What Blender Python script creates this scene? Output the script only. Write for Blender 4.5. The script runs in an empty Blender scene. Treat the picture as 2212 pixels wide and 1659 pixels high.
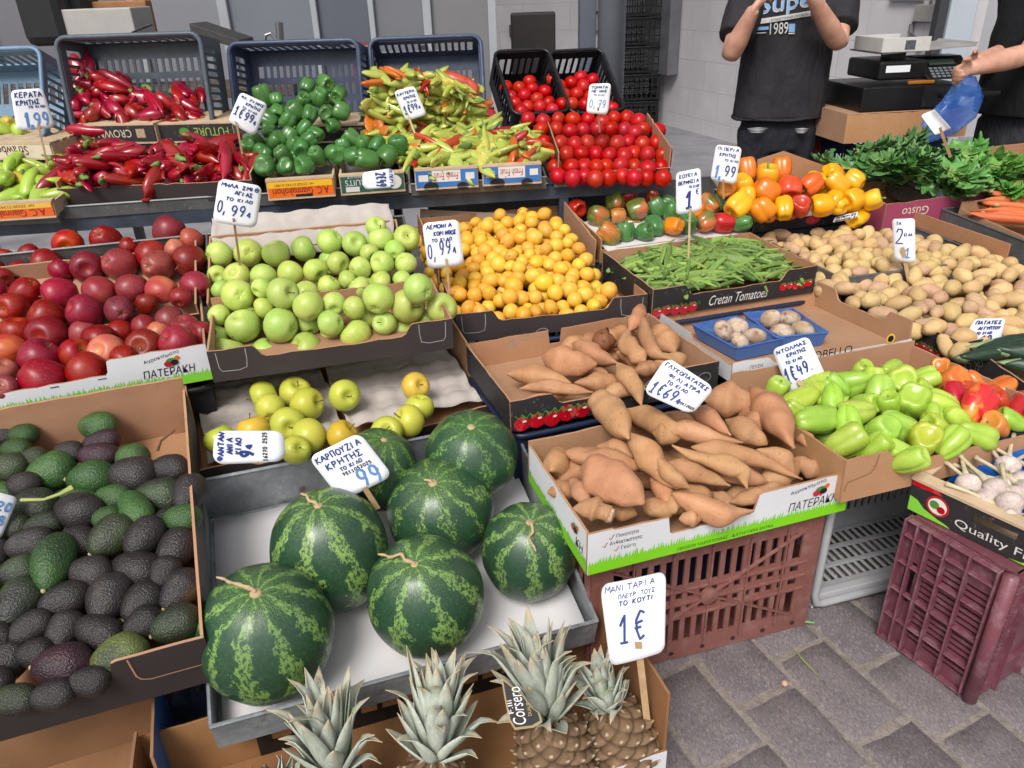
import bpy, math, random, base64, zlib
import numpy as np
from mathutils import Vector, Quaternion, Matrix
SC = bpy.context.scene
COL = SC.collection
rng = np.random.default_rng(11)
random.seed(4)

# ------------------------------------------------------------------ camera, sky, sun, exposure
CAM_H, CAM_F, PITCH, ROLL = 1.45, 1661.6, math.radians(27.2), math.radians(2.0)   # focal length in 1/2212 of the frame width
fwd = np.array([0, math.cos(PITCH), -math.sin(PITCH)]); rgt = np.array([1.0, 0, 0]); upv = np.cross(rgt, fwd)
R0 = math.cos(ROLL)*rgt - math.sin(ROLL)*upv; R1 = math.cos(ROLL)*upv + math.sin(ROLL)*rgt
cd = bpy.data.cameras.new('camera'); cam = bpy.data.objects.new('camera', cd); COL.objects.link(cam)
cd.sensor_width = 36.0; cd.lens = 36.0*CAM_F/2212.0; cd.clip_start = 0.05; cd.clip_end = 500
cam.matrix_world = Matrix(((R0[0], R1[0], -fwd[0], 0), (R0[1], R1[1], -fwd[1], 0), (R0[2], R1[2], -fwd[2], CAM_H), (0, 0, 0, 1)))
SC.camera = cam
W = bpy.data.worlds.new('World'); SC.world = W; W.use_nodes = True
wn = W.node_tree.nodes; wl = W.node_tree.links
SUN_EL, SUN_AZ = math.radians(50), math.radians(200)      # high soft sun behind and to one side of the viewer
sky = wn.new('ShaderNodeTexSky'); sky.sky_type = 'NISHITA'; sky.sun_disc = False
sky.sun_elevation = SUN_EL; sky.sun_rotation = SUN_AZ; sky.air_density = 1.0; sky.dust_density = 4.0; sky.ozone_density = 1.0
hs = wn.new('ShaderNodeHueSaturation'); hs.inputs['Saturation'].default_value = 0.25   # an overcast, milky sky
wl.new(sky.outputs[0], hs.inputs['Color']); wl.new(hs.outputs[0], wn['Background'].inputs['Color'])
wn['Background'].inputs['Strength'].default_value = 0.098
sd = bpy.data.lights.new('sun', 'SUN'); so = bpy.data.objects.new('sun', sd); COL.objects.link(so)
sd.energy = 1.4; sd.angle = math.radians(22); sd.color = (1.0, 0.965, 0.92)
dirv = Vector((math.sin(SUN_AZ)*math.cos(SUN_EL), math.cos(SUN_AZ)*math.cos(SUN_EL), math.sin(SUN_EL)))
so.rotation_euler = dirv.to_track_quat('Z', 'Y').to_euler(); so.location = (0, -3, 8)
vs = SC.view_settings; vs.view_transform = 'Standard'; vs.look = 'None'; vs.gamma = 1.0; vs.use_curve_mapping = False
vs.exposure = 0.66
SC.cycles.max_bounces = 8; SC.cycles.diffuse_bounces = 2

# ------------------------------------------------------------------ rays of the view, used to read positions off the photograph
def ray(x, y): return (x-1106.0)/CAM_F*R0 - (y-829.5)/CAM_F*R1 + fwd
def atz(x, y, z):
    d = ray(x, y); return np.array([0, 0, CAM_H]) + (z-CAM_H)/d[2]*d
def aty(x, y, Y):
    d = ray(x, y); return np.array([0, 0, CAM_H]) + Y/d[1]*d
def atplane(x, y, o, n):
    d = ray(x, y); c = np.array([0, 0, CAM_H]); return c + ((np.asarray(o)-c)@n)/(d@n)*d
def proj(p):
    q = np.asarray(p, float)-[0, 0, CAM_H]; z = q@fwd
    return 1106+CAM_F*(q@R0)/z, 829.5-CAM_F*(q@R1)/z

# ------------------------------------------------------------------ small helpers
def nrm(v):
    v = np.asarray(v, float); return v/np.linalg.norm(v)
def link_mesh(name, me, parent=None, kind=None):
    o = bpy.data.objects.new(name, me); COL.objects.link(o)
    if parent is not None: o.parent = parent
    if kind: o['kind'] = kind
    return o
def tag(o, label, cat, group=None):
    o['label'] = label; o['category'] = cat
    if group: o['group'] = group
    return o
def empty(name, loc=(0, 0, 0)):
    o = bpy.data.objects.new(name, None); COL.objects.link(o); o.location = loc; o.empty_display_size = .05; return o
class MB:
    """collects shapes into one mesh"""
    def __init__(s): s.v = []; s.f = []; s.m = []; s.n = 0
    def add(s, V, F, mi=0):
        b = s.n; V = np.asarray(V, float); s.v.append(V); s.n += len(V)
        s.f += [tuple(b+i for i in f) for f in F]; s.m += [mi]*len(F)
    def box(s, o, a, b, c, mi=0):
        o, a, b, c = map(lambda q: np.asarray(q, float), (o, a, b, c))
        V = [o, o+a, o+a+b, o+b, o+c, o+a+c, o+a+b+c, o+b+c]
        F = [(0, 3, 2, 1), (4, 5, 6, 7), (0, 1, 5, 4), (1, 2, 6, 5), (2, 3, 7, 6), (3, 0, 4, 7)]
        if np.cross(a, b)@c < 0: F = [f[::-1] for f in F]
        s.add(V, F, mi)
    def abox(s, x0, x1, y0, y1, z0, z1, mi=0): s.box((x0, y0, z0), (x1-x0, 0, 0), (0, y1-y0, 0), (0, 0, z1-z0), mi)
    def prism(s, P, d, mi=0, mside=None, mback=None):
        P = np.asarray(P, float); d = np.asarray(d, float); n = len(P)
        a = sum(np.cross(P[i]-P[0], P[(i+1) % n]-P[0]) for i in range(n))
        if a@d > 0: P = P[::-1]                     # front face P looks away from d
        V = np.r_[P, P+d]
        s.add(V, [tuple(range(n))], mi)
        b = s.n-2*n
        s.f.append(tuple(b+n+i for i in range(n-1, -1, -1))); s.m.append(mi if mback is None else mback)
        for i in range(n):
            j = (i+1) % n; s.f.append((b+j, b+i, b+n+i, b+n+j)); s.m.append(mi if mside is None else mside)
    def tube(s, pts, rad, seg=8, mi=0, flat=1.0, up=None, cap=True, lob=None):
        pts = np.asarray(pts, float); k = len(pts); rad = np.broadcast_to(np.asarray(rad, float), (k,))
        T = np.gradient(pts, axis=0); T /= np.linalg.norm(T, axis=1)[:, None]+1e-12
        a = np.array([0, 0, 1.0]) if up is None else np.asarray(up, float)
        if abs(a@T[0]) > .95: a = np.array([1.0, 0, 0])
        a = nrm(a-(a@T[0])*T[0]); V = []
        th = np.linspace(0, 2*np.pi, seg, endpoint=False)
        lb = 1 if lob is None else (1+lob[0]*np.cos(lob[1]*th+lob[2]))
        for i in range(k):
            a = nrm(a-(a@T[i])*T[i]); b = np.cross(T[i], a)
            V.append(pts[i]+rad[i]*(np.outer(np.cos(th)*lb, b)+flat*np.outer(np.sin(th)*lb, a)))
        V = np.concatenate(V); F = []
        for i in range(k-1):
            for j in range(seg):
                j2 = (j+1) % seg; F.append((i*seg+j, i*seg+j2, (i+1)*seg+j2, (i+1)*seg+j))
        if cap:
            V = np.r_[V, [pts[0]-T[0]*rad[0]*.25, pts[-1]+T[-1]*rad[-1]*.25]]
            for j in range(seg):
                j2 = (j+1) % seg; F.append((k*seg, j2, j)); F.append((k*seg+1, (k-1)*seg+j, (k-1)*seg+j2))
        s.add(V, F, mi)
    def ball(s, c, r, nu=16, nv=10, mi=0, axes=None):
        V, F = sphere(nu, nv); r = np.broadcast_to(np.asarray(r, float), (3,)); V = V*r
        if axes is not None: V = V@np.asarray(axes)
        s.add(V+np.asarray(c), F, mi)
    def mesh(s, name, mats, smooth=False):
        me = bpy.data.meshes.new(name); me.from_pydata(np.concatenate(s.v).tolist(), [], s.f)
        for m in (mats if isinstance(mats, (list, tuple)) else [mats]): me.materials.append(m)
        me.polygons.foreach_set('material_index', s.m)
        if smooth: me.polygons.foreach_set('use_smooth', [True]*len(s.f))
        me.update(); return me
    def build(s, name, mats, parent=None, smooth=False, kind=None): return link_mesh(name, s.mesh(name, mats, smooth), parent, kind)
def sphere(nu, nv):
    th = np.linspace(0, 2*np.pi, nu, endpoint=False); ph = np.linspace(0, np.pi, nv+1)[1:-1]
    V = [np.c_[np.sin(p)*np.cos(th), np.sin(p)*np.sin(th), np.full(nu, np.cos(p))] for p in ph]
    V = np.concatenate(V+[[[0, 0, 1]], [[0, 0, -1]]]); F = []; k = len(ph)
    for i in range(k-1):
        for j in range(nu):
            j2 = (j+1) % nu; F.append((i*nu+j, (i+1)*nu+j, (i+1)*nu+j2, i*nu+j2))
    for j in range(nu):
        j2 = (j+1) % nu; F.append((k*nu, j, j2)); F.append((k*nu+1, (k-1)*nu+j2, (k-1)*nu+j))
    return V, F
def bevel(o, w=.004, seg=2):
    m = o.modifiers.new('bevel', 'BEVEL'); m.width = w; m.segments = seg; m.limit_method = 'ANGLE'; return o

# ------------------------------------------------------------------ materials
def lin(h):
    h = h.lstrip('#'); c = [int(h[i:i+2], 16)/255 for i in (0, 2, 4)]
    return tuple(x/12.92 if x <= .04045 else ((x+.055)/1.055)**2.4 for x in c)+(1,)
class NT:
    def __init__(s, name):
        s.mat = bpy.data.materials.new(name); s.mat.use_nodes = True; s.t = s.mat.node_tree; s.p = s.t.nodes['Principled BSDF']
    def n(s, typ, **kw):
        nd = s.t.nodes.new(typ)
        for k, v in kw.items():
            if k.startswith('_'): setattr(nd, k[1:], v)
            else: s.set(nd, k, v)
        return nd
    def set(s, nd, k, v):
        k = int(k[1:]) if k[0] == 'i' and k[1:].isdigit() else k.replace('__', ' ')
        inp = nd.inputs[k]
        if isinstance(v, bpy.types.NodeSocket): s.t.links.new(v, inp)
        else: inp.default_value = v
    def coords(s, rnd=True, kind='Object'):
        tc = s.n('ShaderNodeTexCoord').outputs[kind]
        if not rnd: return tc
        oi = s.n('ShaderNodeObjectInfo'); m = s.n('ShaderNodeMath', _operation='MULTIPLY', i0=oi.outputs['Random'], i1=37.0)
        return s.n('ShaderNodeVectorMath', _operation='ADD', i0=tc, i1=m.outputs[0]).outputs[0]
    def noise(s, vec, scale, detail=3, rough=.5, dist=0): return s.n('ShaderNodeTexNoise', Vector=vec, Scale=scale, Detail=detail, Roughness=rough, Distortion=dist).outputs[0]
    def ramp(s, f, a, b, interp='LINEAR'):
        r = s.n('ShaderNodeMapRange', Value=f, i1=a, i2=b); r.interpolation_type = 'SMOOTHSTEP' if interp == 'S' else 'LINEAR'; return r.outputs[0]
    def mix(s, f, a, b, mode='MIX'):
        m = s.n('ShaderNodeMix', _data_type='RGBA', _blend_type=mode)
        for i, v in ((0, f), (6, a), (7, b)):
            if isinstance(v, bpy.types.NodeSocket): s.t.links.new(v, m.inputs[i])
            else: m.inputs[i].default_value = v
        return m.outputs[2]
    def math(s, op, a, b=0.0): return s.n('ShaderNodeMath', _operation=op, i0=a, i1=b).outputs[0]
    def vary(s, col, dv=.15, dh=.012, ds=.02):
        oi = s.n('ShaderNodeObjectInfo').outputs['Random']
        r2 = s.math('FRACT', s.math('MULTIPLY', oi, 7.31)); r3 = s.math('FRACT', s.math('MULTIPLY', oi, 13.7))
        h = s.n('ShaderNodeHueSaturation', Color=col, Value=s.ramp(oi, 0, 1), Hue=.5, Saturation=1.0)
        v = s.n('ShaderNodeMapRange', Value=oi, i3=1-dv, i4=1+dv); s.t.links.new(v.outputs[0], h.inputs['Value'])
        u = s.n('ShaderNodeMapRange', Value=r2, i3=.5-dh, i4=.5+dh); s.t.links.new(u.outputs[0], h.inputs['Hue'])
        w = s.n('ShaderNodeMapRange', Value=r3, i3=1-ds, i4=1+ds); s.t.links.new(w.outputs[0], h.inputs['Saturation'])
        return h.outputs[0]
    def bump(s, height, strength=.3, dist=.002):
        b = s.n('ShaderNodeBump', Strength=strength, Distance=dist, Height=height); s.t.links.new(b.outputs[0], s.p.inputs['Normal']); return b
    def out(s, col=None, rough=.5, spec=None, metal=None, coat=None):
        if col is not None: s.set(s.p, 'Base__Color', col)
        s.set(s.p, 'Roughness', rough)
        if spec is not None: s.p.inputs['Specular IOR Level'].default_value = spec
        if metal is not None: s.set(s.p, 'Metallic', metal)
        if coat: s.p.inputs['Coat Weight'].default_value = coat; s.p.inputs['Coat Roughness'].default_value = .15
        return s.mat
def plain(name, c, rough=.5, var=.08, scale=9, metal=None, bump=0, spec=None, c2=None):
    m = NT(name); v = m.coords(False); c = lin(c) if isinstance(c, str) else c
    d = lin(c2) if c2 else tuple(x*(1-2.2*var) for x in c[:3])+(1,)
    n = m.noise(v, scale, 5, .6)
    col = m.mix(m.ramp(n, .35, .7), c, d)
    if bump: m.bump(m.noise(v, scale*9, 4, .6), bump, .001)
    return m.out(col, rough, spec, metal)
def fruit(name, c1, c2, scale=9, lo=.4, hi=.65, rough=.35, speck=None, bump=None, dv=.15, dh=.012, spec=.5, stretch=None, coat=None, end=None, dust=None):
    m = NT(name); v = m.coords(True)
    vv = v
    if stretch: vv = m.n('ShaderNodeVectorMath', _operation='MULTIPLY', i0=v, i1=stretch).outputs[0]
    col = m.mix(m.ramp(m.noise(vv, scale, 4, .55), lo, hi), lin(c1), lin(c2))
    if end:                                           # (colour, axis coordinate from, to): colour at one end of the fruit
        g = m.n('ShaderNodeTexCoord').outputs['Generated']; z = m.n('ShaderNodeSeparateXYZ', Vector=g).outputs[2]
        z = m.math('ADD', z, m.math('MULTIPLY', m.math('SUBTRACT', m.noise(v, scale*1.5, 3), .5), .25))
        col = m.mix(m.ramp(z, end[1], end[2]), col, lin(end[0]))
    if speck:                                         # (colour, scale, threshold from, to, amount)
        f = m.ramp(m.noise(v, speck[1], 2, .5), speck[2], speck[3]); col = m.mix(m.math('MULTIPLY', f, speck[4]), col, lin(speck[0]))
    if dust:
        f = m.ramp(m.noise(v, dust[1], 5, .7), .45, .75); col = m.mix(m.math('MULTIPLY', f, dust[2]), col, lin(dust[0]))
    col = m.vary(col, dv, dh)
    if bump: m.bump(m.noise(v, bump[0], 4, .6), bump[1], .003)
    r = m.math('ADD', m.math('MULTIPLY', m.noise(v, scale*2, 3), .2), rough-.1)
    return m.out(col, r, spec, coat=coat)

# ------------------------------------------------------------------ lettering in a plain font, as flat raised meshes
TEXTS = {}
def want(*ss):
    for s in ss: TEXTS.setdefault(s, None)
def bake_texts():
    os_ = []
    for s in TEXTS:
        c = bpy.data.curves.new('lettering', 'FONT'); c.body = s; c.size = 1.0; c.resolution_u = 3; c.extrude = 0
        o = bpy.data.objects.new('lettering', c); COL.objects.link(o); os_.append((s, o))
    bpy.context.view_layer.update(); dg = bpy.context.evaluated_depsgraph_get()
    for s, o in os_:
        me = bpy.data.meshes.new_from_object(o.evaluated_get(dg))
        V = np.empty(len(me.vertices)*3); me.vertices.foreach_get('co', V); V = V.reshape(-1, 3)
        F = [tuple(p.vertices) for p in me.polygons]
        lo, hi = V.min(0), V.max(0); TEXTS[s] = (V, F, lo, hi)
        bpy.data.objects.remove(o); bpy.data.meshes.remove(me)
def letter(s, name, parent, mat, o, u, v, w, h, off, slant=0.0, flip=False, mb=None):
    """put text s in a w x h rectangle at o spanned by unit vectors u, v, lifted by vector off"""
    V, F, lo, hi = TEXTS[s]
    a = (V[:, 0]-lo[0])/(hi[0]-lo[0]); b = (V[:, 1]-lo[1])/(hi[1]-lo[1])
    if flip: a, b = 1-a, 1-b
    P = np.asarray(o)+off+np.outer(a*w+slant*b*h, u)+np.outer(b*h, v)
    own = mb is None
    if own: mb = MB()
    n = np.cross(u, v)
    mb.add(P, F if n@np.asarray(off) >= 0 else [f[::-1] for f in F])
    if own: return mb.build(name, mat, parent)
# ------------------------------------------------------------------ common materials
def kraft_mat(name, c, c2):
    m = NT(name); v = m.coords(True)
    st = m.n('ShaderNodeVectorMath', _operation='MULTIPLY', i0=v, i1=(6, 6, 90)).outputs[0]
    col = m.mix(m.ramp(m.noise(v, 7, 5, .65), .3, .75), lin(c), lin(c2))
    col = m.mix(m.math('MULTIPLY', m.ramp(m.noise(v, 38, 3, .6), .62, .8), .35), col, lin('#7d5a41'))
    col = m.vary(col, .1, .004, .08)
    m.bump(m.noise(st, 2.2, 3, .5), .25, .0015)
    return m.out(col, .75, .25)
KRAFT = kraft_mat('kraft_cardboard', '#b48a6a', '#a57b5c')
KRAFT_D = kraft_mat('worn_cardboard', '#9b7353', '#86603f')
def printed(name, c, wear='#a4805f', amt=.0, rough=.5, c2=None, wsc=26, lo=.6):
    m = NT(name); v = m.coords(True)
    col = m.mix(m.ramp(m.noise(v, 5, 4), .3, .7), lin(c), lin(c2 or c))
    if amt: col = m.mix(m.math('MULTIPLY', m.ramp(m.noise(v, wsc, 6, .7), lo, lo+.08), amt), col, lin(wear))
    col = m.vary(col, .08, .003, .05)
    m.bump(m.noise(v, 60, 3), .08, .001)
    return m.out(col, rough, .4)
DARKC = printed('black_printed_card', '#403839', '#8a7466', .25, .55, '#37302f', 40, .68)
WORNBLK = printed('scuffed_black_card', '#29282b', '#8c8783', .55, .55, '#2f2c2d', 60, .6)
WHITEC = printed('white_printed_card', '#dfe0e3', '#b7b0a6', .3, .45, '#d6d6da', 18, .68)
LIME = printed('lime_print', '#7fd02c', '#a5dd63', .2, .45)
INK = plain('black_ink', '#1c1b20', .5, .05)
BLUEINK = plain('blue_marker_ink', '#233b86', .5, .15, 60)
LBLUEINK = plain('pale_blue_marker_ink', '#5d8cc4', .5, .15, 60)
PAPER = plain('white_card', '#e6e8ec', .42, .02, 5)
WHITEINK = plain('white_ink', '#dcdad6', .5, .05)
REDINK = printed('red_print', '#c01f2c', '#e2656a', .5, .4, '#a51522', 30, .55)
GREENINK = plain('green_print', '#4f8f3a', .45, .1, 60)
ORANGEINK = printed('orange_print', '#e0702c', '#c9a27c', .25, .5, '#d9652a')
BLUEPRT = printed('blue_print', '#3f77bd', '#cfd8e4', .4, .5, '#3768ad', 45, .64)
GREENPRT = printed('dark_green_print', '#2f5a4a', '#b9b3a5', .2, .5)
YELLOWPRT = printed('yellow_print', '#e2b23a', '#d9c9a8', .25, .5)
PINKPRT = printed('pink_print', '#a24562', '#c9929d', .35, .5)
CREAMPRT = printed('cream_print', '#d5c7b2', '#b19c80', .3, .5)
WOODP = plain('pale_wood', '#cdb393', .7, .12, 14, bump=.3)
STICKW = plain('stick_wood', '#c9a67d', .65, .14, 20, bump=.2)
def galv(name, c, c2, rust, rough=.42):
    m = NT(name); v = m.coords(True)
    col = m.mix(m.ramp(m.noise(v, 9, 6, .7), .35, .65), lin(c), lin(c2))
    vo = m.n('ShaderNodeTexVoronoi', Vector=v, Scale=60.0).outputs['Distance']
    col = m.mix(m.math('MULTIPLY', m.ramp(vo, .1, .6), .35), col, lin(c2))
    col = m.mix(m.math('MULTIPLY', m.ramp(m.noise(v, 13, 6, .75), .56, .68), rust), col, lin('#5d3c2c'))
    col = m.mix(m.math('MULTIPLY', m.ramp(m.noise(v, 90, 3, .6), .64, .72), .5), col, lin('#b9babb'))
    m.bump(m.noise(v, 30, 4), .15, .002)
    return m.out(col, rough, .5, .15)
GALV = galv('galvanised_sheet', '#a9adb0', '#73797d', .85)
GALVD = galv('dull_galvanised_sheet', '#73736f', '#565759', .55)
STEEL = plain('blue_grey_steel', '#4b5361', .4, .2, 12, .3, .1)
def plastic(name, c, dust='#b9b5b2', amt=.3, rough=.42, dv=.06):
    m = NT(name); v = m.coords(True)
    col = m.mix(m.ramp(m.noise(v, 6, 4), .3, .7), lin(c), tuple(x*.8 for x in lin(c)[:3])+(1,))
    col = m.mix(m.math('MULTIPLY', m.ramp(m.noise(v, 22, 6, .75), .5, .8), amt), col, lin(dust))
    col = m.vary(col, dv, .004, .05)
    m.bump(m.noise(v, 45, 3), .1, .001)
    return m.out(col, rough, .45)
BROWNPL = plastic('red_brown_plastic', '#88564f', '#b09690', .45)
MAROONPL = plastic('maroon_plastic', '#784752', '#b59aa0', .5, .36)
GREYPL = plastic('pale_grey_plastic', '#b4b5b8', '#8a7b68', .35)
BLUEGREYPL = plastic('slate_blue_plastic', '#3f4c68', '#7d8ba3', .3, .4)
SLATEPL = plastic('weathered_grey_plastic', '#525b66', '#848b93', .35, .45)
LBLUEPL = plastic('pale_blue_plastic', '#6f8ca6', '#96a9b8', .3, .4)
BLACKPL = plastic('black_plastic', '#1a1a1d', '#55555a', .2, .35)
NAVYPL = plastic('navy_plastic', '#1f2a44', '#4a546b', .25, .4)
REDPL = plastic('red_plastic', '#7a2a2c', '#9d6a68', .3)
PAINTW = plain('painted_wall', '#b0b0b4', .6, .06, 2, bump=.05)
PULP = plain('paper_pulp', '#b9b0a9', .85, .06, 14, bump=.35, c2='#aaa19b')
TEXTLINE = plain('chalk_print', '#a9a6a2', .6, .1, 40)

# ------------------------------------------------------------------ the setting: pavement, shop floor, walls, ceiling
def stone_mat():
    m = NT('paving_stone'); v = m.coords(False)
    at = m.n('ShaderNodeAttribute'); at.attribute_name = 'tone'
    st = m.n('ShaderNodeVectorMath', _operation='MULTIPLY', i0=v, i1=(2.2, 1.0, 1.0)).outputs[0]
    n1 = m.noise(st, 95, 6, .8, .6); n2 = m.noise(v, 11, 5, .65)
    col = m.mix(m.ramp(n2, .35, .68), lin('#80777a'), lin('#6a6165'))
    col = m.mix(m.ramp(at.outputs['Fac'], 0, 1), col, lin('#857b7d'))
    col = m.mix(m.math('MULTIPLY', m.ramp(n1, .52, .62), .9), col, lin('#a69b9b'))
    col = m.mix(m.math('MULTIPLY', m.ramp(n1, .46, .36), .7), col, lin('#4b4144'))
    col = m.mix(m.math('MULTIPLY', m.ramp(m.noise(v, 5, 5, .7), .62, .74), .5), col, lin('#4a3a36'))
    m.bump(n1, .9, .006)
    return m.out(col, .6, .4)
def mortar_mat():
    m = NT('sandy_mortar'); v = m.coords(False)
    col = m.mix(m.ramp(m.noise(v, 60, 6, .7), .35, .65), lin('#a1978f'), lin('#7c736d'))
    m.bump(m.noise(v, 130, 5, .7), .9, .006); return m.out(col, .9, .2)
STONE, MORTAR = stone_mat(), mortar_mat()
g = MB(); g.add([(-60, -60, -.02), (60, -60, -.02), (60, 60, -.02), (-60, 60, -.02)], [(0, 1, 2, 3)])
g.build('ground', MORTAR, kind='structure')
def paving():
    th = math.radians(-66.2); u = np.array([math.cos(th), math.sin(th), 0]); n = np.array([-u[1], u[0], 0])
    mb = MB(); tone = []; N = 7
    for r in range(-9, 16):
        p0 = .925+.164*r; s = -5.2+random.random()*.2
        while s < .9:
            L = random.uniform(.19, .265); c = u*(s+L/2)+n*(p0+.082)
            if -1.2 < c[0] < 3.4 and .25 < c[1] < 4.6:
                j = rng.normal(0, .004, (4, 2)); gp = .002
                q = np.array([[-L/2+gp, -.082+gp], [L/2-gp, -.082+gp], [L/2-gp, .082-gp], [-L/2+gp, .082-gp]])+j
                V = []; ph = rng.random(4)*6
                for a in range(N):
                    for b in range(N):
                        A, B = a/(N-1), b/(N-1); e = (1-A)*(1-B)*q[0]+A*(1-B)*q[1]+A*B*q[2]+(1-A)*B*q[3]
                        edge = min(a, b, N-1-a, N-1-b); k = (0, 1, 1, 1)[edge]
                        if edge == 1: e = e*1.0
                        h = -.015 if edge == 0 else (-.0012 if edge == 1 else 0)
                        if edge == 0: e = e*(1+.01*rng.normal())
                        if edge == 1: e = e+np.sign(e)*[.026*(a in (1, N-2)), .015*(b in (1, N-2))]
                        h += .0022*math.sin(ph[0]+9*A+3*B)+.0022*math.sin(ph[1]+7*B-5*A)+rng.normal(0, .0008)
                        V.append(c+u*e[0]+n*e[1]+[0, 0, h])
                F = [(a*N+b, (a+1)*N+b, (a+1)*N+b+1, a*N+b+1) for a in range(N-1) for b in range(N-1)]
                mb.add(V, F); tone += [random.random()]*len(V)
            s += L
    o = mb.build('pavement', STONE, smooth=True, kind='structure')
    at = o.data.attributes.new('tone', 'FLOAT', 'POINT'); at.data.foreach_set('value', tone)
    at2 = MB(); at2.add([(-4, .0, -.0075), (6, .0, -.0075), (6, 4.6, -.0075), (-4, 4.6, -.0075)], [(0, 1, 2, 3)]); at2.build('mortar_bed', MORTAR, kind='structure')
paving()
CONC = plain('worn_concrete', '#95949a', .7, .1, 3, bump=.15, c2='#77767a')
g = MB(); g.abox(-6, 6.5, 4.62, 10.2, -.3, .12); bevel(g.build('shop_floor', CONC, kind='structure'), .01)
def tile_mat():
    m = NT('grey_wall_tile'); v = m.coords(False)
    w = m.n('ShaderNodeVectorMath', _operation='MULTIPLY', i0=v, i1=(1, 1, 1)).outputs[0]
    b = m.n('ShaderNodeTexBrick', Vector=w, Scale=1.0, Color1=lin('#d2cfd2'), Color2=lin('#cbc8cc'), Mortar=lin('#b3b0b4'), **{'Mortar__Size': .004, 'Brick__Width': .5, 'Row__Height': .26})
    col = m.mix(m.ramp(m.noise(v, 3, 5, .6), .35, .8), b.outputs['Color'], lin('#bebbbe'))
    m.bump(b.outputs['Fac'], -.3, .003)
    return m.out(col, .35, .45)
TILE = tile_mat()
def wall(name, x0, y0, x1, y1, z0, z1, m, t=.15):
    L = math.hypot(x1-x0, y1-y0); mb = MB(); mb.abox(0, L, z0, z1, -t, 0)        # local x along, y up, z out
    o = mb.build(name, m, kind='structure'); a = math.atan2(y1-y0, x1-x0)
    o.matrix_world = Matrix(((math.cos(a), 0, math.sin(a), x0), (math.sin(a), 0, -math.cos(a), y0), (0, 1, 0, 0), (0, 0, 0, 1)))
    return o
wall('side_wall', 1.52, 9.0, 2.86, 5.17, .12, 7.0, TILE)
wall('back_wall', -6, 9.0, 1.52, 9.0, .12, 7.0, TILE)
wall('left_wall', -6, 4.4, -6, 9.0, .12, 7.0, PAINTW)
wall('right_wall', 6.4, 9.0, 6.4, 4.4, .12, 7.0, PAINTW)
wall('side_room_wall', 3.05, 7.2, 6.4, 7.2, .12, 7.0, PAINTW)
g = MB(); g.abox(-6.3, 6.6, 4.5, 9.6, 7.0, 7.2); g.build('ceiling', plain('ceiling_plaster', '#8b8a88', .8, .05), kind='structure')
g = MB(); g.abox(-6.3, 6.6, 4.42, 4.62, 6.6, 7.6); g.build('shop_lintel', PAINTW, kind='structure')
# round steel column and the square pillar beside it
g = MB(); g.tube([(.625, 4.72, .12), (.625, 4.72, 7.0)], .077, 28)
COLM = plain('grey_column_paint', '#7b7f88', .45, .06, 4)
tag(g.build('round_column', COLM, smooth=True), 'round grey steel column rising behind the black tomato crates', 'column')
g = MB(); g.abox(.455, .545, 4.78, 4.92, .12, 7.0)
tag(bevel(g.build('square_pillar', plain('slate_paint', '#575c68', .5, .06, 4))), 'flat slate grey pillar standing close beside the round column', 'pillar')
jm = empty('door_frame', (2.72, 5.0, .12)); tag(jm, 'pale blue white metal door frame where the tiled wall ends', 'door frame')
g = MB(); g.abox(-.06, .10, 0, .1, 0, 3.08); bevel(g.build('post', plain('pale_metal_paint', '#b4bec8', .35, .04, 3), jm), .006)
g = MB(); g.abox(-.115, -.062, .02, .09, 0, 3.08); bevel(g.build('seal_strip', plain('dark_rubber', '#3c3d42', .5), jm), .004)
# cold room front: tall grey panels with pale trims
cold = empty('cold_room', (-3.2, 6.2, .12)); tag(cold, 'grey panelled cold room with pale upright trims behind the pepper crates', 'cold room')
tint = ['#6f6f75', '#85878d', '#72767f', '#595e69', '#707278', '#777778']
edges = [-3.72, -2.62, -1.98, -1.33, -.92, -.52, -.05]
for i in range(6):
    g = MB(); g.abox(edges[i]+3.2, edges[i+1]+3.2-.004, 0, .08, 0, 3.05)
    g.build('panel', plain('cold_room_panel', tint[i], .42, .05, 2), cold)
for i, x in enumerate(edges):
    wd = (.05, .03, .035, .022, .02, .03, .03)[i]
    g = MB(); g.abox(x+3.2-wd, x+3.2+wd, -.045, -.002, 0, 3.05); bevel(g.build('upright_trim', plain('pale_trim', '#a3a6ab' if i != 0 else '#5f646d', .35, .05, 3), cold), .006)
for x, z in ((-3.0, 1.1), (-1.28, 1.05), (-.60, 1.02)):
    g = MB(); g.abox(x+3.2, x+3.27, -.07, -.004, z-.12, z-.03); bevel(g.build('latch', plain('dark_latch', '#37373c', .4), cold), .008)
# fittings on the tiled back wall and side wall
def wall_fit(name, label, cat, x, y, z, w, h, m, d=.04, extra=None):
    o = MB(); o.abox(x-w/2, x+w/2, y-d, y, z-h/2, z+h/2); r = bevel(o.build(name, m), .008); tag(r, label, cat)
    if extra: e = MB(); e.abox(x-w*.32, x+w*.32, y-d-.012, y-d-.001, z-.012, z+.012); e.build('vent_slot', INK, r)
fitm = plain('beige_fitting', '#9a9894', .5, .04)
wall_fit('fuse_box', 'flat grey fuse box with a dark slot on the back wall', 'fuse box', .98, 8.99, 1.2, .17, .36, fitm, .04, 1)
wall_fit('wall_socket', 'small pale double socket on the tiled back wall', 'socket', 1.27, 8.99, 1.04, .10, .14, fitm)
wall_fit('light_switch', 'small dark switch on the wall beside the cold room', 'switch', .12, 8.99, 1.05, .035, .12, plain('switch_dark', '#4d4c4c', .5))
ch = empty('folding_chair', (.33, 8.3, .12)); tag(ch, 'dark padded chair standing against the back wall', 'chair')
pad = plain('dark_vinyl', '#3a3535', .5, .08)
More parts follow.
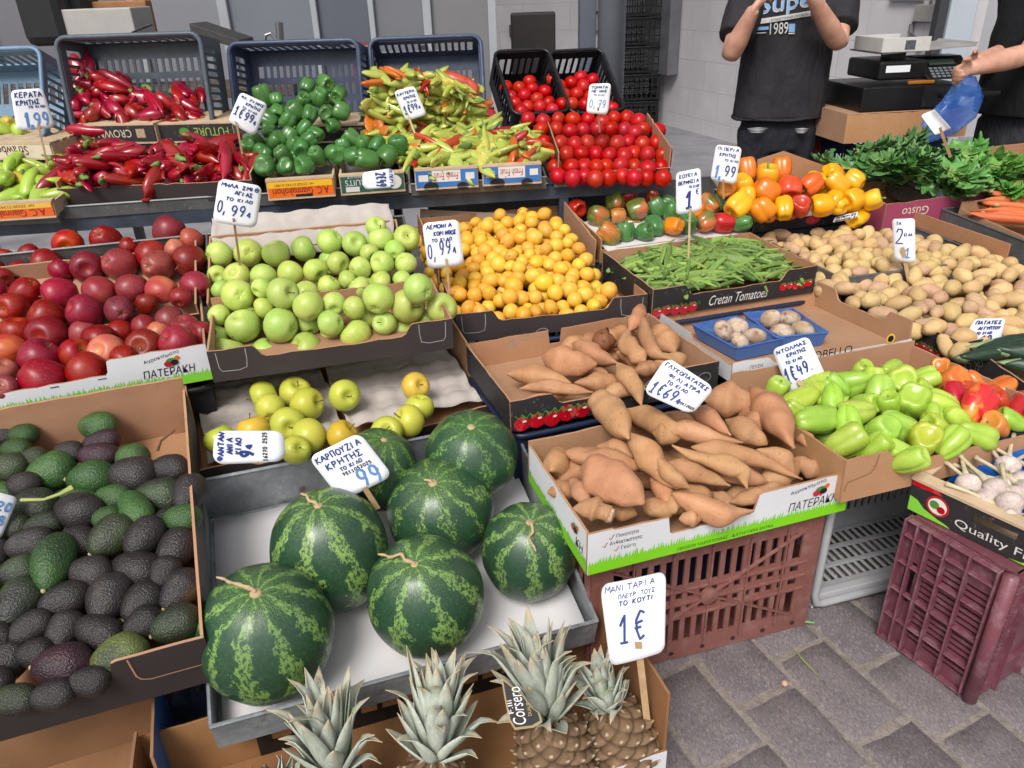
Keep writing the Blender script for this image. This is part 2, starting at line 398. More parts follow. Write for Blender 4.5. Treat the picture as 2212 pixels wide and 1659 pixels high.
g = MB(); g.abox(-.22, .22, 0, .05, .48, 1.12); bevel(g.build('backrest', pad, ch), .06, 4)
g = MB(); g.abox(-.25, .25, -.46, 0, .38, .46); bevel(g.build('seat', pad, ch), .03, 3)
for x in (-.2, .17):
    for y in (-.43, -.03): g = MB(); g.abox(x, x+.03, y, y+.03, 0, .378); g.build('leg', STEEL, ch)
# cable and socket box on the side wall, clear holder by the crate stack
sw = nrm([1.34, -3.83, 0]); swn = np.array([sw[1], -sw[0], 0]); swn = -swn if swn[0] > 0 else swn
def onwall(s, z, d=.01): return np.array([1.52, 9.0, 0])+sw*s+swn*d+[0, 0, z]
def sidehit(x, y): return atplane(x, y, np.array([1.52, 9, 0])+swn*.012, swn)
cab = MB(); cab.tube([sidehit(*p) for p in [(2012, 0), (1997, 40), (1972, 48), (1969, 72), (1987, 86), (1987, 108)]], .008, 6)
cab.tube([sidehit(1970, 52), sidehit(1968, 72)], .018, 6); cab.tube([sidehit(1988, 90), sidehit(1986, 108)], .02, 6)
tag(cab.build('wall_cable', plain('grey_cable', '#76757a', .4)), 'thin grey cable with plugs hanging on the tiled side wall', 'cable')
sb = MB(); p = sidehit(1999, 47); sb.box(p-sw*.08, sw*.16, [0, 0, .1], swn*.03)
tag(bevel(sb.build('socket_box', fitm), .006), 'small pale socket box beside the cable on the side wall', 'socket')
sb = MB(); p = sidehit(1960, 2); sb.box(p-sw*.14, sw*.28, [0, 0, .2], swn*.02)
tag(bevel(sb.build('wall_panel', fitm), .006), 'pale switch panel high on the tiled side wall', 'panel')
hl = MB(); p = sidehit(1436, 158); q = sidehit(1436, 60); hl.box(p-sw*.25, sw*.5, [0, 0, .85], swn*.12)
tag(bevel(hl.build('bag_holder', plain('grey_metal_sheet', '#858589', .3, .15, 5, .4)), .01), 'grey metal holder on the wall beside the black crate stack', 'holder')
# ------------------------------------------------------------------ boxes, trays and crates
def frame(O, yaw, tilt=0, w=1, d=1, h=.1):
    y, t = math.radians(yaw), math.radians(tilt)
    U = np.array([math.cos(y), math.sin(y), 0]); V = np.array([-math.sin(y)*math.cos(t), math.cos(y)*math.cos(t), math.sin(t)])
    return dict(O=np.array(O, float), U=U, V=V, N=np.cross(U, V), w=w, d=d, h=h)
def P(f, a, b, c): return f['O']+a*f['U']+b*f['V']+c*f['N']
BX = {
 'avocado': frame((-1.030, .925, .270), 19.6, 13.5, .465, .74, .145),
 'sweetF': frame((.140, 1.219, .377), 17.3, 0.5, .632, .36, .104),
 'lpep': frame((.712, 1.372, .423), 16.6, -3.5, .59, .455, .105),
 'yapple': frame((-.655, 1.340, .540), 21.5, 5.0, .655, .375, .085),
 'sweetB': frame((-.006, 1.690, .445), 18.5, -1.0, .605, .40, .085),
 'mush': frame((.605, 1.880, .462), 16.5, -3.0, .60, .44, .07),
 'redF': frame((-1.397, 1.650, .537), 20.3, 1.2, .63, .36, .102),
 'greenF': frame((-.783, 1.812, .553), 15.0, 3.0, .645, .305, .092),
 'lemonF': frame((-.163, 2.182, .478), 11.0, -1.0, .617, .36, .094),
 'lemonB': frame((-.245, 2.56, .50), 14.0, 9.0, .58, .44, .12),
 'fava': frame((.455, 2.280, .498), 16.8, 1.2, .606, .40, .096),
 'greenB': frame((-.905, 2.185, .552), 12.4, 22.0, .605, .33, .10),
 'mixP': frame((.338, 2.70, .545), 16.0, 6.0, .60, .44, .075),
 'orange': frame((.980, 2.985, .555), 13.0, 8.0, .59, .36, .05),
}
_c = np.array([0, 0, CAM_H])
BX['yapple'].update(O=_c+1.2*(BX['yapple']['O']-_c), w=.655*1.2, d=.375*1.2, h=.085*1.2)
BX['redB'] = frame(BX['greenB']['O']-.655*BX['greenB']['U']+[.01, -.06, .02], 15, 20, .635, .33, .10)
def jag(pts, amp=.0012, step=.03):
    out = []
    for a, b in zip(pts[:-1], pts[1:]):
        a, b = np.array(a, float), np.array(b, float); n = max(1, int(np.linalg.norm(b-a)/step))
        for i in range(n): out.append(a+(b-a)*i/n+(rng.normal(0, amp, 2) if 0 < i else 0))
    out.append(np.array(pts[-1], float)); return out
def profile(kind, L, h):
    lo = h*.62; k = min(.11, L*.2)
    if kind == 'flat': return [(0, h), (L, h)]
    if kind == 'cut': return [(0, h), (k, h), (k+.006, h-.004), (k+.022, lo+.006), (k+.034, lo), (L-k-.034, lo), (L-k-.022, lo+.006), (L-k-.006, h-.004), (L-k, h), (L, h)]
    if kind == 'cutL': return [(0, h), (k, h), (k+.008, h-.004), (k+.022, lo+.004), (k+.034, lo), (L, lo)]
    if kind == 'cutR': return [(0, lo), (L*.62, lo), (L*.62+.01, lo+.006), (L*.62+.02, h-.004), (L*.62+.03, h), (L, h)]
    if kind == 'low': return [(0, lo), (L, lo)]
    if kind == 'ends': return [(0, h), (.10, h), (.108, h-.005), (.112, lo), (L-.112, lo), (L-.108, h-.005), (L-.10, h), (L, h)]
    return kind
def panel(name, o, u, up, back, prof, t, mo, mi, parent, amp=.0012):
    top = jag(prof, amp); u, up, back = map(np.asarray, (u, up, back))
    pts = [np.zeros(2)+[prof[0][0], 0]]+top+[np.array([prof[-1][0], 0.])]
    Pn = [o+u*a+up*b for a, b in pts]
    mb = MB(); mb.prism(Pn, back*t, 0, 1, 1); return mb.build(name, [mo, mi], parent)
def carton(key, name, label, cat, mo, prof=('cut', 'flat', 'flat', 'flat'), mi=None, group=None, hh=(1, 1, 1, 1), t=.0055, floor=True):
    """open cardboard box: front, back, two side panels and a base"""
    mi = mi or KRAFT; f = BX[key]; r = empty(name); tag(r, label, cat, group); f['root'] = r
    w, d, h, U, V, N = f['w'], f['d'], f['h'], f['U'], f['V'], f['N']
    if prof[0]: panel('front_panel', P(f, 0, 0, 0), U, N, V, profile(prof[0], w, h*hh[0]), t, mo, mi, r)
    if prof[1]: panel('back_panel', P(f, w, d, 0), -U, N, -V, profile(prof[1], w, h*hh[1]), t, mo, mi, r)
    if prof[2]: panel('side_panel', P(f, 0, d-t-.0008, 0), -V, N, U, profile(prof[2], d-2*t-.0016, h*hh[2]), t, mo, mi, r)
    if prof[3]: panel('side_panel', P(f, w, t+.0008, 0), V, N, -U, profile(prof[3], d-2*t-.0016, h*hh[3]), t, mo, mi, r)
    if floor: mb = MB(); mb.box(P(f, t+.001, t+.001, .001), U*(w-2*t-.002), V*(d-2*t-.002), N*.005); mb.build('base', mi, r)
    return r
def slat_panel(mb, o, u, v, n, w, h, t, rows, mx=.03, bw=.011, mi=0):
    """plastic wall w x h with rows of windows; rows = [(v0, v1, count)] in metres from the bottom"""
    o, u, v, n = map(np.asarray, (o, u, v, n)); prev = 0
    for v0, v1, c in rows:
        mb.box(o+v*prev, u*w, v*(v0-prev), n*t, mi)
        mb.box(o+v*v0, u*mx, v*(v1-v0), n*t, mi); mb.box(o+v*v0+u*(w-mx), u*mx, v*(v1-v0), n*t, mi)
        step = (w-2*mx)/c
        for i in range(1, c): mb.box(o+v*v0+u*(mx+i*step-bw/2), u*bw, v*(v1-v0), n*t, mi)
        prev = v1
    mb.box(o+v*prev, u*w, v*(h-prev), n*t, mi)
def crate(f, name, label, cat, mat, rows_f=((.35, .8, 14),), rows_s=((.35, .8, 9),), rows_b=((.12, .3, 14), (.4, .6, 14), (.7, .88, 14)), rim=.012, group=None, open_front=False, t=.006, rimr=.009):
    """slotted plastic crate; rows given as fractions of the height"""
    r = empty(name); tag(r, label, cat, group); f['root'] = r
    w, d, h, U, V, N = f['w'], f['d'], f['h'], f['U'], f['V'], f['N']
    def sc(rows, k): return [(a*k, b*k, c) for a, b, c in rows]
    mb = MB(); slat_panel(mb, P(f, 0, 0, 0), U, N, V, w, h, t, sc(rows_f, h)); mb.build('front_panel', mat, r)
    mb = MB(); slat_panel(mb, P(f, 0, d-t, 0), U, N, V, w, h, t, sc(rows_f, h)); mb.build('back_panel', mat, r)
    for x in (0, w-t):
        mb = MB(); slat_panel(mb, P(f, x, t+.0005, 0), V, N, U, d-2*t-.001, h, t, sc(rows_s, h)); mb.build('side_panel', mat, r)
    mb = MB(); slat_panel(mb, P(f, t+.0005, t+.0005, .001), U, V, N, w-2*t-.001, d-2*t-.001, t, sc(rows_b, d-2*t-.001)); mb.build('base', mat, r)
    mb = MB(); k = .035; pts = []
    for cx, cy, a0 in ((w-k, k, -90), (w-k, d-k, 0), (k, d-k, 90), (k, k, 180)):
        for i in range(5): a = math.radians(a0+i*22.5); pts.append(P(f, cx+(k+rim*.4)*math.cos(a), cy+(k+rim*.4)*math.sin(a), h+.002))
    pts.append(pts[0]); pts.append(pts[1]); mb.tube(pts, rimr, 8, up=N, cap=False); mb.build('rim', mat, r, True)
    return r
def tray(f, name, label, mat=None, lip=.045, back=.045, side=None, t=.003, group='galvanised trays of the stall'):
    r = empty(name); tag(r, label, 'tray', group); mat = mat or GALVD; f['root'] = r
    w, d, U, V, N = f['w'], f['d'], f['U'], f['V'], f['N']
    mb = MB(); mb.box(P(f, t, t, 0), U*(w-2*t), V*(d-2*t), N*t); mb.build('base', mat, r)
    mb = MB(); mb.box(P(f, 0, 0, -.006), U*w, V*t, N*(lip+.006)); mb.tube([P(f, 0, t/2, lip+.002), P(f, w, t/2, lip+.002)], .0045, 6); mb.build('front_lip', mat, r)
    mb = MB(); mb.box(P(f, 0, d-t, 0), U*w, V*t, N*back); mb.tube([P(f, 0, d-t/2, back+.002), P(f, w, d-t/2, back+.002)], .0045, 6); mb.build('back_wall', mat, r)
    for x in (0, w-t):
        Q = [P(f, x, t+.001, 0), P(f, x, d-t-.001, 0), P(f, x, d-t-.001, back), P(f, x, t+.001, lip)]
        mb = MB(); mb.prism(Q, U*t); mb.tube([Q[3]+U*t/2, Q[2]+U*t/2], .0045, 6); mb.build('side_wall', mat, r)
    return r

# ---- prints used on several boxes
want('ΠΑΤΕΡΑΚΗ', 'ΚΗ', 'ΠΡΟΪΟΝ ΥΔΡΟΠΟΝΙΑΣ - ΚΑΤΗΓΟΡΙΑ EXTRA', 'Αγροκτήματα', 'Ποιότητα', 'Ανθεκτικότητα', 'Γεύση', 'Quality Fruits', 'Cretan Tomatoes',
     'A.C. Giannakohori', 'tel: 23320 51343-51081', 'Fresh Fruit', 'CROWN', 'FUTURE', 'FRUITS', 'PORTOBELLO', 'ΓΕΥΣΗ', 'SABOR', 'μανιτάρια', 'Strawberries', 'Tomatoes', 'Aegean Fresh', 'Fresh Tomatoes', 'Gusto',
     '1989', 'Superi', 'STREETWEAR DIVISION', 'SPECIAL', 'Corsero', 'F.lli', 'DUAUP', 'REDUCE', '✓', 'Franco')
bake_texts()
def grass(parent, o, u, v, L, h, off, seed=0):
    """lime band with a ragged grass edge"""
    rs = random.Random(seed); mb = MB(); n = int(L/.006); pts = [np.asarray(o)]; xs = 0
    top = []
    for i in range(n):
        x = L*i/n; top.append((x, h*(.62+.08*rs.random()))); top.append((min(L, x+L/n*.5+rs.uniform(-.002, .004)), h*(.85+.35*rs.random())))
    top.append((L, h*.7))
    poly = [(0, 0)]+top+[(L, 0)]
    base = MB(); base.add([o+off, o+off+u*L, o+off+u*L+v*h*.62, o+off+v*h*.62], [(0, 1, 2, 3)])
    for i in range(n):
        a, b, c = top[2*i], top[2*i+1], top[min(2*i+2, len(top)-1)]
        base.add([o+off+u*a[0]+v*h*.62, o+off+u*c[0]+v*h*.62, o+off+u*b[0]+v*b[1]], [(0, 1, 2)])
    return base.build('grass_print', LIME, parent)
def disc(mb, o, u, v, r, off, n=18, sx=1.0):
    th = np.linspace(0, 2*np.pi, n, endpoint=False); c = np.asarray(o)+off
    mb.add(c+np.outer(np.cos(th)*r*sx, u)+np.outer(np.sin(th)*r, v), [tuple(range(n))])
def logo(parent, o, u, v, s, off):
    """little bunch of vegetables"""
    k = off*.5
    for m, (x, y, r, sx), d in ((GREENINK, (.05, .25, .22, 2.2), 1), (ORANGEINK, (.5, .42, .2, 1.0), 1.5), (REDINK, (-.35, -.05, .28, 1.1), 2), (INK, (.22, .02, .25, 1.3), 2.5), (REDINK, (.02, -.25, .1, 1.0), 3)):
        mb = MB(); disc(mb, np.asarray(o)+u*x*s+v*y*s, u, v, r*s, off+k*d, sx=sx); mb.build('logo', m, parent)
def strokes(mb, o, u, v, pts, wd, off):
    """flat pen line through pts (in metres along u, v)"""
    p = np.array(pts, float); t = np.gradient(p, axis=0); t /= np.linalg.norm(t, axis=1)[:, None]+1e-9; n = np.c_[-t[:, 1], t[:, 0]]*wd/2
    a, b = p+n, p-n; V = [np.asarray(o)+off+u*x+v*y for x, y in np.r_[a, b]]; k = len(p)
    mb.add(V, [(k+i, k+i+1, i+1, i) for i in range(k-1)])
def tomatoes_print(parent, o, u, v, s, off, n=5, seed=1):
    rs = random.Random(seed); mb = MB(); gb = MB(); wb = MB(); k = off/np.linalg.norm(off)*.0004
    for i in range(n):
        x = (i+.5)*s*1.55-.1*s; y = rs.uniform(.35, .75)*s
        disc(mb, o+u*x+v*y, u, v, s*rs.uniform(.75, .95), off+k*i, 20); disc(wb, o+u*(x+.25*s)+v*(y+.3*s), u, v, s*.13, off+k*(n+4), 8, 1.8)
    for i in range(n*2):
        x = i*s*.8; strokes(gb, o, u, v, [(x, 1.3*s+rs.random()*.3*s), (x+.4*s, 1.05*s), (x+.7*s, 1.5*s), (x+1.0*s, .9*s)], s*.13, off+k*(n+1+.2*i))
    mb.build('tomato_print', REDINK, parent); gb.build('stem_print', GREENINK, parent); wb.build('shine_print', plain('pale_print', '#e8d5d3', .5), parent)

# ---- row of boxes nearest the street
carton('avocado', 'cardboard_box', 'long black cardboard box heaped with avocados, brown inside', 'box', DARKC, ('cutR', 'flat', 'flat', 'flat'), hh=(1, 1.25, 1.0, 1.0))
f = BX['avocado']
mb = MB(); q = -f['V']*.0012; strokes(mb, P(f, 0, 0, 0), f['U'], f['N'], [(.335, .142), (.337, .085), (.343, .072), (.357, .065), (.43, .065), (.463, .065)], .0035, q); mb.build('fold_line', KRAFT, f['root'])
# metal tray with melons
MT = frame((-.599, 1.022, .150), 17.5, 13, .80, .60)
tray(MT, 'metal_tray', 'large galvanised tray lined with white paper and holding watermelons', GALV, .075, .138, group=None)
f = MT; mb = MB()
n = 14; V_ = [P(f, .012+(.775)*i/(n-1), .008+.578*j/(n-1), .0065+.004*math.sin(i*1.1)*math.sin(j*.8)+(.02*max(0, (i-11)/2) if i > 11 else 0)) for j in range(n) for i in range(n)]
mb.add(V_, [(j*n+i, j*n+i+1, (j+1)*n+i+1, (j+1)*n+i) for j in range(n-1) for i in range(n-1)])
ps = mb.build('liner_paper', plain('white_liner', '#dddadb', .8, .04, 3, bump=.1), smooth=True); tag(ps, 'white paper sheet spread under the watermelons in the metal tray', 'paper')
so_ = ps.modifiers.new('thick', 'SOLIDIFY'); so_.thickness = .002; so_.offset = 1
# sweet potatoes, front (white printed box)
carton('sweetF', 'cardboard_box', 'white cardboard box with lime grass print and vegetable logo, full of sweet potatoes', 'box', WHITEC, ([(0, .104), (.055, .104), (.06, .1), (.18, .098), (.185, .06), (.19, .055), (.38, .055), (.387, .06), (.395, .1), (.405, .104), (.632, .104)], 'flat', 'flat', 'flat'), hh=(1, 1.1, 1, .95))
f = BX['sweetF']; r = f['root']; q = -f['V']*.0012; qs = -f['U']*.0012
grass(r, P(f, 0.001, 0, .0005), f['U'], f['N'], .63, .036, q, 3); grass(r, P(f, 0, .355, .0005), -f['V'], f['N'], .35, .036, qs, 5)
letter('ΠΑΤΕΡΑΚΗ', 'lettering', r, INK, P(f, .475, 0, .036), f['U'], f['N'], .125, .022, q, .12)
letter('Αγροκτήματα', 'lettering', r, INK, P(f, .475, 0, .078), nrm(f['U']+.18*f['N']), nrm(f['N']-.18*f['U']), .09, .012, q)
logo(r, P(f, .552, 0, .072), f['U'], f['N'], .03, q)
letter('ΠΡΟΪΟΝ ΥΔΡΟΠΟΝΙΑΣ - ΚΑΤΗΓΟΡΙΑ EXTRA', 'lettering', r, plain('dark_green_ink', '#2f5a1e', .5), P(f, .205, 0, .006), f['U'], f['N'], .235, .010, q*1.7, .15)
for i, (s, w_) in enumerate((('Ποιότητα', .05), ('Ανθεκτικότητα', .072), ('Γεύση', .032))):
    x = .062-.014*(i == 1)+.012*(i == 2); z = .079-.0165*i
    letter(s, 'lettering', r, INK, P(f, x, 0, z), f['U'], f['N'], w_, .0115, q); mb = MB(); strokes(mb, P(f, x-.016, 0, z), f['U'], f['N'], [(0, .005), (.004, 0), (.011, .012)], .0016, q); mb.build('tick_print', REDINK, r)
letter('ΚΗ', 'lettering', r, INK, P(f, 0, .06, .036), -f['V'], f['N'], .035, .022, qs, .1); logo(r, P(f, 0, .065, .072), -f['V'], f['N'], .028, qs)
# pale peppers
carton('lpep', 'cardboard_box', 'plain brown cardboard box of pale green and red peppers on a grey crate', 'box', kraft_mat('plain_cardboard', '#b48d6d', '#a9825f'), ('cutL', 'flat', 'flat', 'flat'), hh=(1, 1.25, 1, 1.1))
f = BX['lpep']; mb = MB(); strokes(mb, P(f, 0, 0, 0), f['U'], f['N'], [(.085, .105), (.08, .08), (.07, .062), (.045, .056), (.01, .05), (.004, 0.03)], .003, -f['V']*.0012); mb.build('fold_line', KRAFT_D, f['root'])
# yellow apples
carton('yapple', 'cardboard_box', 'brown cardboard box of yellow apples on pulp trays behind the metal tray', 'box', DARKC, ('cut', [(0, .14), (.13, .14), (.14, .115), (.60, .122), (.61, .14), (.786, .14)], [(0, .17), (.43, .12)], [(0, .13), (.43, .17)]), hh=(.55, 1, 1, 1))
def pulp_tray(key, O, w, d, label, tilt_extra=0, nx=5, ny=4, amp=.011, h0=.02):
    f = BX[key]; mb = MB(); nu, nv = nx*9, ny*9; V_ = []
    for j in range(nv+1):
        for i in range(nu+1):
            a, b = i/nu, j/nv; zz = -amp*(math.cos(2*math.pi*a*nx)+math.cos(2*math.pi*b*ny))*.5+amp*.5*(abs(math.sin(math.pi*a*nx)*math.sin(math.pi*b*ny)) < .2)
            e = min(a, b, 1-a, 1-b)
            V_.append(P(f, O[0]+a*w+.004*math.sin(9*b+3*a), O[1]+b*d+.004*math.sin(11*a), h0+zz+rng.normal(0, .0006)+tilt_extra*b+(.008*(1-e/.04) if e < .04 else 0)))
    mb.add(V_, [(j*(nu+1)+i, j*(nu+1)+i+1, (j+1)*(nu+1)+i+1, (j+1)*(nu+1)+i) for j in range(nv) for i in range(nu)])
    o = mb.build('pulp_tray', PULP, smooth=True); s = o.modifiers.new('thick', 'SOLIDIFY'); s.thickness = .002
    return tag(o, label, 'tray')
pulp_tray('yapple', (.025, .035), .35, .39, 'grey pulp apple tray under the heap of yellow apples', 0, 4, 4, .010, .045)
pulp_tray('yapple', (.385, .04), .38, .39, 'grey pulp apple tray under the few scattered yellow apples', 0, 4, 4, .010, .050)
# rear sweet potatoes and mushrooms
carton('sweetB', 'cardboard_box', 'wide black cardboard box with tomato print under the rear sweet potatoes', 'box', WORNBLK, ('cut', [(0, .085), (.30, .085), (.305, .04), (.34, .04), (.345, .085), (.605, .085)], 'flat', 'flat'), hh=(1.0, 1.3, 1, 1))
f = BX['sweetB']; tomatoes_print(f['root'], P(f, .01, 0, .004), f['U'], f['N'], .027, -f['V']*.0012, 5, 4)
carton('mush', 'cardboard_box', 'white printed mushroom box, nearly empty, with two blue punnets', 'box', WHITEC, ('cutL', 'flat', [(0, .07), (.20, .07), (.21, .05), (.43, .05)], 'cut'), hh=(.85, 1.05, 1, 1.3))
f = BX['mush']; r = f['root']; q = -f['V']*.0012
letter('PORTOBELLO', 'lettering', r, INK, P(f, .17, 0, .026), f['U'], f['N'], .22, .026, q); letter('μανιτάρια', 'lettering', r, REDINK, P(f, .26, 0, .006), f['U'], f['N'], .13, .014, q)
letter('ΓΕΥΣΗ', 'lettering', r, INK, P(f, .055, 0, .034), f['U'], f['N'], .04, .010, q, .1); letter('SABOR', 'lettering', r, YELLOWPRT, P(f, .09, 0, .006), f['U'], f['N'], .034, .013, q)
tomatoes_print(r, P(f, .40, 0, .006), f['U'], f['N'], .016, q, 5, 7)
letter('PORTOBELLO', 'lettering', r, INK, P(f, 0, .40, .012), -f['V'], f['N'], .20, .024, -f['U']*.0012)
mb = MB(); disc(mb, P(f, .52, 0, .05), f['U'], f['N'], .016, q*1.3); mb.build('emblem', YELLOWPRT, r); mb = MB(); disc(mb, P(f, .52, 0, .05), f['U'], f['N'], .010, q*1.8); mb.build('emblem', INK, r)
# red and green apples, lemons, beans
carton('redF', 'cardboard_box', 'white cardboard box with lime grass print holding the red apples', 'box', WHITEC, ([(0, .062), (.38, .062), (.386, .07), (.39, .1), (.40, .104), (.63, .104)], [(0, .125), (.17, .125), (.175, .10), (.63, .10)], 'flat', 'flat'))
f = BX['redF']; r = f['root']; q = -f['V']*.0012
grass(r, P(f, 0.001, 0, .0005), f['U'], f['N'], .628, .034, q, 8); letter('ΠΑΤΕΡΑΚΗ', 'lettering', r, INK, P(f, .465, 0, .034), f['U'], f['N'], .125, .022, q, .12)
letter('Αγροκτήματα', 'lettering', r, INK, P(f, .475, 0, .074), nrm(f['U']+.2*f['N']), nrm(f['N']-.2*f['U']), .09, .012, q); logo(r, P(f, .54, 0, .068), f['U'], f['N'], .03, q)
letter('ΠΡΟΪΟΝ ΥΔΡΟΠΟΝΙΑΣ - ΚΑΤΗΓΟΡΙΑ EXTRA', 'lettering', r, bpy.data.materials['dark_green_ink'], P(f, .17, 0, .006), f['U'], f['N'], .235, .010, q*1.7, .15)
for k in (.25, .36): mb = MB(); mb.box(P(f, k, -.0015, .055), f['U']*.02, f['V']*.001, f['N']*.002); mb.build('staple', STEEL, r)
carton('redB', 'cardboard_box', 'tilted grey lined box behind the white box, holding the rear red apples', 'box', DARKC, ('low', 'low', 'flat', 'flat'), hh=(.9, 1, .9, .9))
carton('greenF', 'cardboard_box', 'black cardboard box with a cut out front, full of large green apples', 'box', DARKC, ('cut', [(0, .092), (.44, .092), (.445, .115), (.645, .115)], 'flat', 'flat'))
f = BX['greenF']; mb = MB()
for x0, sg in ((.02, 1), (.625, -1)): strokes(mb, P(f, 0, 0, 0), f['U'], f['N'], [(x0, .085), (x0+.002*sg, .04), (x0+.008*sg, .03), (x0+.05*sg, .028), (x0+.07*sg, .034), (x0+.074*sg, .06), (x0+.074*sg, .088)], .002, -f['V']*.0012)
mb.build('fold_line', TEXTLINE, f['root'])
carton('greenB', 'cardboard_box', 'tilted black cardboard box lined with pulp paper, stacked with green apples', 'box', DARKC, ('low', 'flat', 'flat', 'flat'))
pulp_tray('greenB', (.01, .24), .58, .15, 'pulp paper sheet standing up behind the stacked green apples', .06, 5, 2, .008, .06)
carton('lemonF', 'cardboard_box', 'black cardboard box with a cut out front under the front of the lemons', 'box', DARKC, ('cut', None, 'flat', 'flat'), hh=(1, 1, 1, 1.0))
f = BX['lemonF']; mb = MB()
for x0, sg in ((.016, 1), (.601, -1)): strokes(mb, P(f, 0, 0, 0), f['U'], f['N'], [(x0, .085), (x0+.002*sg, .04), (x0+.008*sg, .03), (x0+.05*sg, .028), (x0+.07*sg, .034), (x0+.074*sg, .06), (x0+.074*sg, .088)], .002, -f['V']*.0012)
mb.build('fold_line', TEXTLINE, f['root'])
carton('lemonB', 'cardboard_box', 'worn cardboard box rising behind the lemons, its right wall showing', 'box', KRAFT_D, ('low', 'flat', 'flat', 'flat'), hh=(.6, .8, 1, 1.15))
carton('fava', 'cardboard_box', 'scuffed black tomato box filled with broad beans', 'box', WORNBLK, ('cut', 'flat', 'flat', 'flat'))
f = BX['fava']; r = f['root']; q = -f['V']*.0012
letter('Cretan Tomatoes', 'lettering', r, WHITEINK, P(f, .20, 0, .012), f['U'], f['N'], .22, .034, q, .25); tomatoes_print(r, P(f, .005, 0, .006), f['U'], f['N'], .02, q, 5, 11); tomatoes_print(r, P(f, .47, 0, .03), f['U'], f['N'], .016, q, 5, 12)
carton('mixP', 'cardboard_box', 'cardboard box of green, red and orange streaked peppers', 'box', KRAFT_D, ('flat', 'low', 'flat', 'low'), hh=(.7, 1, 1.2, 1))
mb = MB(); f = BX['mixP']; mb.box(P(f, .02, -.02, .05), f['U']*.56, f['V']*.30, f['N']*.002); tag(mb.build('newspaper_sheet', printed('newsprint', '#cfc9c8', '#b0404a', .8, .8, '#d8d4d2', 9, .62)), 'printed paper sheet under the streaked peppers above the beans', 'paper')
carton('orange', 'wooden_box', 'low black printed box with a white wooden rim, holding orange peppers', 'box', WORNBLK, ('flat', 'flat', 'flat', 'flat'))
f = BX['orange']; mb = MB(); mb.box(P(f, -.004, -.006, f['h']), f['U']*(f['w']+.008), f['V']*.03, f['N']*.012); mb.build('wooden_rim', plain('white_wood', '#ddd3c6', .6, .06), f['root'])
mb = MB(); disc(mb, P(f, .26, 0, .03), f['U'], f['N'], .02, -f['V']*.0012, sx=1.6); mb.build('raspberry_print', REDINK, f['root'])
cb = MB(); a = aty(1884-350, 335, 3.42); cb.prism([aty(*p, 3.46) for p in [(1636, 345), (1692, 327), (1790, 362), (1790, 410), (1636, 410)]], np.array([.005, .01, 0]), 0)
tag(cb.build('cardboard_sheet', KRAFT), 'brown cardboard flap standing up behind the orange peppers', 'cardboard')
cb = MB(); f = BX['lemonB']; cb.prism([aty(*p, 3.02) for p in [(908, 452), (1170, 466), (1150, 520), (905, 500)]], np.array([0, .006, 0]), 0)
tag(cb.build('paper_bag', plain('brown_bag_paper', '#ab9585', .8, .08, 8, bump=.2)), 'flattened brown paper bag lying behind the lemon heap', 'bag')
# ---- potatoes, trays and sloping metal trays at the end of the stall
pa, pb = atz(1770, 600, .50), atz(2078, 742, .50)
BX['potF'] = frame(pb+[0, 0, -.085], math.degrees(math.atan2(pb[1]-pa[1], pb[0]-pa[0]))+90, 0, .60, float(np.linalg.norm(pb-pa)), .085)
carton('potF', 'cardboard_box', 'torn black tomato box under the front half of the potatoes', 'box', WORNBLK, ('cut', None, 'flat', 'flat'))
f = BX['potF']; tomatoes_print(f['root'], P(f, 0, .22, .01), -f['V'], f['N'], .018, -f['U']*.0012, 6, 21)
tomatoes_print(f['root'], P(f, .02, 0, .006), f['U'], f['N'], .014, -f['V']*.0012, 3, 22)
PB = frame((1.135, 2.475, .46), 13.5, 0, .64, .62); tray(PB, 'metal_tray', 'grey metal tray with rusty rim under the rear half of the potatoes', GALVD, .075, .075, group=None)
cb = MB(); cb.prism([P(PB, .64, .60, .08), P(PB, .648, -.02, .08), P(PB, .648, -.02, .135), P(PB, .64, .60, .135)], PB['U']*.006, 0); tag(cb.build('cardboard_strip', KRAFT), 'torn cardboard strip holding back the potatoes beside the sloping metal tray', 'cardboard')
SP = frame((1.800, 3.129, .540), 18.1, 7.3, .95, .5); tray(SP, 'metal_tray', 'sloping dark metal tray under the spinach', GALVD, .07, .07, group=None)
CR = frame((1.905, 2.61, .480), 14.7, 3.4, .9, .5); tray(CR, 'metal_tray', 'sloping dark metal tray under the carrots', GALVD, .09, .085, group=None)
BX['carr'] = frame(P(CR, .03, .05, .012), 14.7, 6, .6, .40, .10)
carton('carr', 'cardboard_box', 'brown cardboard box full of carrots in the sloping tray', 'box', KRAFT, ('flat', 'flat', 'flat', 'flat'), hh=(1.1, 1, .75, 1))
a, b = atplane(1900, 410, SP['O'], SP['N']), atplane(2046, 470, SP['O'], SP['N'])
BX['spinA'] = frame(P(SP, .025, .03, .006), 18.1, 9, .32, .40, .10); BX['spinB'] = frame(P(SP, .36, .03, .006), 18.1, 9, .55, .40, .10)
TOMW = printed('pale_blue_white_print', '#d9dde2', '#b9574f', .5, .45, '#9fc0dc', 12, .62)
carton('spinA', 'cardboard_box', 'white and blue printed tomato box upside down under the spinach', 'box', TOMW, ('flat', 'flat', 'flat', 'flat'))
f = BX['spinA']; letter('Tomatoes', 'lettering', f['root'], REDINK, P(f, 0, .25, .02), -f['V'], f['N'], .17, .055, -f['U']*.0012, flip=True); letter('Aegean Fresh', 'lettering', f['root'], INK, P(f, 0, .30, .078), -f['V'], f['N'], .15, .016, -f['U']*.0012, flip=True)
mb = MB(); disc(mb, P(f, 0, .34, .06), -f['V'], f['N'], .028, -f['U']*.0016); mb.build('tomato_print', REDINK, f['root'])
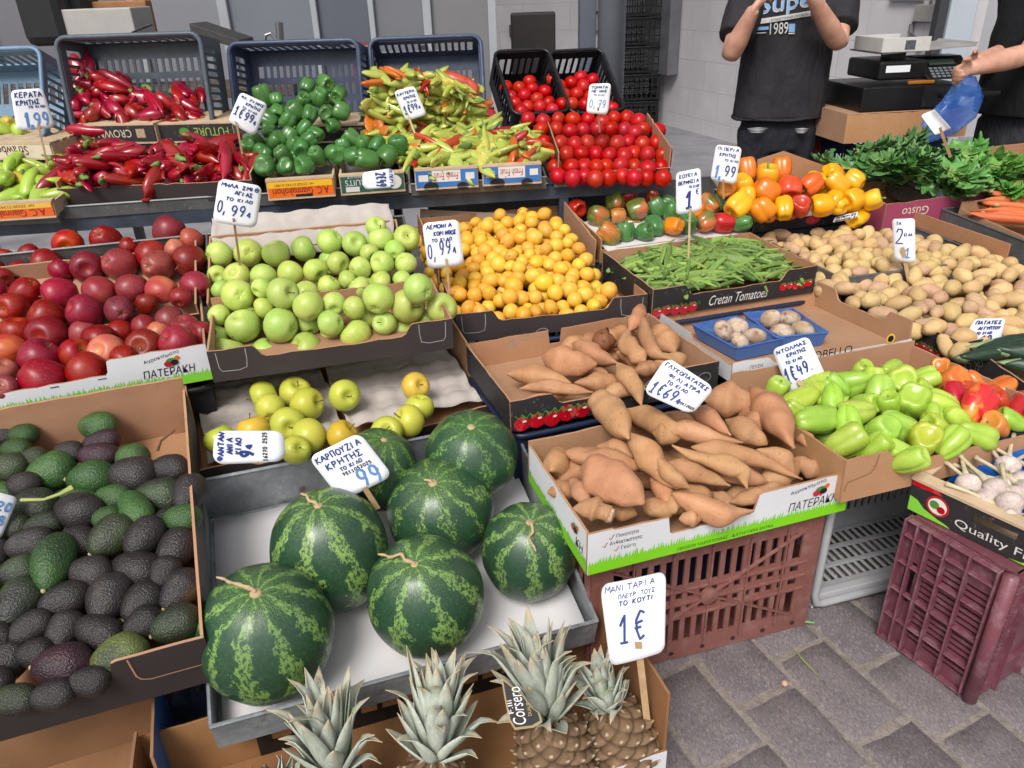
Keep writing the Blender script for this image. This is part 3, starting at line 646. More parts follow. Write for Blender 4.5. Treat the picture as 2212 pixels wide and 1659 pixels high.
carton('spinB', 'cardboard_box', 'cream printed tomato box upside down under the pale spinach leaves', 'box', printed('cream_red_print', '#d9cfc6', '#b3382f', .7, .45, '#d3c6bb', 9, .62), ('flat', 'flat', 'flat', 'flat'))
f = BX['spinB']; letter('Fresh Tomatoes', 'lettering', f['root'], REDINK, P(f, .10, 0, .03), f['U'], f['N'], .20, .04, -f['V']*.0012, flip=True)
letter('Franco', 'lettering', f['root'], INK, P(f, .13, 0, .074), f['U'], f['N'], .09, .02, -f['V']*.0012, flip=True)
GU = frame(aty(1905, 500, 3.02)-[0, 0, .02], 16, 0, .5, .35, .13); BX['gusto'] = GU
carton('gusto', 'cardboard_box', 'pink printed cardboard box wedged under the sloping metal trays', 'box', PINKPRT, ('flat', 'flat', 'flat', 'flat'))
letter('Gusto', 'lettering', GU['root'], CREAMPRT, P(GU, .08, 0, .07), GU['U'], GU['N'], .13, .035, -GU['V']*.0012, flip=True)
mb = MB(); disc(mb, P(GU, .34, 0, .05), GU['U'], GU['N'], .02, -GU['V']*.0012, sx=1.5); mb.build('leaf_print', GREENPRT, GU['root'])
# zucchini box
za = atz(2083, 742, .50); zb = atz(2069, 779, .43); zc = atz(2212, 825, .50)
yz = math.degrees(math.atan2(*(za-zc)[[1, 0]]))-90
BX['zuc'] = frame(zc-[0, 0, .10]-nrm(za-zc)*.10, yz, 0, .55, float(np.linalg.norm(zc-za))+.10, .10)
VEGPRT = printed('charcoal_printed_card', '#3a3637', '#8a7466', .2, .55, '#343031', 40, .68)
carton('zuc', 'cardboard_box', 'charcoal cardboard box with chalk drawn vegetables, holding zucchini', 'box', VEGPRT, ('flat', 'flat', 'flat', 'flat'))
f = BX['zuc']; mb = MB(); q = -f['U']*.0012; o = P(f, 0, f['d'], 0)
def ring(cx, cy, rx, ry, n=14): return [(cx+rx*math.cos(a), cy+ry*math.sin(a)) for a in np.linspace(0, 6.3, n)]
for s in [ring(.04, .045, .012, .012), ring(.075, .075, .018, .010), ring(.075, .06, .006, .016), ring(.13, .03, .016, .010), ring(.13, .03, .006, .005), ring(.18, .06, .010, .028), ring(.18, .06, .004, .02), ring(.235, .035, .018, .016), [(.235, .02), (.235, .05)], [(.228, .03), (.235, .04), (.244, .032)], ring(.29, .055, .02, .02), [(.10, .02), (.115, .04), (.108, .045)]]:
    strokes(mb, o, -f['V'], f['N'], s, .0018, q)
mb.build('vegetable_drawing', TEXTLINE, f['root'])
f = BX['sweetB']; mb = MB(); q = -f['V']*.0012
for s in [ring(.47, .04, .02, .022), [(.47, .02), (.47, .06)], ring(.52, .035, .016, .016), [(.51, .05), (.52, .06), (.53, .05)], ring(.56, .045, .02, .014), ring(.40, .05, .022, .02), [(.38, .05), (.42, .05)]]: strokes(mb, P(f, 0, 0, 0), f['U'], f['N'], s, .0018, q)
mb.build('vegetable_drawing', TEXTLINE, f['root'])
mb = MB(); q = f['V']*(-.006-.0012)
for s in [ring(.14, .06, .014, .012), ring(.15, .07, .010, .01), ring(.185, .08, .018, .008), ring(.24, .085, .02, .012)]: strokes(mb, P(f, 0, f['d'], 0), f['U'], f['N'], s, .0018, q)
mb.build('vegetable_drawing', TEXTLINE, f['root'])

# ---- plastic crates carrying the front boxes
c0, c1 = atz(1385, 1444, 0), atz(1738, 1352, 0)
yw = math.degrees(math.atan2(*(c1-c0)[[1, 0]])); Lc = float(np.linalg.norm(c1-c0))
CA = dict(O=c0-nrm(c1-c0)*.13+[0, 0, .004], U=nrm(c1-c0), V=np.array([0, 0, 1.0]), N=None, w=Lc+.13, d=.365, h=.30)
CA['N'] = np.cross(CA['U'], CA['V']); CA['O'] = CA['O']-CA['N']*.30          # lying on its side, base towards the street
def side_crate():
    r = empty('plastic_crate'); tag(r, 'red brown plastic crate lying on its side under the white sweet potato box', 'crate')
    U, V, N, w, d, h = CA['U'], CA['V'], CA['N'], CA['w'], CA['d'], CA['h']
    o = CA['O']+N*h; k = .012                                      # outer face of the base, looking at the street
    mb = MB(); rows = [(.055, .125, 16), (.145, .165, 16), (.185, .205, 16), (.225, .305, 16)]
    slat_panel(mb, o-N*.006, U, V, N, w, d, .006, rows, .05, .013); mb.build('base', BROWNPL, r)
    mb = MB()
    for i in range(1, 6): mb.box(o+U*(w*i/6-.002)+V*.03, U*.004, V*(d-.07), N*.006)
    for z in (.135, .175, .215): mb.box(o+U*.03+V*(z-.002), U*(w-.06), V*.0035, N*.005)
    c = o+U*w*.5+V*d*.5
    for sx, sy in ((1, 1), (1, -1), (-1, 1), (-1, -1)):
        e = U*sx*w*.42+V*sy*d*.36; n2 = nrm(np.cross(N, e)); mb.box(c-n2*.002, e, n2*.004, N*.007)
    mb.tube([c, c+N*.009], .022, 16); mb.build('rib', BROWNPL, r)
    mb = MB()
    for i in range(7):
        for z in (.02, d-.02): mb.tube([o+U*(w*(i+.5)/7)+V*z+N*.0, o+U*(w*(i+.5)/7)+V*z+N*.002], .006, 10)
    mb.build('rivet', plain('dark_hole', '#33201f', .6), r)
    for a in (0, 1):
        mb = MB(); slat_panel(mb, CA['O']+U*(a*(w-.006)), N, V, U, h-.0065, d, .006, [(.08, .16, 7), (.2, .28, 7)], .04); mb.build('side_panel', BROWNPL, r)
        mb = MB()
        for i in range(26): mb.box(o+U*(a*w+(0.0005 if a else -.0035))+V*(.02+i*.0128)-N*.03, U*.003, V*.006, N*.024)
        mb.build('ridge', BROWNPL, r)
    for z in (0, d-.006): mb = MB(); mb.box(CA['O']+U*.0065+V*z, U*(w-.013), V*.006, N*(h-.0065)); mb.build('long_side', BROWNPL, r)
side_crate()
# pale grey crate standing on its side under the pale peppers, open to the street
WC = dict(O=atz(1752, 1318, 0)+[0, 0, .004], w=.56, d=.40, h=.26); uu = nrm(atz(1870, 1288, 0)-atz(1752, 1318, 0)); WC['U'] = uu; WC['V'] = np.array([0, 0, 1.0]); WC['N'] = np.cross(uu, WC['V'])
def open_crate():
    r = empty('plastic_crate'); tag(r, 'pale grey slotted crate standing open on its side under the pale pepper box', 'crate')
    U, V, N, w, d, h = WC['U'], WC['V'], WC['N'], WC['w'], WC['d'], WC['h']; o = WC['O']-N*h
    mb = MB(); slat_panel(mb, o, U, V, N, w, d, .006, [(.07, .13, 22), (.155, .215, 22), (.24, .30, 22), (.33, .37, 22)], .03, .010); mb.build('base', GREYPL, r)
    mb = MB(); mb.box(o+N*.0065, U*.006, V*d, N*(h-.0065)); bevel(mb.build('side_panel', GREYPL, r), .002)
    mb = MB(); mb.box(o+N*.0065+U*(w-.006), U*.006, V*d, N*(h-.0065)); mb.build('side_panel', GREYPL, r)
    mb = MB(); slat_panel(mb, o+N*.0065+U*.0065+V*.0062, U, N, V, w-.013, h-.012, .006, [(.015, .06, 22), (.078, .123, 22), (.141, .186, 22)], .03, .010); mb.box(o+N*(h-.03)+U*.0065+V*.007, U*(w-.013), V*.028, N*.024); bevel(mb.build('long_side', GREYPL, r), .003)
    mb = MB(); mb.box(o+N*.0065+U*.0065+V*(d-.006), U*(w-.013), V*.006, N*(h-.012)); mb.build('long_side', GREYPL, r)
    mb = MB(); p = [o+N*h+U*(w*.98)+V*.012, o+N*h+U*.03+V*.012, o+N*h+U*.008+V*.02, o+N*h+U*.002+V*.05, o+N*h+U*.004+V*(d-.04), o+N*h+U*.02+V*(d-.01)]
    mb.tube(p, .011, 8, up=N); mb.build('rim', GREYPL, r, True)
open_crate()
# maroon crate under the garlic
g0, g1, g2 = atz(1891, 1373, 0), atz(2097, 1526, 0), atz(2212, 1448, 0)
def maroon():
    r = empty('plastic_crate'); tag(r, 'maroon ribbed plastic crate on the paving under the garlic box', 'crate')
    U, V = nrm(g1-g0), np.array([0, 0, 1.0]); N = np.cross(U, V); N = -N if N[1] > 0 else N
    w, h = float(np.linalg.norm(g1-g0)), .355; E = nrm(g2-g1); E = nrm(E-U*(E@U)); L = .5
    o = g0+[0, 0, .004]
    face = MB(); b = o-N*.022
    slat_panel(face, b, U, V, N, .062, h, .004, [(.13, .245, 1)], .018, .01)
    def louv(x0, x1):
        zs = [.02, .10, .18, .255]
        face.box(b+U*x0, U*(x1-x0), V*.028, N*.004)
        for i in range(4):
            z0 = .028+i*.062
            for k in range(4): face.box(b+U*x0+V*(z0+.0+k*.0155), U*(x1-x0), V*.0085, N*.004)
        face.box(b+U*x0+V*.276, U*(x1-x0), V*(h-.276), N*.004)
    louv(.0625, .152); louv(.1525, w-.03)
    face.build('side_panel', MAROONPL, r)
    rb = MB()
    for x in (0, .03, .06, .10, .152, w-.034): rb.box(b+N*.0045+U*x, U*.005, V*h, N*.0185)
    for z in (0, .075, .155, .235, .31, h-.005): 
        for x0, x1 in ((.0055, .0298), (.0355, .0598), (.0655, .0998), (.1055, .1518), (.1575, w-.0345)): rb.box(b+N*.0045+U*x0+V*z, U*(x1-x0), V*.004, N*.0165)
    bevel(rb.build('rib', MAROONPL, r), .0015)
    cp_ = MB(); cp_.tube([o+U*(w-.012)-N*.012, o+U*(w-.012)-N*.012+V*h], .015, 14); cp_.build('corner_post', MAROONPL, r, True)
    s = MB(); q0 = o+U*(w-.006)-N*.012; s.box(q0+E*.018-U*.006, E*L, V*h, U*.006)
    for i in range(24): s.box(q0+E*.024+V*(.01+i*.0142), E*.03, V*.007, U*.004)
    for x in (.07, .16, .25, .34, .43):  s.box(q0+E*x, E*.005, V*h, U*.010)
    for z in (.08, .2, .3): s.box(q0+E*.0755+V*z, E*(L-.08), V*.004, U*.0085)
    s.build('long_side', MAROONPL, r)
    s = MB(); s.box(o+E*.0-N*.03+V*.006+U*.003, U*(w-.02), -N*(L-.03), V*.006); s.build('long_side', MAROONPL, r)
    s = MB(); s.box(o+U*.0-N*.0225, U*.006, -N*(L-.025), V*h); s.build('long_side', MAROONPL, r)
    s = MB(); s.box(o-N*.0265+V*(h-.006), U*(w-.008), -N*(L-.03), V*.006); s.build('base', MAROONPL, r)
maroon()
# garlic box: wooden crate with a black printed side
GA = frame((.895, 1.425, .362), -55, 3.5, .50, .36, .085); BX['garlic'] = GA
def garlic_box():
    f = GA; r = empty('wooden_crate'); tag(r, 'wooden fruit crate with a black printed side, holding garlic', 'crate'); f['root'] = r
    U, V, N = f['U'], f['V'], f['N']; w, d, h = f['w'], f['d'], f['h']
    fm = WORNBLK
    # front with a hand hole
    mb = MB(); hx0, hx1, hz0, hz1 = .135, .225, .045, .066
    mb.box(P(f, 0, 0, 0), U*w, V*.007, N*hz0); mb.box(P(f, 0, 0, hz1), U*w, V*.007, N*(h-hz1-.002)); mb.box(P(f, 0, 0, hz0), U*hx0, V*.007, N*(hz1-hz0)); mb.box(P(f, hx1, 0, hz0), U*(w-hx1), V*.007, N*(hz1-hz0)); mb.build('front_panel', fm, r)
    mb = MB(); mb.box(P(f, -.002, -.003, h-.0015), U*(w+.004), V*.034, N*.007); mb.build('rim_board', WOODP, r)
    mb = MB(); mb.box(P(f, 0, .0345, h-.0015), U*.022, V*(d-.07), N*.0065); mb.box(P(f, -.0, .008, 0), U*.006, V*(d-.016), N*(h-.003)); mb.build('side_panel', WOODP, r)
    mb = MB(); mb.box(P(f, w-.006, .008, 0), U*.006, V*(d-.016), N*(h-.003)); mb.build('side_panel', WOODP, r)
    mb = MB(); mb.box(P(f, 0, d-.007, 0), U*w, V*.007, N*h); mb.build('back_panel', WOODP, r)
    mb = MB(); mb.box(P(f, .007, .008, .001), U*(w-.014), V*(d-.016), N*.006); mb.build('base', WOODP, r)
    q = -V*.0012
    letter('Quality Fruits', 'lettering', r, WHITEINK, P(f, .105, 0, .010), U, N, .205, .027, q)
    mb = MB(); disc(mb, P(f, .064, 0, .043), U, N, .0255, q, 30); mb.build('emblem', REDINK, r); mb = MB(); disc(mb, P(f, .064, 0, .043), U, N, .0205, q*1.5, 26); mb.build('emblem', printed('cream_spot', '#e5dfd2', '#e5dfd2', 0), r)
    mb = MB(); disc(mb, P(f, .057, 0, .045), U, N, .0105, q*2, 16); mb.build('emblem', GREENINK, r); mb = MB(); disc(mb, P(f, .073, 0, .038), U, N, .009, q*2.4, 16); mb.build('emblem', REDINK, r)
    mb = MB(); mb.add([P(f, .002, 0, .07)+q, P(f, .07, 0, .072)+q, P(f, .06, 0, .082)+q, P(f, .002, 0, .083)+q], [(0, 1, 2, 3)]); mb.build('corner_print', REDINK, r)
    mb = MB(); mb.add([P(f, x, 0, z)+q for x, z in ((.002, .001), (.10, .001), (.09, .006), (.07, .010), (.052, .016), (.035, .022), (.02, .036), (.002, .04))], [tuple(range(8))]); mb.add([P(f, x, 0, z)+q for x, z in ((.22, .001), (.498, .001), (.498, .012), (.36, .006), (.33, .01), (.295, .02), (.27, .018), (.245, .005))], [tuple(range(8))]); mb.build('leaf_print', LIME, r)
    mb = MB(); n = 10
    V_ = [P(f, .03+(w-.06)*i/(n-1), .10+.25*j/(n-1), .045+.016*math.sin(i*1.9+j)*math.cos(j*1.3)+(.035*(j/(n-1)))) for j in range(n) for i in range(n)]
    mb.add(V_, [(j*n+i, j*n+i+1, (j+1)*n+i+1, (j+1)*n+i) for j in range(n-1) for i in range(n-1)])
    t = mb.build('plastic_liner', plastic('blue_liner', '#2262b8', '#6ea0d8', .3, .3), smooth=True); tag(t, 'blue plastic sheet under the garlic in the wooden crate', 'plastic sheet')
garlic_box()
# ---- pineapple box on the ground and a box under the avocados
pb0 = np.array([-.62, .80, .012]); BX['pine'] = frame((-.655, .70, .012), 17.5, 0, .975, .36, .20)
carton('pine', 'cardboard_box', 'tall brown cardboard box on the paving holding the pineapples', 'box', WHITEC, ('flat', 'flat', 'flat', 'flat'), mi=KRAFT_D, hh=(.6, .75, .85, 1.35))
UA = frame((-1.20, .93, .012), 20, 0, .48, .5, .25); BX['underA'] = UA
crate(frame((-1.17, 1.06, .012), 19.6, 0, .52, .5, .22), 'plastic_crate', 'slate blue plastic crate on the ground under the avocado box', 'crate', BLUEGREYPL, rows_f=((.2, .5, 12), (.6, .85, 12)))
under_box = frame((-1.12, .80, .012), 20.5, 0, .46, .24, .19); BX['underA'] = under_box
carton('underA', 'cardboard_box', 'low brown cardboard box on the ground below the avocado box', 'box', BLUEPRT, ('low', 'flat', 'flat', 'flat'), mi=KRAFT_D)
# crates and stands under the middle rows
def under(key, mat, label, z0=.012, grow=(0, 0), rows=((.25, .5, 15), (.6, .85, 15)), n=1, top=None):
    f = BX[key]; z1 = (f['O'][2] if top is None else top)-.012; hh = (z1-z0)/n
    for i in range(n):
        b = frame((0, 0, 0), math.degrees(math.atan2(f['U'][1], f['U'][0])), 0, f['w']-.02, f['d']*.97, hh-.016)
        b['O'] = np.array([f['O'][0], f['O'][1], 0])+b['U']*.01+b['V']*(.012)+[0, 0, z0+i*hh]
        crate(b, 'plastic_crate', label, 'crate', mat, rows_f=rows, group='crates stacked under the boxes')
under('lemonF', NAVYPL, 'dark blue slotted crate supporting the box at the front of the lemons')
under('fava', NAVYPL, 'dark blue slotted crate supporting the broad bean box', top=.49)
_f = dict(BX['greenF']); _f['O'] = _f['O']+_f['V']*.38-_f['U']*.0; _f['d'] = .22; BX['green_support'] = _f
under('green_support', BLACKPL, 'black slotted crate behind the front box of green apples', top=.53)
under('redF', BLACKPL, 'black slotted crate supporting the front box of red apples')
_f = dict(BX['yapple']); _f['O'] = _f['O']+_f['V']*.20; _f['d'] = .22; BX['yellow_support'] = _f
under('yellow_support', BLACKPL, 'black slotted crate supporting the box of yellow apples')
under('sweetB', NAVYPL, 'dark blue slotted crate supporting the rear sweet potato box')
under('mush', BLACKPL, 'black slotted crate supporting the mushroom box', top=.395)
under('potF', NAVYPL, 'dark blue slotted crate supporting the front potato box')
under('zuc', BLACKPL, 'black slotted crate supporting the zucchini box')
b = frame((1.78, 2.62, .012), 14, 0, .9, .4, .42); crate(b, 'plastic_crate', 'navy plastic crate under the carrot tray beside the potatoes', 'crate', NAVYPL, rows_f=((.3, .6, 22), (.7, .92, 22)), rows_s=((.3, .6, 10), (.7, .92, 10)))
crate(frame((.26, 1.52, .012), 17, 0, .48, .28, .33), 'plastic_crate', 'navy crate between the two sweet potato boxes', 'crate', NAVYPL, rows_f=((.3, .55, 14), (.7, .9, 14)))
crate(frame((-.56, 1.10, .012), 17.5, 0, .70, .45, .125), 'plastic_crate', 'low black crate under the galvanised melon tray', 'crate', BLACKPL)
for key, lab in (('greenB', 'steel stand under the tilted green apple box'), ('redB', 'steel stand under the tilted red apple box'), ('lemonB', 'steel stand under the rear of the lemon heap'), ('mixP', 'steel stand under the streaked pepper box'), ('orange', 'steel stand under the orange pepper box')):
    f = BX[key]; r = empty('steel_stand'); tag(r, lab, 'stand')
    z = f['O'][2]-.02
    for a in (.04, f['w']-.07):
        mb = MB(); p = P(f, a, .02, 0); mb.box([p[0], p[1], 0], f['U']*.03, [0, .03, 0], [0, 0, z]); p2 = P(f, a, f['d']-.05, 0); mb.box([p2[0], p2[1], 0], f['U']*.03, [0, .03, 0], [0, 0, p2[2]-.03]); mb.build('leg', STEEL, r)
    mb = MB(); p = P(f, 0, .02, -.016); mb.box(p-[0, 0, .03], f['U']*f['w'], f['V']*.03, [0, 0, .028]); p = P(f, 0, f['d']-.04, -.016); mb.box(p-[0, 0, .03], f['U']*f['w'], f['V']*.03, [0, 0, .028]); mb.build('rail', STEEL, r)
for lab, fr in (('galvanised tray back wall behind the tilted red apples', frame(P(BX['redB'], -.04, .12, -.012), 15, 18, .70, .28)), ('galvanised tray back wall behind the green apples', frame(P(BX['greenB'], -.02, .12, -.012), 13, 20, .66, .28)), ('galvanised tray behind the lemon heap', frame((-.27, 2.90, .585), 13, 6, .64, .2)), ('galvanised tray behind the streaked peppers', frame((.33, 3.10, .60), 13, 6, .62, .16))):
    tray(fr, 'metal_tray', lab, GALVD, .02, .075, group=None)

# ---- rear table: blue grey steel frame, trays, inverted fruit boxes
def pxbox(pl, pr, z, d, tilt, h):
    a, b = atz(*pl, z), atz(*pr, z); return frame(a, math.degrees(math.atan2(*(b-a)[[1, 0]])), tilt, float(np.linalg.norm((b-a)[:2])), d, h)
tb = empty('steel_table', (-1.0, 2.9, 0)); tag(tb, 'blue grey steel table frame under the rear row of trays', 'table')
A, B = atz(80, 487, .745), atz(1440, 396, .745); u = nrm(B-A); n = np.array([-u[1], u[0], 0]); Lt = float(np.linalg.norm(B-A))
def tpart(name, mb): o = mb.build(name, STEEL, tb); o.location = (1.0, -2.9, 0); return o
mb = MB(); mb.box(A-u*.9+n*.02-[0, 0, .035], u*(Lt+.9), n*.04, [0, 0, .05]); tpart('front_beam', mb)
mb = MB(); mb.box(A-u*.9+n*.75-[0, 0, .035], u*(Lt+.9), n*.04, [0, 0, .05]); tpart('rear_beam', mb)
for s in (-.6, .07, 1.0, 1.92, Lt-.04):
    for k in (.022, .752): mb = MB(); p = A+u*s+n*k; mb.box([p[0], p[1], 0], u*.036, n*.036, [0, 0, .709]); tpart('leg', mb)
for s in (.07, 1.0, 1.92): mb = MB(); mb.box(A+u*s+n*.0605-[0, 0, .03], u*.03, n*.689, [0, 0, .03]); tpart('cross_bar', mb)
for lab, pl, pr in (('rear table tray under the pale horn peppers', (-170, 492), (130, 478)), ('rear table tray under the long red peppers', (138, 470), (548, 441)), ('rear table tray under the green bell peppers', (556, 442), (884, 418)), ('rusty rear table tray under the blue fruit boxes', (889, 420), (1180, 404)), ('rear table tray under the tomato stack', (1197, 402), (1440, 386))):
    tray(pxbox(pl, pr, .765, .50, 11, .05), 'metal_tray', lab, GALVD, .038, .05)
def fruit_box(key, pl, pr, z, h, label, mat, d=.38, tilt=2, inv=True, frame_mat=None, gap=0):
    """shallow wooden fruit box seen from the front, turned upside down"""
    f = pxbox(pl, pr, z, d, tilt, h); BX[key] = f; r = empty('fruit_box'); tag(r, label, 'box'); f['root'] = r
    U, V, N, w = f['U'], f['V'], f['N'], f['w']
    mb = MB(); mb.box(P(f, .004, 0, .004), U*(w-.008), V*.006, N*(h-.012)); mb.build('front_panel', mat, r)
    mb = MB(); mb.box(P(f, 0, -.001, h-.0075), U*w, V*.03, N*.007); mb.box(P(f, 0, -.001, -.003), U*w, V*.03, N*.0065); mb.build('wooden_rail', WOODP, r)
    for x in (0, w-.008): mb = MB(); mb.box(P(f, x, .0065, .004), U*.008, V*(d-.013), N*(h-.0125)); mb.build('side_panel', WOODP, r)
    mb = MB(); k = 6
    if key in ('gk', 'fr', 'ff1', 'ff2', 'gk2'): mb.box(P(f, .009, .0075, .0), U*(w-.018), V*(d-.02), N*.004)
    else:
     for i in range(k): mb.box(P(f, .0, .031+i*(d-.03)/k, h-.006), U*w, V*((d-.03)/k-.012), N*.005)
    mb.build('slat', WOODP, r)
    mb = MB(); mb.box(P(f, .004, d-.006, .004), U*(w-.008), V*.006, N*(h-.012)); mb.build('back_panel', WOODP, r)
    return f
def lab_on(f, s, mat, x, z, w, h, flip=True): letter(s, 'lettering', f['root'], mat, P(f, x, 0, z), f['U'], f['N'], w, h, -f['V']*.0014, flip=flip)
DKRED = plain('dark_red_ink', '#8f1f1c', .5)
f = fruit_box('gk', (580, 432), (725, 422), .79, .072, 'orange and yellow printed fruit box upside down under the green peppers', ORANGEINK)
mb = MB(); mb.box(P(f, .006, -.0006, .040), f['U']*(f['w']-.012), f['V']*.0005, f['N']*.022); mb.build('yellow_band', YELLOWPRT, f['root']); lab_on(f, 'A.C. Giannakohori', DKRED, .02, .012, .20, .026); lab_on(f, 'tel: 23320 51343-51081', DKRED, .03, .045, .14, .009)
mb = MB(); mb.box(P(f, .10, -.0012, .004), f['U']*.06, f['V']*.0006, f['N']*.010); mb.build('hand_hole', INK, f['root'])
f = fruit_box('fr', (737, 421), (876, 411), .79, .072, 'dark green printed fruit box upside down beside the orange one', GREENPRT)
lab_on(f, 'FRUITS', WHITEINK, .02, .030, .085, .022); lab_on(f, 'REDUCE', WHITEINK, .03, .058, .05, .008); mb = MB(); mb.box(P(f, .02, -.0006, .008), f['U']*.05, f['V']*.0005, f['N']*.018); disc(mb, P(f, .20, 0, .035), f['U'], f['N'], .026, -f['V']*.001); mb.build('white_patch', WHITEINK, f['root'])
for key, a, b, lab in (('ff1', (898, 410), (1034, 402), 'blue white printed fruit box upside down under the chilies'), ('ff2', (1043, 401), (1170, 394), 'second blue white printed fruit box, nearer the tomato stack')):
    f = fruit_box(key, a, b, .79, .075, lab, BLUEPRT); w = f['w']
    mb = MB(); mb.box(P(f, w*.27, -.0006, .024), f['U']*w*.45, f['V']*.0005, f['N']*.042); mb.box(P(f, w*.06, -.0006, .028), f['U']*w*.15, f['V']*.0005, f['N']*.024); mb.box(P(f, w*.80, -.0006, .03), f['U']*w*.14, f['V']*.0005, f['N']*.024); mb.build('white_patch', WHITEINK, f['root']); lab_on(f, 'Fresh Fruit', REDINK, w*.30, .032, w*.38, .026)
    mb = MB(); disc(mb, P(f, w*.25, 0, .006), f['U'], f['N'], .02, -f['V']*.001, sx=1.4); disc(mb, P(f, w*.75, 0, .004), f['U'], f['N'], .016, -f['V']*.001, sx=1.4); mb.build('dark_print', INK, f['root'])
f = fruit_box('gk2', (-110, 483), (122, 468), .79, .06, 'yellow orange printed fruit box upside down under the pale horn peppers', ORANGEINK); w = f['w']
mb = MB(); mb.box(P(f, .006, -.0006, .034), f['U']*(w-.012), f['V']*.0005, f['N']*.019); mb.build('yellow_band', YELLOWPRT, f['root']); lab_on(f, 'A.C. Giannakohori', DKRED, w-.25, .008, .22, .024); lab_on(f, 'tel: 23320 51343-51081', DKRED, w-.22, .039, .16, .009)
# box under the red peppers (black front) and second tier boxes behind
BX['redP'] = frame((-1.610, 2.817, .787), 3, 11.5, .69, .40, .075)
carton('redP', 'cardboard_box', 'black cardboard box under the heap of long red peppers', 'box', DARKC, ('flat', None, 'flat', 'flat'), hh=(1, 1, 1.3, 1.3))
BX['tomS'] = frame((.205, 3.02, .78), 3, 9, .44, .44, .085)
carton('tomS', 'cardboard_box', 'black and red printed box holding the neat tomato stack', 'box', WORNBLK, ([(0, .03), (.44, .03)], 'flat', 'flat', 'flat'), hh=(1, 1, 1.3, 1.3))
f = BX['tomS']; mb = MB(); mb.box(P(f, .445, .0, .03), f['U']*.001, f['V']*.30, f['N']*.07); mb.build('side_print', printed('red_blue_print', '#b0303a', '#3a5fa8', .9, .5, '#c0bfc4', 9, .55), f['root'])
def px2(key, pl, pr, Y, *a, **k):
    f0 = aty(*pl, Y); return fruit_box(key, pl, pr, f0[2], *a, **k)
f = px2('crown', (172, 311), (341, 308), 3.22, .075, 'black fruit box lettered CROWN upside down behind the red peppers', WORNBLK, d=.30, tilt=2); lab_on(f, 'CROWN', CREAMPRT, .09, .022, .14, .030)
mb = MB(); [mb.box(P(f, x, -.0006, .02), f['U']*.036, f['V']*.0005, f['N']*.034) for x in (.035, .25)]; mb.build('crown_print', plain('tan_print', '#b9a583', .5, .2, 90), f['root'])
f = px2('future', (346, 308), (508, 304), 3.22, .075, 'black fruit box lettered FUTURE upside down beside the CROWN box', WORNBLK, d=.30, tilt=2); lab_on(f, 'FUTURE', plain('lime_ink', '#9fb45a', .5), .15, .022, .14, .032)
mb = MB(); disc(mb, P(f, .11, 0, .038), f['U'], f['N'], .018, -f['V']*.001, sx=1.2); mb.build('leaf_print', GREENINK, f['root'])
f = px2('berry', (-95, 345), (118, 343), 3.12, .062, 'cream fruit box lettered Strawberries upside down behind the horn peppers', CREAMPRT, d=.30, tilt=2); lab_on(f, 'Strawberries', plain('brown_ink', '#5a3a2e', .5), .12, .016, .20, .034)
f = px2('dkbox', (676, 308), (812, 303), 3.34, .07, 'black fruit box with small print upside down behind the green peppers', WORNBLK, d=.30, tilt=2); lab_on(f, 'tel: 23320 51343-51081', CREAMPRT, .08, .045, .13, .009)
mb = MB(); disc(mb, P(f, .17, 0, .022), f['U'], f['N'], .02, -f['V']*.001, sx=2.2); mb.build('plum_print', plain('plum_blue', '#2a3484', .5), f['root'])
f = px2('chbox', (800, 312), (1060, 300), 3.36, .08, 'plain wooden fruit box upside down under the rear chilies', CREAMPRT, d=.30, tilt=2)
# slanting plastic crates at the back
def nearer(f, k): f['O'] = _c+k*(f['O']-_c); f['w'] *= k; f['d'] *= k; f['h'] *= k; return f
crate(nearer(frame((-1.919, 3.874, .910), -.9, 82, .62, .375, .25), .90), 'plastic_crate', 'weathered grey crate propped on edge with red peppers in it', 'crate', SLATEPL, rows_f=((.3, .8, 13),), rows_b=((.18, .34, 16), (.42, .58, 16), (.66, .82, 16)))
crate(nearer(frame((-1.275, 4.177, .842), -3.8, 79, .615, .37, .25), .87), 'plastic_crate', 'slate blue crate propped on edge with green bell peppers in it', 'crate', BLUEGREYPL, rows_b=((.18, .34, 16), (.42, .58, 16), (.66, .82, 16)))
crate(nearer(frame((-.640, 4.225, .807), 3, 68, .535, .37, .25), .87), 'plastic_crate', 'blue crate propped on edge with pale chilies spilling out', 'crate', BLUEGREYPL, rows_b=((.25, .5, 16), (.6, .8, 16)), rows_s=((.3, .5, 9), (.6, .85, 9)))
crate(nearer(frame((-2.616, 3.781, .826), -1.2, 66, .60, .385, .25), .90), 'plastic_crate', 'pale blue crate propped on edge with horn peppers in it', 'crate', LBLUEPL, rows_b=((.2, .45, 14), (.6, .85, 14)))
for (o, yw, lab) in (((.022, 3.832, .782), 16, 'tilted black crate of loose tomatoes, nearer the chilies'), ((.292, 3.912, .768), 15.4, 'tilted black crate of loose tomatoes, nearer the round column')):
    crate(nearer(frame(o, yw, 38.5, .268, .394, .193), .92), 'plastic_crate', lab, 'crate', BLACKPL, rows_f=((.3, .8, 6),), rows_s=((.35, .8, 9),), rows_b=((.2, .5, 9), (.6, .8, 9)), rimr=.007)
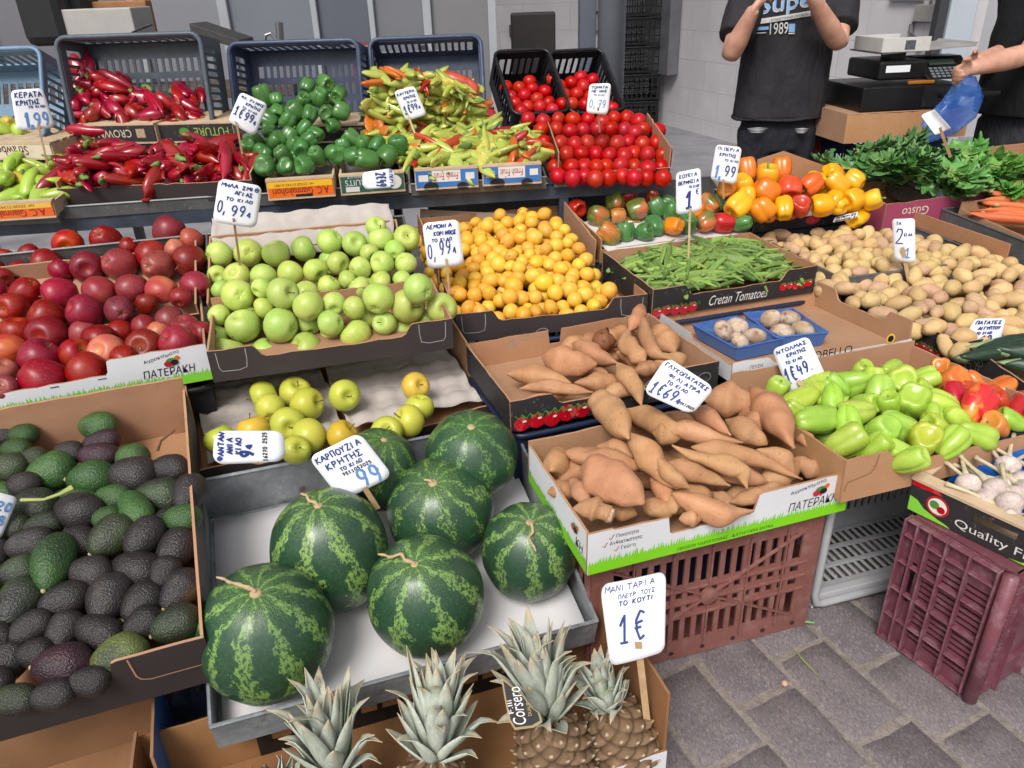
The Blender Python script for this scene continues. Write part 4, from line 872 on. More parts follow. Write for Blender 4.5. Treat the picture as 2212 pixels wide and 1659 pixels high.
# supports of the second tier
sup = MB()
for a, b, Y0, Y1, z in ((-2.55, -1.20, 3.24, 3.75, .90), (-1.18, -.60, 3.36, 3.8, .89), (-.58, .60, 3.36, 3.9, .86)):
    r = empty('back_shelf'); tag(r, {-2.55: 'dark wooden shelf behind the red peppers', -1.18: 'dark wooden shelf behind the green peppers', -.58: 'dark wooden shelf under the chili and tomato crates'}[a], 'shelf')
    mb = MB()
    for i in range(5): y = Y0+(Y1-Y0)*i/5; mb.abox(a, b, y, y+(Y1-Y0)/5-.015, z-.05, z-.03)
    mb.build('slat', plain('dark_wood', '#5a4a3f', .7, .15, 9, bump=.3), r)
    for x in (a+.02, b-.06):
        for y in (Y0+.02, Y1-.08): mb = MB(); mb.abox(x, x+.04, y, y+.04, 0, z-.052); mb.build('leg', STEEL, r)
# stack of black crates by the side wall
stk = atplane(1385, 255, np.array([0, 8.55, .12]), np.array([0, 1, 0]))
base = None
for i in range(7):
    f = frame((1.20, 8.35, .125+i*.262), 4, 0, .42, .34, .238)
    crate(f, 'black_crate', ['lowest', 'second lowest', 'third from the floor', 'middle', 'third from the top', 'second from the top', 'topmost'][i]+' black crate of the tall stack by the tiled wall', 'crate', BLACKPL, rows_f=((.08, .3, 7), (.36, .58, 7), (.64, .86, 7)), rows_s=((.1, .4, 6), (.5, .86, 6)), group='black crates stacked by the wall')
# dark bench with odds and ends behind the pepper crates
r = empty('work_bench', (-2.4, 4.9, .12)); tag(r, 'dark cluttered bench behind the red pepper crate', 'bench')
mb = MB(); mb.abox(-1.7, 1.15, 0, .5, .80, .86); bevel(mb.build('top', bpy.data.materials['dark_wood'], r), .005)
mb = MB(); mb.abox(-1.6, 1.1, .05, .45, .3, .34); mb.build('lower_shelf', bpy.data.materials['dark_wood'], r)
for x in (-1.65, 1.05): 
    for y in (.04, .4): mb = MB(); mb.abox(x, x+.05, y, y+.05, 0, .798); mb.build('leg', STEEL, r)
def onb(name, label, cat, px, py, Y, w, h, d, m, yaw=0, bw=.008):
    p = aty(px, py, Y); mb = MB(); f = frame(p, yaw); mb.box(p-f['U']*w/2, f['U']*w, f['V']*d, [0, 0, h]); return tag(bevel(mb.build(name, m), bw), label, cat)
onb('white_box', 'white cardboard box on the dark bench behind the red pepper crate', 'box', 205, 88, 5.0, .50, .17, .3, plain('off_white_card', '#a8a4a0', .6, .05))
onb('cardboard_box', 'open brown cardboard box behind the white box on the bench', 'box', 225, 88, 5.32, .62, .22, .10, KRAFT_D)
onb('dark_canister', 'black canister standing on the bench beside the white box', 'canister', 105, 100, 4.95, .24, .34, .24, plain('black_rubber', '#1d1d20', .5), 12, .05)
onb('black_bag', 'black bag slumped on the bench at the far end', 'bag', 130, 60, 5.2, .34, .42, .3, plain('black_bag_plastic', '#141416', .4), 0, .09)
mb = MB(); mb.tube([aty(285, 70, 5.0), aty(318, 56, 5.0), aty(328, 53, 5.0)], [.012, .02, .016], 8, flat=.4); tag(mb.build('knife', STEEL), 'metal scoop handle sticking up behind the white box', 'tool')
mb = MB(); a, b = aty(412, 72, 5.0), aty(520, 108, 5.0); mb.box(a, b-a, [0, .3, 0], [0, 0, .055]); tag(bevel(mb.build('wooden_beam', plain('charred_wood', '#3f3d3d', .7, .2, 30, bump=.4)), .006), 'dark weathered beam lying between the grey and blue crates', 'beam')
mb = MB(); mb.tube([aty(572, 92, 5.0), aty(574, 76, 5.0), aty(585, 72, 5.0), aty(598, 88, 5.0)], .01, 8); mb.tube([aty(606, 90, 5.0), aty(603, 48, 5.0)], .022, 10); tag(mb.build('tap', plain('chrome_metal', '#8f8f92', .25, .05, 4, .8)), 'metal tap and pipe above the blue crate', 'tap')
onb('red_crate', 'dark red crate edge behind the blue crates', 'crate', 790, 190, 4.6, .12, .22, .3, REDPL)
# ---- cardboard, crates and scales on the right behind the spinach
crate(frame((1.70, 3.86, .50), 8, 0, .52, .36, .21), 'plastic_crate', 'navy slotted crate carrying the cardboard box under the scales', 'crate', NAVYPL, rows_f=((.2, .5, 14), (.6, .85, 14)))
crate(frame((1.70, 3.86, .25), 8, 0, .52, .36, .24), 'plastic_crate', 'navy crate on the ground below the scales, lower one', 'crate', NAVYPL, rows_f=((.2, .5, 14), (.6, .85, 14)))
crate(frame((1.70, 3.86, .0), 8, 0, .52, .36, .24), 'plastic_crate', 'navy crate at the bottom of the pile below the scales', 'crate', NAVYPL)
crate(frame((1.56, 4.12, .10), 8, 0, .16, .36, .62), 'plastic_crate', 'red slotted crate standing on end behind the man with the printed shirt', 'crate', REDPL, rows_f=((.1, .25, 7), (.3, .45, 7), (.5, .65, 7), (.7, .85, 7), (.88, .96, 7)))
BX['scb'] = frame((1.635, 3.80, .735), 8, 0, .64, .44, .13)
carton('scb', 'cardboard_box', 'upturned brown cardboard box carrying the cash drawer', 'box', KRAFT, ([(0, .13), (.64, .13)], 'flat', 'flat', 'flat'))
f = BX['scb']; mb = MB(); mb.box(P(f, .002, .006, .131), f['U']*.636, f['V']*.428, f['N']*.005); mb.build('lid', KRAFT, f['root'])
dr = empty('cash_drawer'); tag(dr, 'black metal cash drawer lying under the weighing scales', 'drawer'); f = frame((1.70, 3.82, .874), 6, 0, .50, .40, .11)
BLKMET = plain('black_metal', '#18181a', .35, .1, 20, .2)
mb = MB(); mb.box(P(f, 0, 0, 0), f['U']*.50, f['V']*.40, f['N']*.11); bevel(mb.build('body', BLKMET, dr), .006); mb = MB(); mb.box(P(f, .3, -.004, .01), f['U']*.19, f['V']*.003, f['N']*.09); mb.build('front_flap', BLACKPL, dr)
mb = MB(); mb.box(P(f, .38, -.03, .05), f['U']*.30, f['V']*.34, f['N']*.022); bevel(mb.build('keyboard_tray', BLKMET, dr), .006)
sc = empty('weighing_scale'); tag(sc, 'black electronic weighing scale with a tilted steel pan', 'scale'); f = frame((1.78, 3.84, .992), 6, 0, .44, .34, .1)
mb = MB(); mb.box(P(f, 0, .02, .015), f['U']*.24, f['V']*.30, f['N']*.085); bevel(mb.build('body', BLKMET, sc), .012, 3)
mb = MB(); mb.prism([P(f, .235, -.01, .012), P(f, .235, .22, .012), P(f, .235, .22, .105), P(f, .235, .12, .105)], f['U']*.235); bevel(mb.build('keypad_housing', BLKMET, sc), .008, 3)
kd, ku = nrm(P(f, 0, .12, .105)-P(f, 0, -.01, .012)), f['U']; kn = np.cross(ku, kd)
mb = MB(); o = P(f, .25, -.01, .012)
for i in range(8):
    for j in range(4): mb.box(o+ku*(.015+i*.0245)+kd*(.015+j*.018), ku*.017, kd*.012, kn*.002)
mb.build('key', plain('grey_key', '#6c7075', .4), sc); mb = MB(); mb.box(o+ku*.03+kd*.10, ku*.13, kd*.035, kn*.0015); mb.build('display', plain('display_green', '#4e5a50', .2), sc)
mb = MB(); mb.box(P(f, .03, .0185, .05), f['U']*.12, -f['V']*.001, f['N']*.03); mb.build('sticker', PAPER, sc)
mb = MB(); mb.box(P(f, .10, .12, .1), f['U']*.08, f['V']*.08, f['N']*.03); mb.build('neck', BLKMET, sc)
PANM = plain('brushed_steel', '#a09e9b', .4, .1, 8, .1)
mb = MB(); mb.prism([P(f, .0, .02, .130), P(f, .46, .02, .150), P(f, .47, .02, .168), P(f, .462, .02, .168), P(f, .452, .02, .158), P(f, .0, .02, .138)], f['V']*.30); bevel(mb.build('pan', PANM, sc), .001)
mb = MB(); mb.box(P(f, -.01, .012, .139), f['U']*.235, f['V']*.004, f['N']*.062); mb.box(P(f, -.01, .017, .139), f['U']*.004, f['V']*.25, f['N']*.062); mb.box(P(f, -.005, .27, .139), f['U']*.23, f['V']*.004, f['N']*.062); bevel(mb.build('weighing_tray', plain('white_enamel', '#c9c7c4', .4, .08), sc), .0015)
mb = MB(); mb.box(P(f, .10, .0105, .148), f['U']*.05, f['V']*.001, f['N']*.04); mb.build('barcode_label', plain('label_grey', '#5c5f66', .5, .3, 120), sc)
cgt = MB(); cgt.box(P(f, .14, -.012, -.004), f['U']*.13, f['V']*.02, f['N']*.016); tag(bevel(cgt.build('lighter_case', plain('orange_foil', '#c07a28', .35, .1, 6, .4)), .004), 'small orange packet lying on the cash drawer before the scale', 'packet')
# settled positions of the produce in mm. Round kinds: x, y, z, width, code. Long kinds: x, y, z, azimuth, elevation, length, width, code
PILES = {
'red_apple_front': [-1382,2009,632,87,7,-1290,1996,628,105,26,-1204,2011,621,77,35,-1359,1921,621,88,105,-1140,1966,624,86,44,-1113,2036,612,73,55,-1046,2047,623,70,65,-984,2083,623,79,85,-922,2037,613,83,93,-991,2011,614,70,173,-998,1932,612,98,61,-1085,1902,612,93,152,-1170,1891,615,83,333,-1261,1878,609,108,13,-903,1930,617,99,80,-1205,1782,597,108,10,-1102,1812,596,97,40,-1022,1856,612,70,50,-1322,1810,605,70,302,-1276,1734,594,70,300,-861,1998,614,70,91,-1316,2080,640,80,29],
'red_apple_rear': [-1449,2495,745,100,136,-1325,2498,751,100,57,-1121,2517,768,100,88,-1027,2462,754,74,197,-1458,2364,719,100,23,-1317,2333,718,100,43,-1221,2339,719,100,53,-1143,2399,727,100,74,-1092,2318,716,100,72,-1001,2351,720,100,93,-1529,2329,710,66,2,-1623,2419,727,65,4,-1553,2271,711,65,2,-1553,2442,732,65,15,-1229,2444,742,65,65,-1064,2408,740,65,185,-1394,2317,711,65,32,-1431,2180,691,92,10,-1328,2168,686,100,320,-1221,2183,685,92,340,-1128,2202,684,90,60,-1038,2196,676,93,170,-949,2233,675,89,90,-1425,2092,679,87,0,-1309,2047,667,88,20,-1212,2070,665,100,40,-1122,2085,660,84,50,-1058,2123,663,65,70,-970,2162,668,65,80,-1547,2193,695,92,0,-1634,2345,718,92,3],
'green_apple_rear': [-918,2380,727,88,7,-826,2386,727,88,16,-736,2382,722,88,36,-654,2402,729,86,46,-572,2432,741,84,57,-493,2427,732,81,76,-409,2439,739,82,87,-327,2453,736,84,96,-432,2504,762,69,89,-839,2287,683,83,12,-759,2292,680,83,22,-679,2300,680,81,32,-603,2313,685,79,42,-538,2349,695,77,63,-467,2333,681,77,72,-395,2343,691,75,83,-324,2348,687,72,92,-907,2303,685,62,3,-878,2233,660,62,0,-618,2227,640,75,40,-552,2246,654,70,50,-501,2282,661,62,60,-456,2239,647,70,60,-395,2275,651,71,80,-328,2283,651,66,90,-361,2394,716,63,95,-441,2385,713,62,74],
'green_apple_front': [-783,2107,686,98,17,-645,2079,698,91,26,-710,2109,706,62,17,-832,2065,643,62,4,-761,2043,616,104,12,-653,2040,615,104,22,-707,2085,653,62,14,-836,2029,594,62,1,-793,1973,565,93,0,-703,2022,537,93,20,-571,2054,665,84,44,-508,2098,655,70,54,-585,2086,600,70,32,-510,2038,618,76,51,-587,2022,545,101,30,-375,2077,672,87,75,-297,2105,638,99,84,-254,2064,702,84,97,-198,2105,626,93,92,-446,2071,649,71,64,-519,2092,564,85,40,-423,2118,603,76,61,-446,2050,574,86,60,-364,2078,596,72,70,-417,2113,521,96,60,-324,2129,544,104,70,-252,2131,581,63,90,-554,2081,506,62,40],
'yellow_apple': [-679,1867,482,-158,-10,1,84,26,-598,1888,476,-32,60,2,89,36,-643,1795,479,102,14,1,82,1224,-551,1815,477,-16,19,2,91,34,-584,1733,465,-68,13,2,94,732,-663,1700,469,125,64,1,83,122,-736,1661,467,139,60,1,77,1,-515,1679,461,-136,-26,1,91,30,-532,1602,466,-42,38,2,74,730,-459,1860,477,-58,18,2,89,754,-432,1670,461,10,41,2,82,140,-269,1903,475,-44,29,2,79,184,-251,1813,456,41,76,2,78,70,-270,1738,458,-162,36,1,85,70,-321,1677,464,-76,46,2,81,760],
'lemon': [101,2568,602,-122,5,54,52,64,144,2555,596,70,2,59,45,73,-63,2779,616,29,0,62,46,47,38,2526,597,-168,48,53,53,53,143,2773,655,-58,-32,56,56,887,-205,2548,543,-12,18,63,50,3,174,2666,628,10,17,60,53,85,2,2725,633,0,53,73,53,856,74,2672,620,-62,7,54,54,165,17,2427,568,-178,43,62,62,41,-59,2495,567,-178,-2,57,54,22,-118,2940,649,-150,3,60,40,149,-75,2600,578,83,6,59,53,34,-80,2678,615,-40,-4,56,54,35,185,2801,660,24,-30,65,51,98,211,2602,612,-119,35,56,49,84,176,2375,511,151,0,67,45,60,221,2519,564,-122,-44,53,52,83,-107,2838,626,-3,9,56,53,48,-116,2503,546,91,12,52,52,123,62,2776,618,-135,-12,54,40,877,-265,2806,560,44,47,52,52,7,-160,2727,608,44,-16,54,54,26,-122,2603,574,-10,16,62,44,124,-241,2951,614,78,32,51,51,29,-39,2330,491,115,3,56,56,20,165,2455,570,174,-43,63,52,71,134,2627,582,25,-38,59,49,74,-110,2388,509,118,-26,60,44,11,340,2392,485,-146,-23,59,45,90,84,2328,515,113,-4,75,48,840,-181,2820,588,54,-10,57,57,27,235,2443,519,-127,-16,52,43,81,-306,2883,563,7,-3,56,52,108,143,2865,692,-168,-21,55,49,899,179,2710,647,99,-12,50,50,86,-68,2397,509,-53,-36,70,48,21,-26,2820,653,109,-5,62,49,58,-174,2464,537,128,0,57,55,802,-322,2974,579,91,-19,60,45,809,50,2859,672,-136,-25,50,48,79,-237,2717,556,-127,29,56,51,5,-280,2658,546,44,18,59,51,5,108,2519,572,29,-39,63,50,63,-13,2774,643,-76,-42,55,55,157,90,2455,545,44,36,57,48,51,54,2620,585,152,25,59,59,54,-16,2476,570,-104,7,62,46,42,235,2343,503,11,-36,59,49,70,-55,2730,617,-154,-27,50,50,46,-181,2607,590,-178,6,58,54,814,-144,2770,629,174,39,57,51,37,280,2446,508,-107,-48,62,56,891,100,2705,649,156,-23,69,54,76,298,2512,527,139,0,64,45,92,247,2567,587,155,-26,51,51,94,2,2602,570,77,-1,53,53,44,-95,2320,525,-61,-5,57,46,10,-23,2927,677,-37,36,58,52,169,24,2308,481,-59,-15,40,40,30,-161,2419,548,30,28,47,47,2,-177,2358,509,144,16,52,52,1,-198,2901,600,-55,-3,61,50,28,254,2648,621,-26,-5,63,47,895,-34,2534,555,-74,-1,55,44,33,-188,2659,588,-137,-8,69,54,15,87,2391,540,13,33,59,48,51,-260,2861,606,-142,-15,61,50,818,-128,2676,569,65,-36,53,53,825,2,2361,556,-98,22,54,53,30,-167,2523,552,103,33,74,48,13,-7,2646,607,-27,12,75,42,45,212,2763,656,107,-11,67,47,97,-113,2416,547,49,14,59,54,112,94,2816,674,158,-34,61,50,178,-203,2779,582,18,-3,60,42,17,-41,2437,523,-41,-28,65,52,832,-161,2895,639,142,33,60,50,839,-290,2950,613,-156,-12,52,52,9,-230,2811,596,-175,16,55,50,17,-84,2891,639,119,-11,54,54,49,254,2405,538,13,-34,54,54,80,158,2509,554,-94,-4,62,47,72,17,2900,648,-120,-8,50,50,69,-130,2260,505,44,25,51,51,0,-115,2553,553,28,16,55,55,23,-279,2743,555,23,-8,49,44,6,135,2335,524,-24,-60,48,47,850,-199,2935,634,-37,-21,53,52,829,-95,2747,633,-107,-22,49,49,36,118,2429,528,-41,-35,46,44,61,-55,2281,485,-144,-26,66,47,820,14,2811,627,26,25,53,48,68,-217,2505,541,70,-11,50,45,3,124,2677,601,37,31,54,54,76,-325,2924,588,51,31,52,52,808,231,2721,632,150,-20,56,49,96,32,2481,574,-64,40,66,56,142,-254,2605,529,-135,19,61,61,104,252,2484,532,-20,5,61,57,82,-51,2640,597,42,35,56,55,35,-292,2996,612,27,6,47,47,819,36,2690,588,171,14,58,50,56,126,2478,554,36,22,58,48,862,-171,2314,479,-28,6,68,55,0,200,2579,571,-57,-22,53,53,84,50,2573,602,-44,37,64,46,54,-202,2711,587,-169,-39,54,49,16,277,2356,518,109,-15,50,49,80,-245,2761,597,178,4,68,58,6,187,2848,662,152,0,57,48,899,188,2334,489,-33,-11,56,56,60,301,2548,554,-101,-44,51,45,93,208,2472,562,80,-23,48,48,82,100,2630,608,25,18,43,43,865,-202,2441,498,50,15,55,50,2,-29,2688,604,-23,9,59,58,46,50,2726,645,-65,9,59,52,166,-230,2923,574,89,38,73,50,19,-306,2835,554,60,23,54,53,7,97,2866,677,103,-16,68,53,89,147,2714,620,126,7,57,40,886,-130,2466,515,-157,5,57,40,812,61,2363,511,119,-20,53,40,40,277,2627,584,26,32,60,55,94,-154,2858,609,-33,-18,55,51,838,-81,2455,547,-28,-4,64,53,22,-39,2871,644,-76,10,52,52,59,-158,2577,559,79,21,56,50,814,-71,2553,574,152,44,64,48,33,82,2481,583,140,-24,56,51,52,-269,2904,589,72,3,58,48,818,-153,2633,559,99,-31,52,52,15,-110,2710,596,96,18,54,48,36,3,2857,665,56,8,58,53,69,202,2421,551,-34,15,62,62,871,335,2429,541,116,-18,58,58,91,-29,2390,533,-173,-5,49,49,31,-68,2941,638,163,-15,57,57,59,45,2303,517,-102,5,61,51,130,-133,2341,530,44,36,68,48,101,72,2548,574,173,-21,60,47,853,53,2806,649,-77,-34,49,49,78,217,2678,634,-68,14,60,45,96,-171,2696,553,-155,0,53,53,25,-102,2637,592,25,-33,49,48,135,181,2530,589,-46,9,51,51,83,143,2827,646,22,4,59,59,88,182,2749,630,-52,-8,75,42,97,-219,2585,568,74,1,69,49,4,-83,2354,497,108,7,55,51,11,-222,2629,560,-62,-23,67,45,5,11,2562,592,-143,3,58,44,43,-100,2792,635,150,-36,56,47,47,-195,2399,507,-172,-11,44,43,101,-213,2853,610,76,-6,50,50,828,40,2388,540,131,-6,57,52,141,65,2900,687,-94,29,66,48,879,-153,2940,627,66,-21,54,48,39,15,2611,614,31,17,47,47,854,94,2756,643,90,56,61,56,877,-34,2576,598,-50,-19,58,58,44,77,2600,621,-125,-39,49,42,64,-150,2816,628,64,-27,50,48,37,216,2373,535,52,10,56,51,70,-130,2306,502,-75,-41,52,47,100,-113,2925,609,56,52,53,50,49,298,2399,516,151,-13,71,52,190,166,2593,605,-9,25,55,50,74,270,2504,575,173,11,50,50,92,153,2395,553,-72,-30,74,55,61,108,2365,507,0,0,58,45,50,-71,2837,660,174,-11,58,54,48,-350,3014,590,100,20,56,55,9,-65,2410,553,75,-32,49,49,821,318,2473,522,32,5,61,47,91,32,2653,612,137,-19,58,44,55,119,2430,577,15,3,70,59,61,209,2646,593,106,53,53,53,895,0,2516,569,24,9,59,40,43,-295,2775,586,-161,-43,56,56,806,5,2331,517,-114,-17,67,52,30,-111,2879,601,-24,-10,56,51,148,-235,2671,573,-69,29,53,53,805,33,2767,645,-94,18,48,44,867,-201,2749,608,-87,-43,72,42,16,137,2639,625,83,-17,47,46,875,-23,2758,596,69,32,58,50,56,60,2429,516,-21,-3,56,56,41,-117,2755,595,-24,1,51,48,36],
'avocado': [-1008,1630,533,2,-3,91,63,559,-1224,1603,535,-21,-8,74,50,409,-1169,1592,539,1,-3,70,50,519,-1163,1546,529,1,-3,72,50,509,-1155,1489,513,1,-3,91,63,308,-1113,1526,515,1,-3,71,50,318,-1060,1488,500,33,4,110,78,527,-1044,1547,515,1,-3,73,50,438,-983,1582,518,25,2,87,54,659,-970,1531,511,1,-3,95,57,658,-963,1472,493,8,-1,110,70,547,-895,1538,504,1,-3,82,57,578,-872,1477,489,1,-3,112,78,477,-797,1504,489,1,-3,92,60,497,-801,1438,460,1,-3,120,76,386,-727,1421,475,91,13,102,66,496,-829,1375,468,-50,-12,115,60,575,-895,1418,470,1,-3,83,58,566,-976,1422,468,-10,-6,110,50,546,-720,1353,455,1,-3,84,58,594,-948,1367,474,-10,-6,108,71,445,-1048,1390,481,-10,-6,102,68,316,-1090,1430,505,1,-3,73,51,417,-1142,1430,487,-20,-8,77,50,507,-1077,1336,465,1,-3,89,62,305,-1009,1336,464,23,1,81,52,325,-881,1354,463,1,-3,68,50,555,-853,1303,451,60,9,105,74,354,-1011,1282,455,22,1,95,61,414,-929,1307,438,1,-3,94,65,434,-784,1303,447,71,11,100,69,474,-716,1289,424,80,12,106,71,493,-938,1227,451,101,13,138,73,523,-1006,1223,437,14,0,85,59,303,-864,1223,427,-9,-6,97,63,443,-780,1236,419,-14,-7,115,70,472,-674,1187,405,67,10,102,62,791,-810,1166,408,88,13,109,73,752,-887,1156,413,28,2,96,60,432,-971,1150,416,87,13,110,73,312,-744,1162,397,62,9,92,64,471,-1069,1258,449,108,13,80,50,404,-772,1365,439,44,6,70,50,484,-712,1218,427,80,12,75,50,482,-926,1098,403,43,6,82,55,411,-867,1099,392,84,12,88,58,431,-798,1094,391,-22,-9,103,59,441,-721,1109,389,54,8,83,59,470,-658,1107,387,32,3,94,65,380,-741,1046,380,25,2,104,69,250,-834,1021,385,6,-2,107,68,620,-946,1042,374,86,12,88,59,400,-893,1048,390,1,-3,70,50,410,-775,993,371,1,-4,75,50,440,-828,968,367,12,-1,79,50,420,-893,963,367,1,-4,80,51,300,-983,1076,400,1,-3,73,50,401,-1062,1193,430,14,0,82,55,303,-942,985,382,42,5,72,50,400],
'tomato_stack': [108,3414,953,68,9,172,3400,947,68,9,235,3417,948,68,9,299,3419,946,68,9,363,3422,942,68,29,421,3396,937,68,49,474,3431,943,68,59,533,3455,938,68,79,575,3405,932,68,89,158,3330,922,68,8,222,3345,920,68,8,278,3312,916,68,7,333,3342,912,68,17,393,3336,916,68,37,452,3344,913,68,57,512,3357,905,68,67,545,3300,904,68,77,587,3347,905,68,97,650,3354,900,68,97,167,3243,888,68,6,231,3234,881,68,5,290,3215,880,68,15,344,3248,877,68,25,406,3247,877,68,45,462,3216,877,68,55,512,3256,872,68,75,565,3219,872,68,85,623,3248,868,68,94,187,3143,855,68,3,249,3149,853,68,3,309,3160,852,68,13,369,3169,846,68,33,420,3136,845,68,53,480,3131,843,68,63,522,3180,841,68,73,573,3141,843,68,93,636,3153,835,68,92,199,3068,820,68,1,261,3053,824,68,11,314,3088,815,68,21,358,3039,821,68,31,399,3085,814,68,41,456,3065,819,68,61,512,3088,806,68,71,560,3047,809,68,80,618,3075,805,68,90,206,3005,801,68,0,260,2969,798,68,10,308,3011,792,68,20,345,2957,795,68,30,399,2991,790,68,40,458,3011,790,68,60,491,2956,794,68,70,544,2991,785,68,80,608,2989,782,68,90],
'tomato_crate_a': [19,3631,1061,61,6,78,3628,1056,61,26,126,3671,1077,61,58,135,3619,1052,61,46,191,3610,1042,61,65,42,3592,1024,61,3,99,3578,1031,61,34,153,3575,1015,61,43,56,3539,1003,61,2,112,3545,986,61,21,205,3560,998,61,62,163,3519,988,61,41,261,3544,994,61,91,217,3508,975,61,60,82,3496,975,61,0],
'tomato_crate_b': [233,3730,1079,63,9,263,3685,1052,62,7,316,3711,1063,62,38,361,3747,1081,63,69,411,3716,1072,63,79,276,3636,1020,62,4,335,3642,1021,62,24,367,3684,1048,62,57,367,3589,982,61,31,310,3602,984,61,1,430,3676,1030,62,75,486,3580,964,61,80,393,3637,1006,62,53,433,3601,981,61,61],
'green_pepper': [-724,3377,1130,73,69,-793,3354,1122,66,49,-651,3265,1096,68,67,-721,3255,1087,74,57,-792,3245,1079,65,37,-635,3206,1042,74,65,-762,3196,1034,67,45,-700,3202,1039,61,55,-951,3273,1099,78,8,-895,3252,1087,55,18,-818,3207,1049,80,36,-887,3206,1043,61,26,-918,3171,1019,70,15,-842,3170,1017,70,25,-774,3135,990,60,34,-828,3107,971,66,23,-874,3078,953,82,12,-752,3081,950,66,32,-913,3130,989,57,14,-962,3084,956,63,3,-924,3036,926,68,1,-840,3016,915,65,11,-773,3039,932,72,31,-700,2980,910,64,40,-884,2914,894,87,0,-807,2906,893,69,20,-736,2899,892,69,30,-905,3005,913,62,1,-808,3066,941,59,22,-976,3052,943,59,2,-728,3114,973,58,43,-634,3004,911,83,51,-568,2971,908,70,60,-508,2932,904,79,70,-439,2965,908,79,90,-406,3060,929,78,91,-583,3091,954,66,72,-540,3065,932,60,71,-484,3060,931,60,81,-618,3062,935,60,61],
'mixed_pepper': [284,3044,665,75,908,358,2949,655,82,1015,437,3078,677,82,1029,500,3117,686,73,949,433,2946,656,66,1025,516,2983,666,88,1036,592,3082,684,60,958,593,2994,667,73,556,645,2950,663,70,555,376,2764,636,78,1000,442,2789,634,69,510,509,2786,634,72,520,557,2838,638,73,531,624,2819,643,73,151,686,2845,640,67,561,753,2846,645,74,1071,822,2856,638,74,981,888,2845,639,64,591,797,2991,673,77,1085,854,3028,677,64,596,643,3035,675,60,557,740,2949,666,70,174,718,3008,673,60,1076],
'orange_pepper': [972,3106,780,84,118,1036,3053,757,93,227,1105,3099,779,84,149,929,3022,737,89,205,1007,2972,723,98,124,1103,2980,730,101,1145,1189,2988,740,83,1156,1234,3048,735,75,266,1291,2996,740,86,276,1296,3068,765,75,278,1366,3021,740,79,286,880,2885,692,93,202,967,2869,677,92,111,1050,2880,677,80,221,1124,2902,676,81,941,1206,2899,677,90,251,1268,2947,684,75,262,1344,2952,680,85,282,1423,2963,675,82,292,928,2948,711,75,204,856,2992,732,75,105],
'pale_pepper': [681,1745,505,59,18,719,1680,510,69,16,792,1757,513,59,27,864,1753,513,73,36,918,1805,517,55,58,923,1738,527,55,46,912,1678,527,71,44,998,1803,520,58,67,992,1730,529,79,65,1057,1744,524,61,75,776,1698,511,55,26,784,1647,524,56,25,821,1714,531,55,36,865,1641,518,55,33,906,1609,527,55,33,968,1630,520,81,42,1037,1617,524,65,62,691,1627,506,55,5,713,1572,519,70,4,822,1598,520,72,23,1019,1672,523,55,53,998,1576,504,55,41,1049,1563,507,55,50,756,1489,504,71,1,786,1545,515,63,12,843,1518,507,68,21,902,1543,509,67,31,861,1462,497,55,10,809,1461,502,55,10,929,1480,502,74,230,992,1476,502,58,40,1063,1507,500,64,50,982,1528,514,55,40,764,1597,502,55,13,864,1409,503,55,10,1120,1741,514,73,174,1148,1687,515,55,983,1197,1756,505,55,194,1235,1712,503,66,193,1177,1632,508,62,981,1119,1605,521,75,1171,1231,1617,498,59,980,1100,1664,513,55,972,1145,1825,508,56,186,1276,1648,493,55,990,1234,1562,502,55,180,1131,1540,500,61,170,1181,1565,501,55,80],
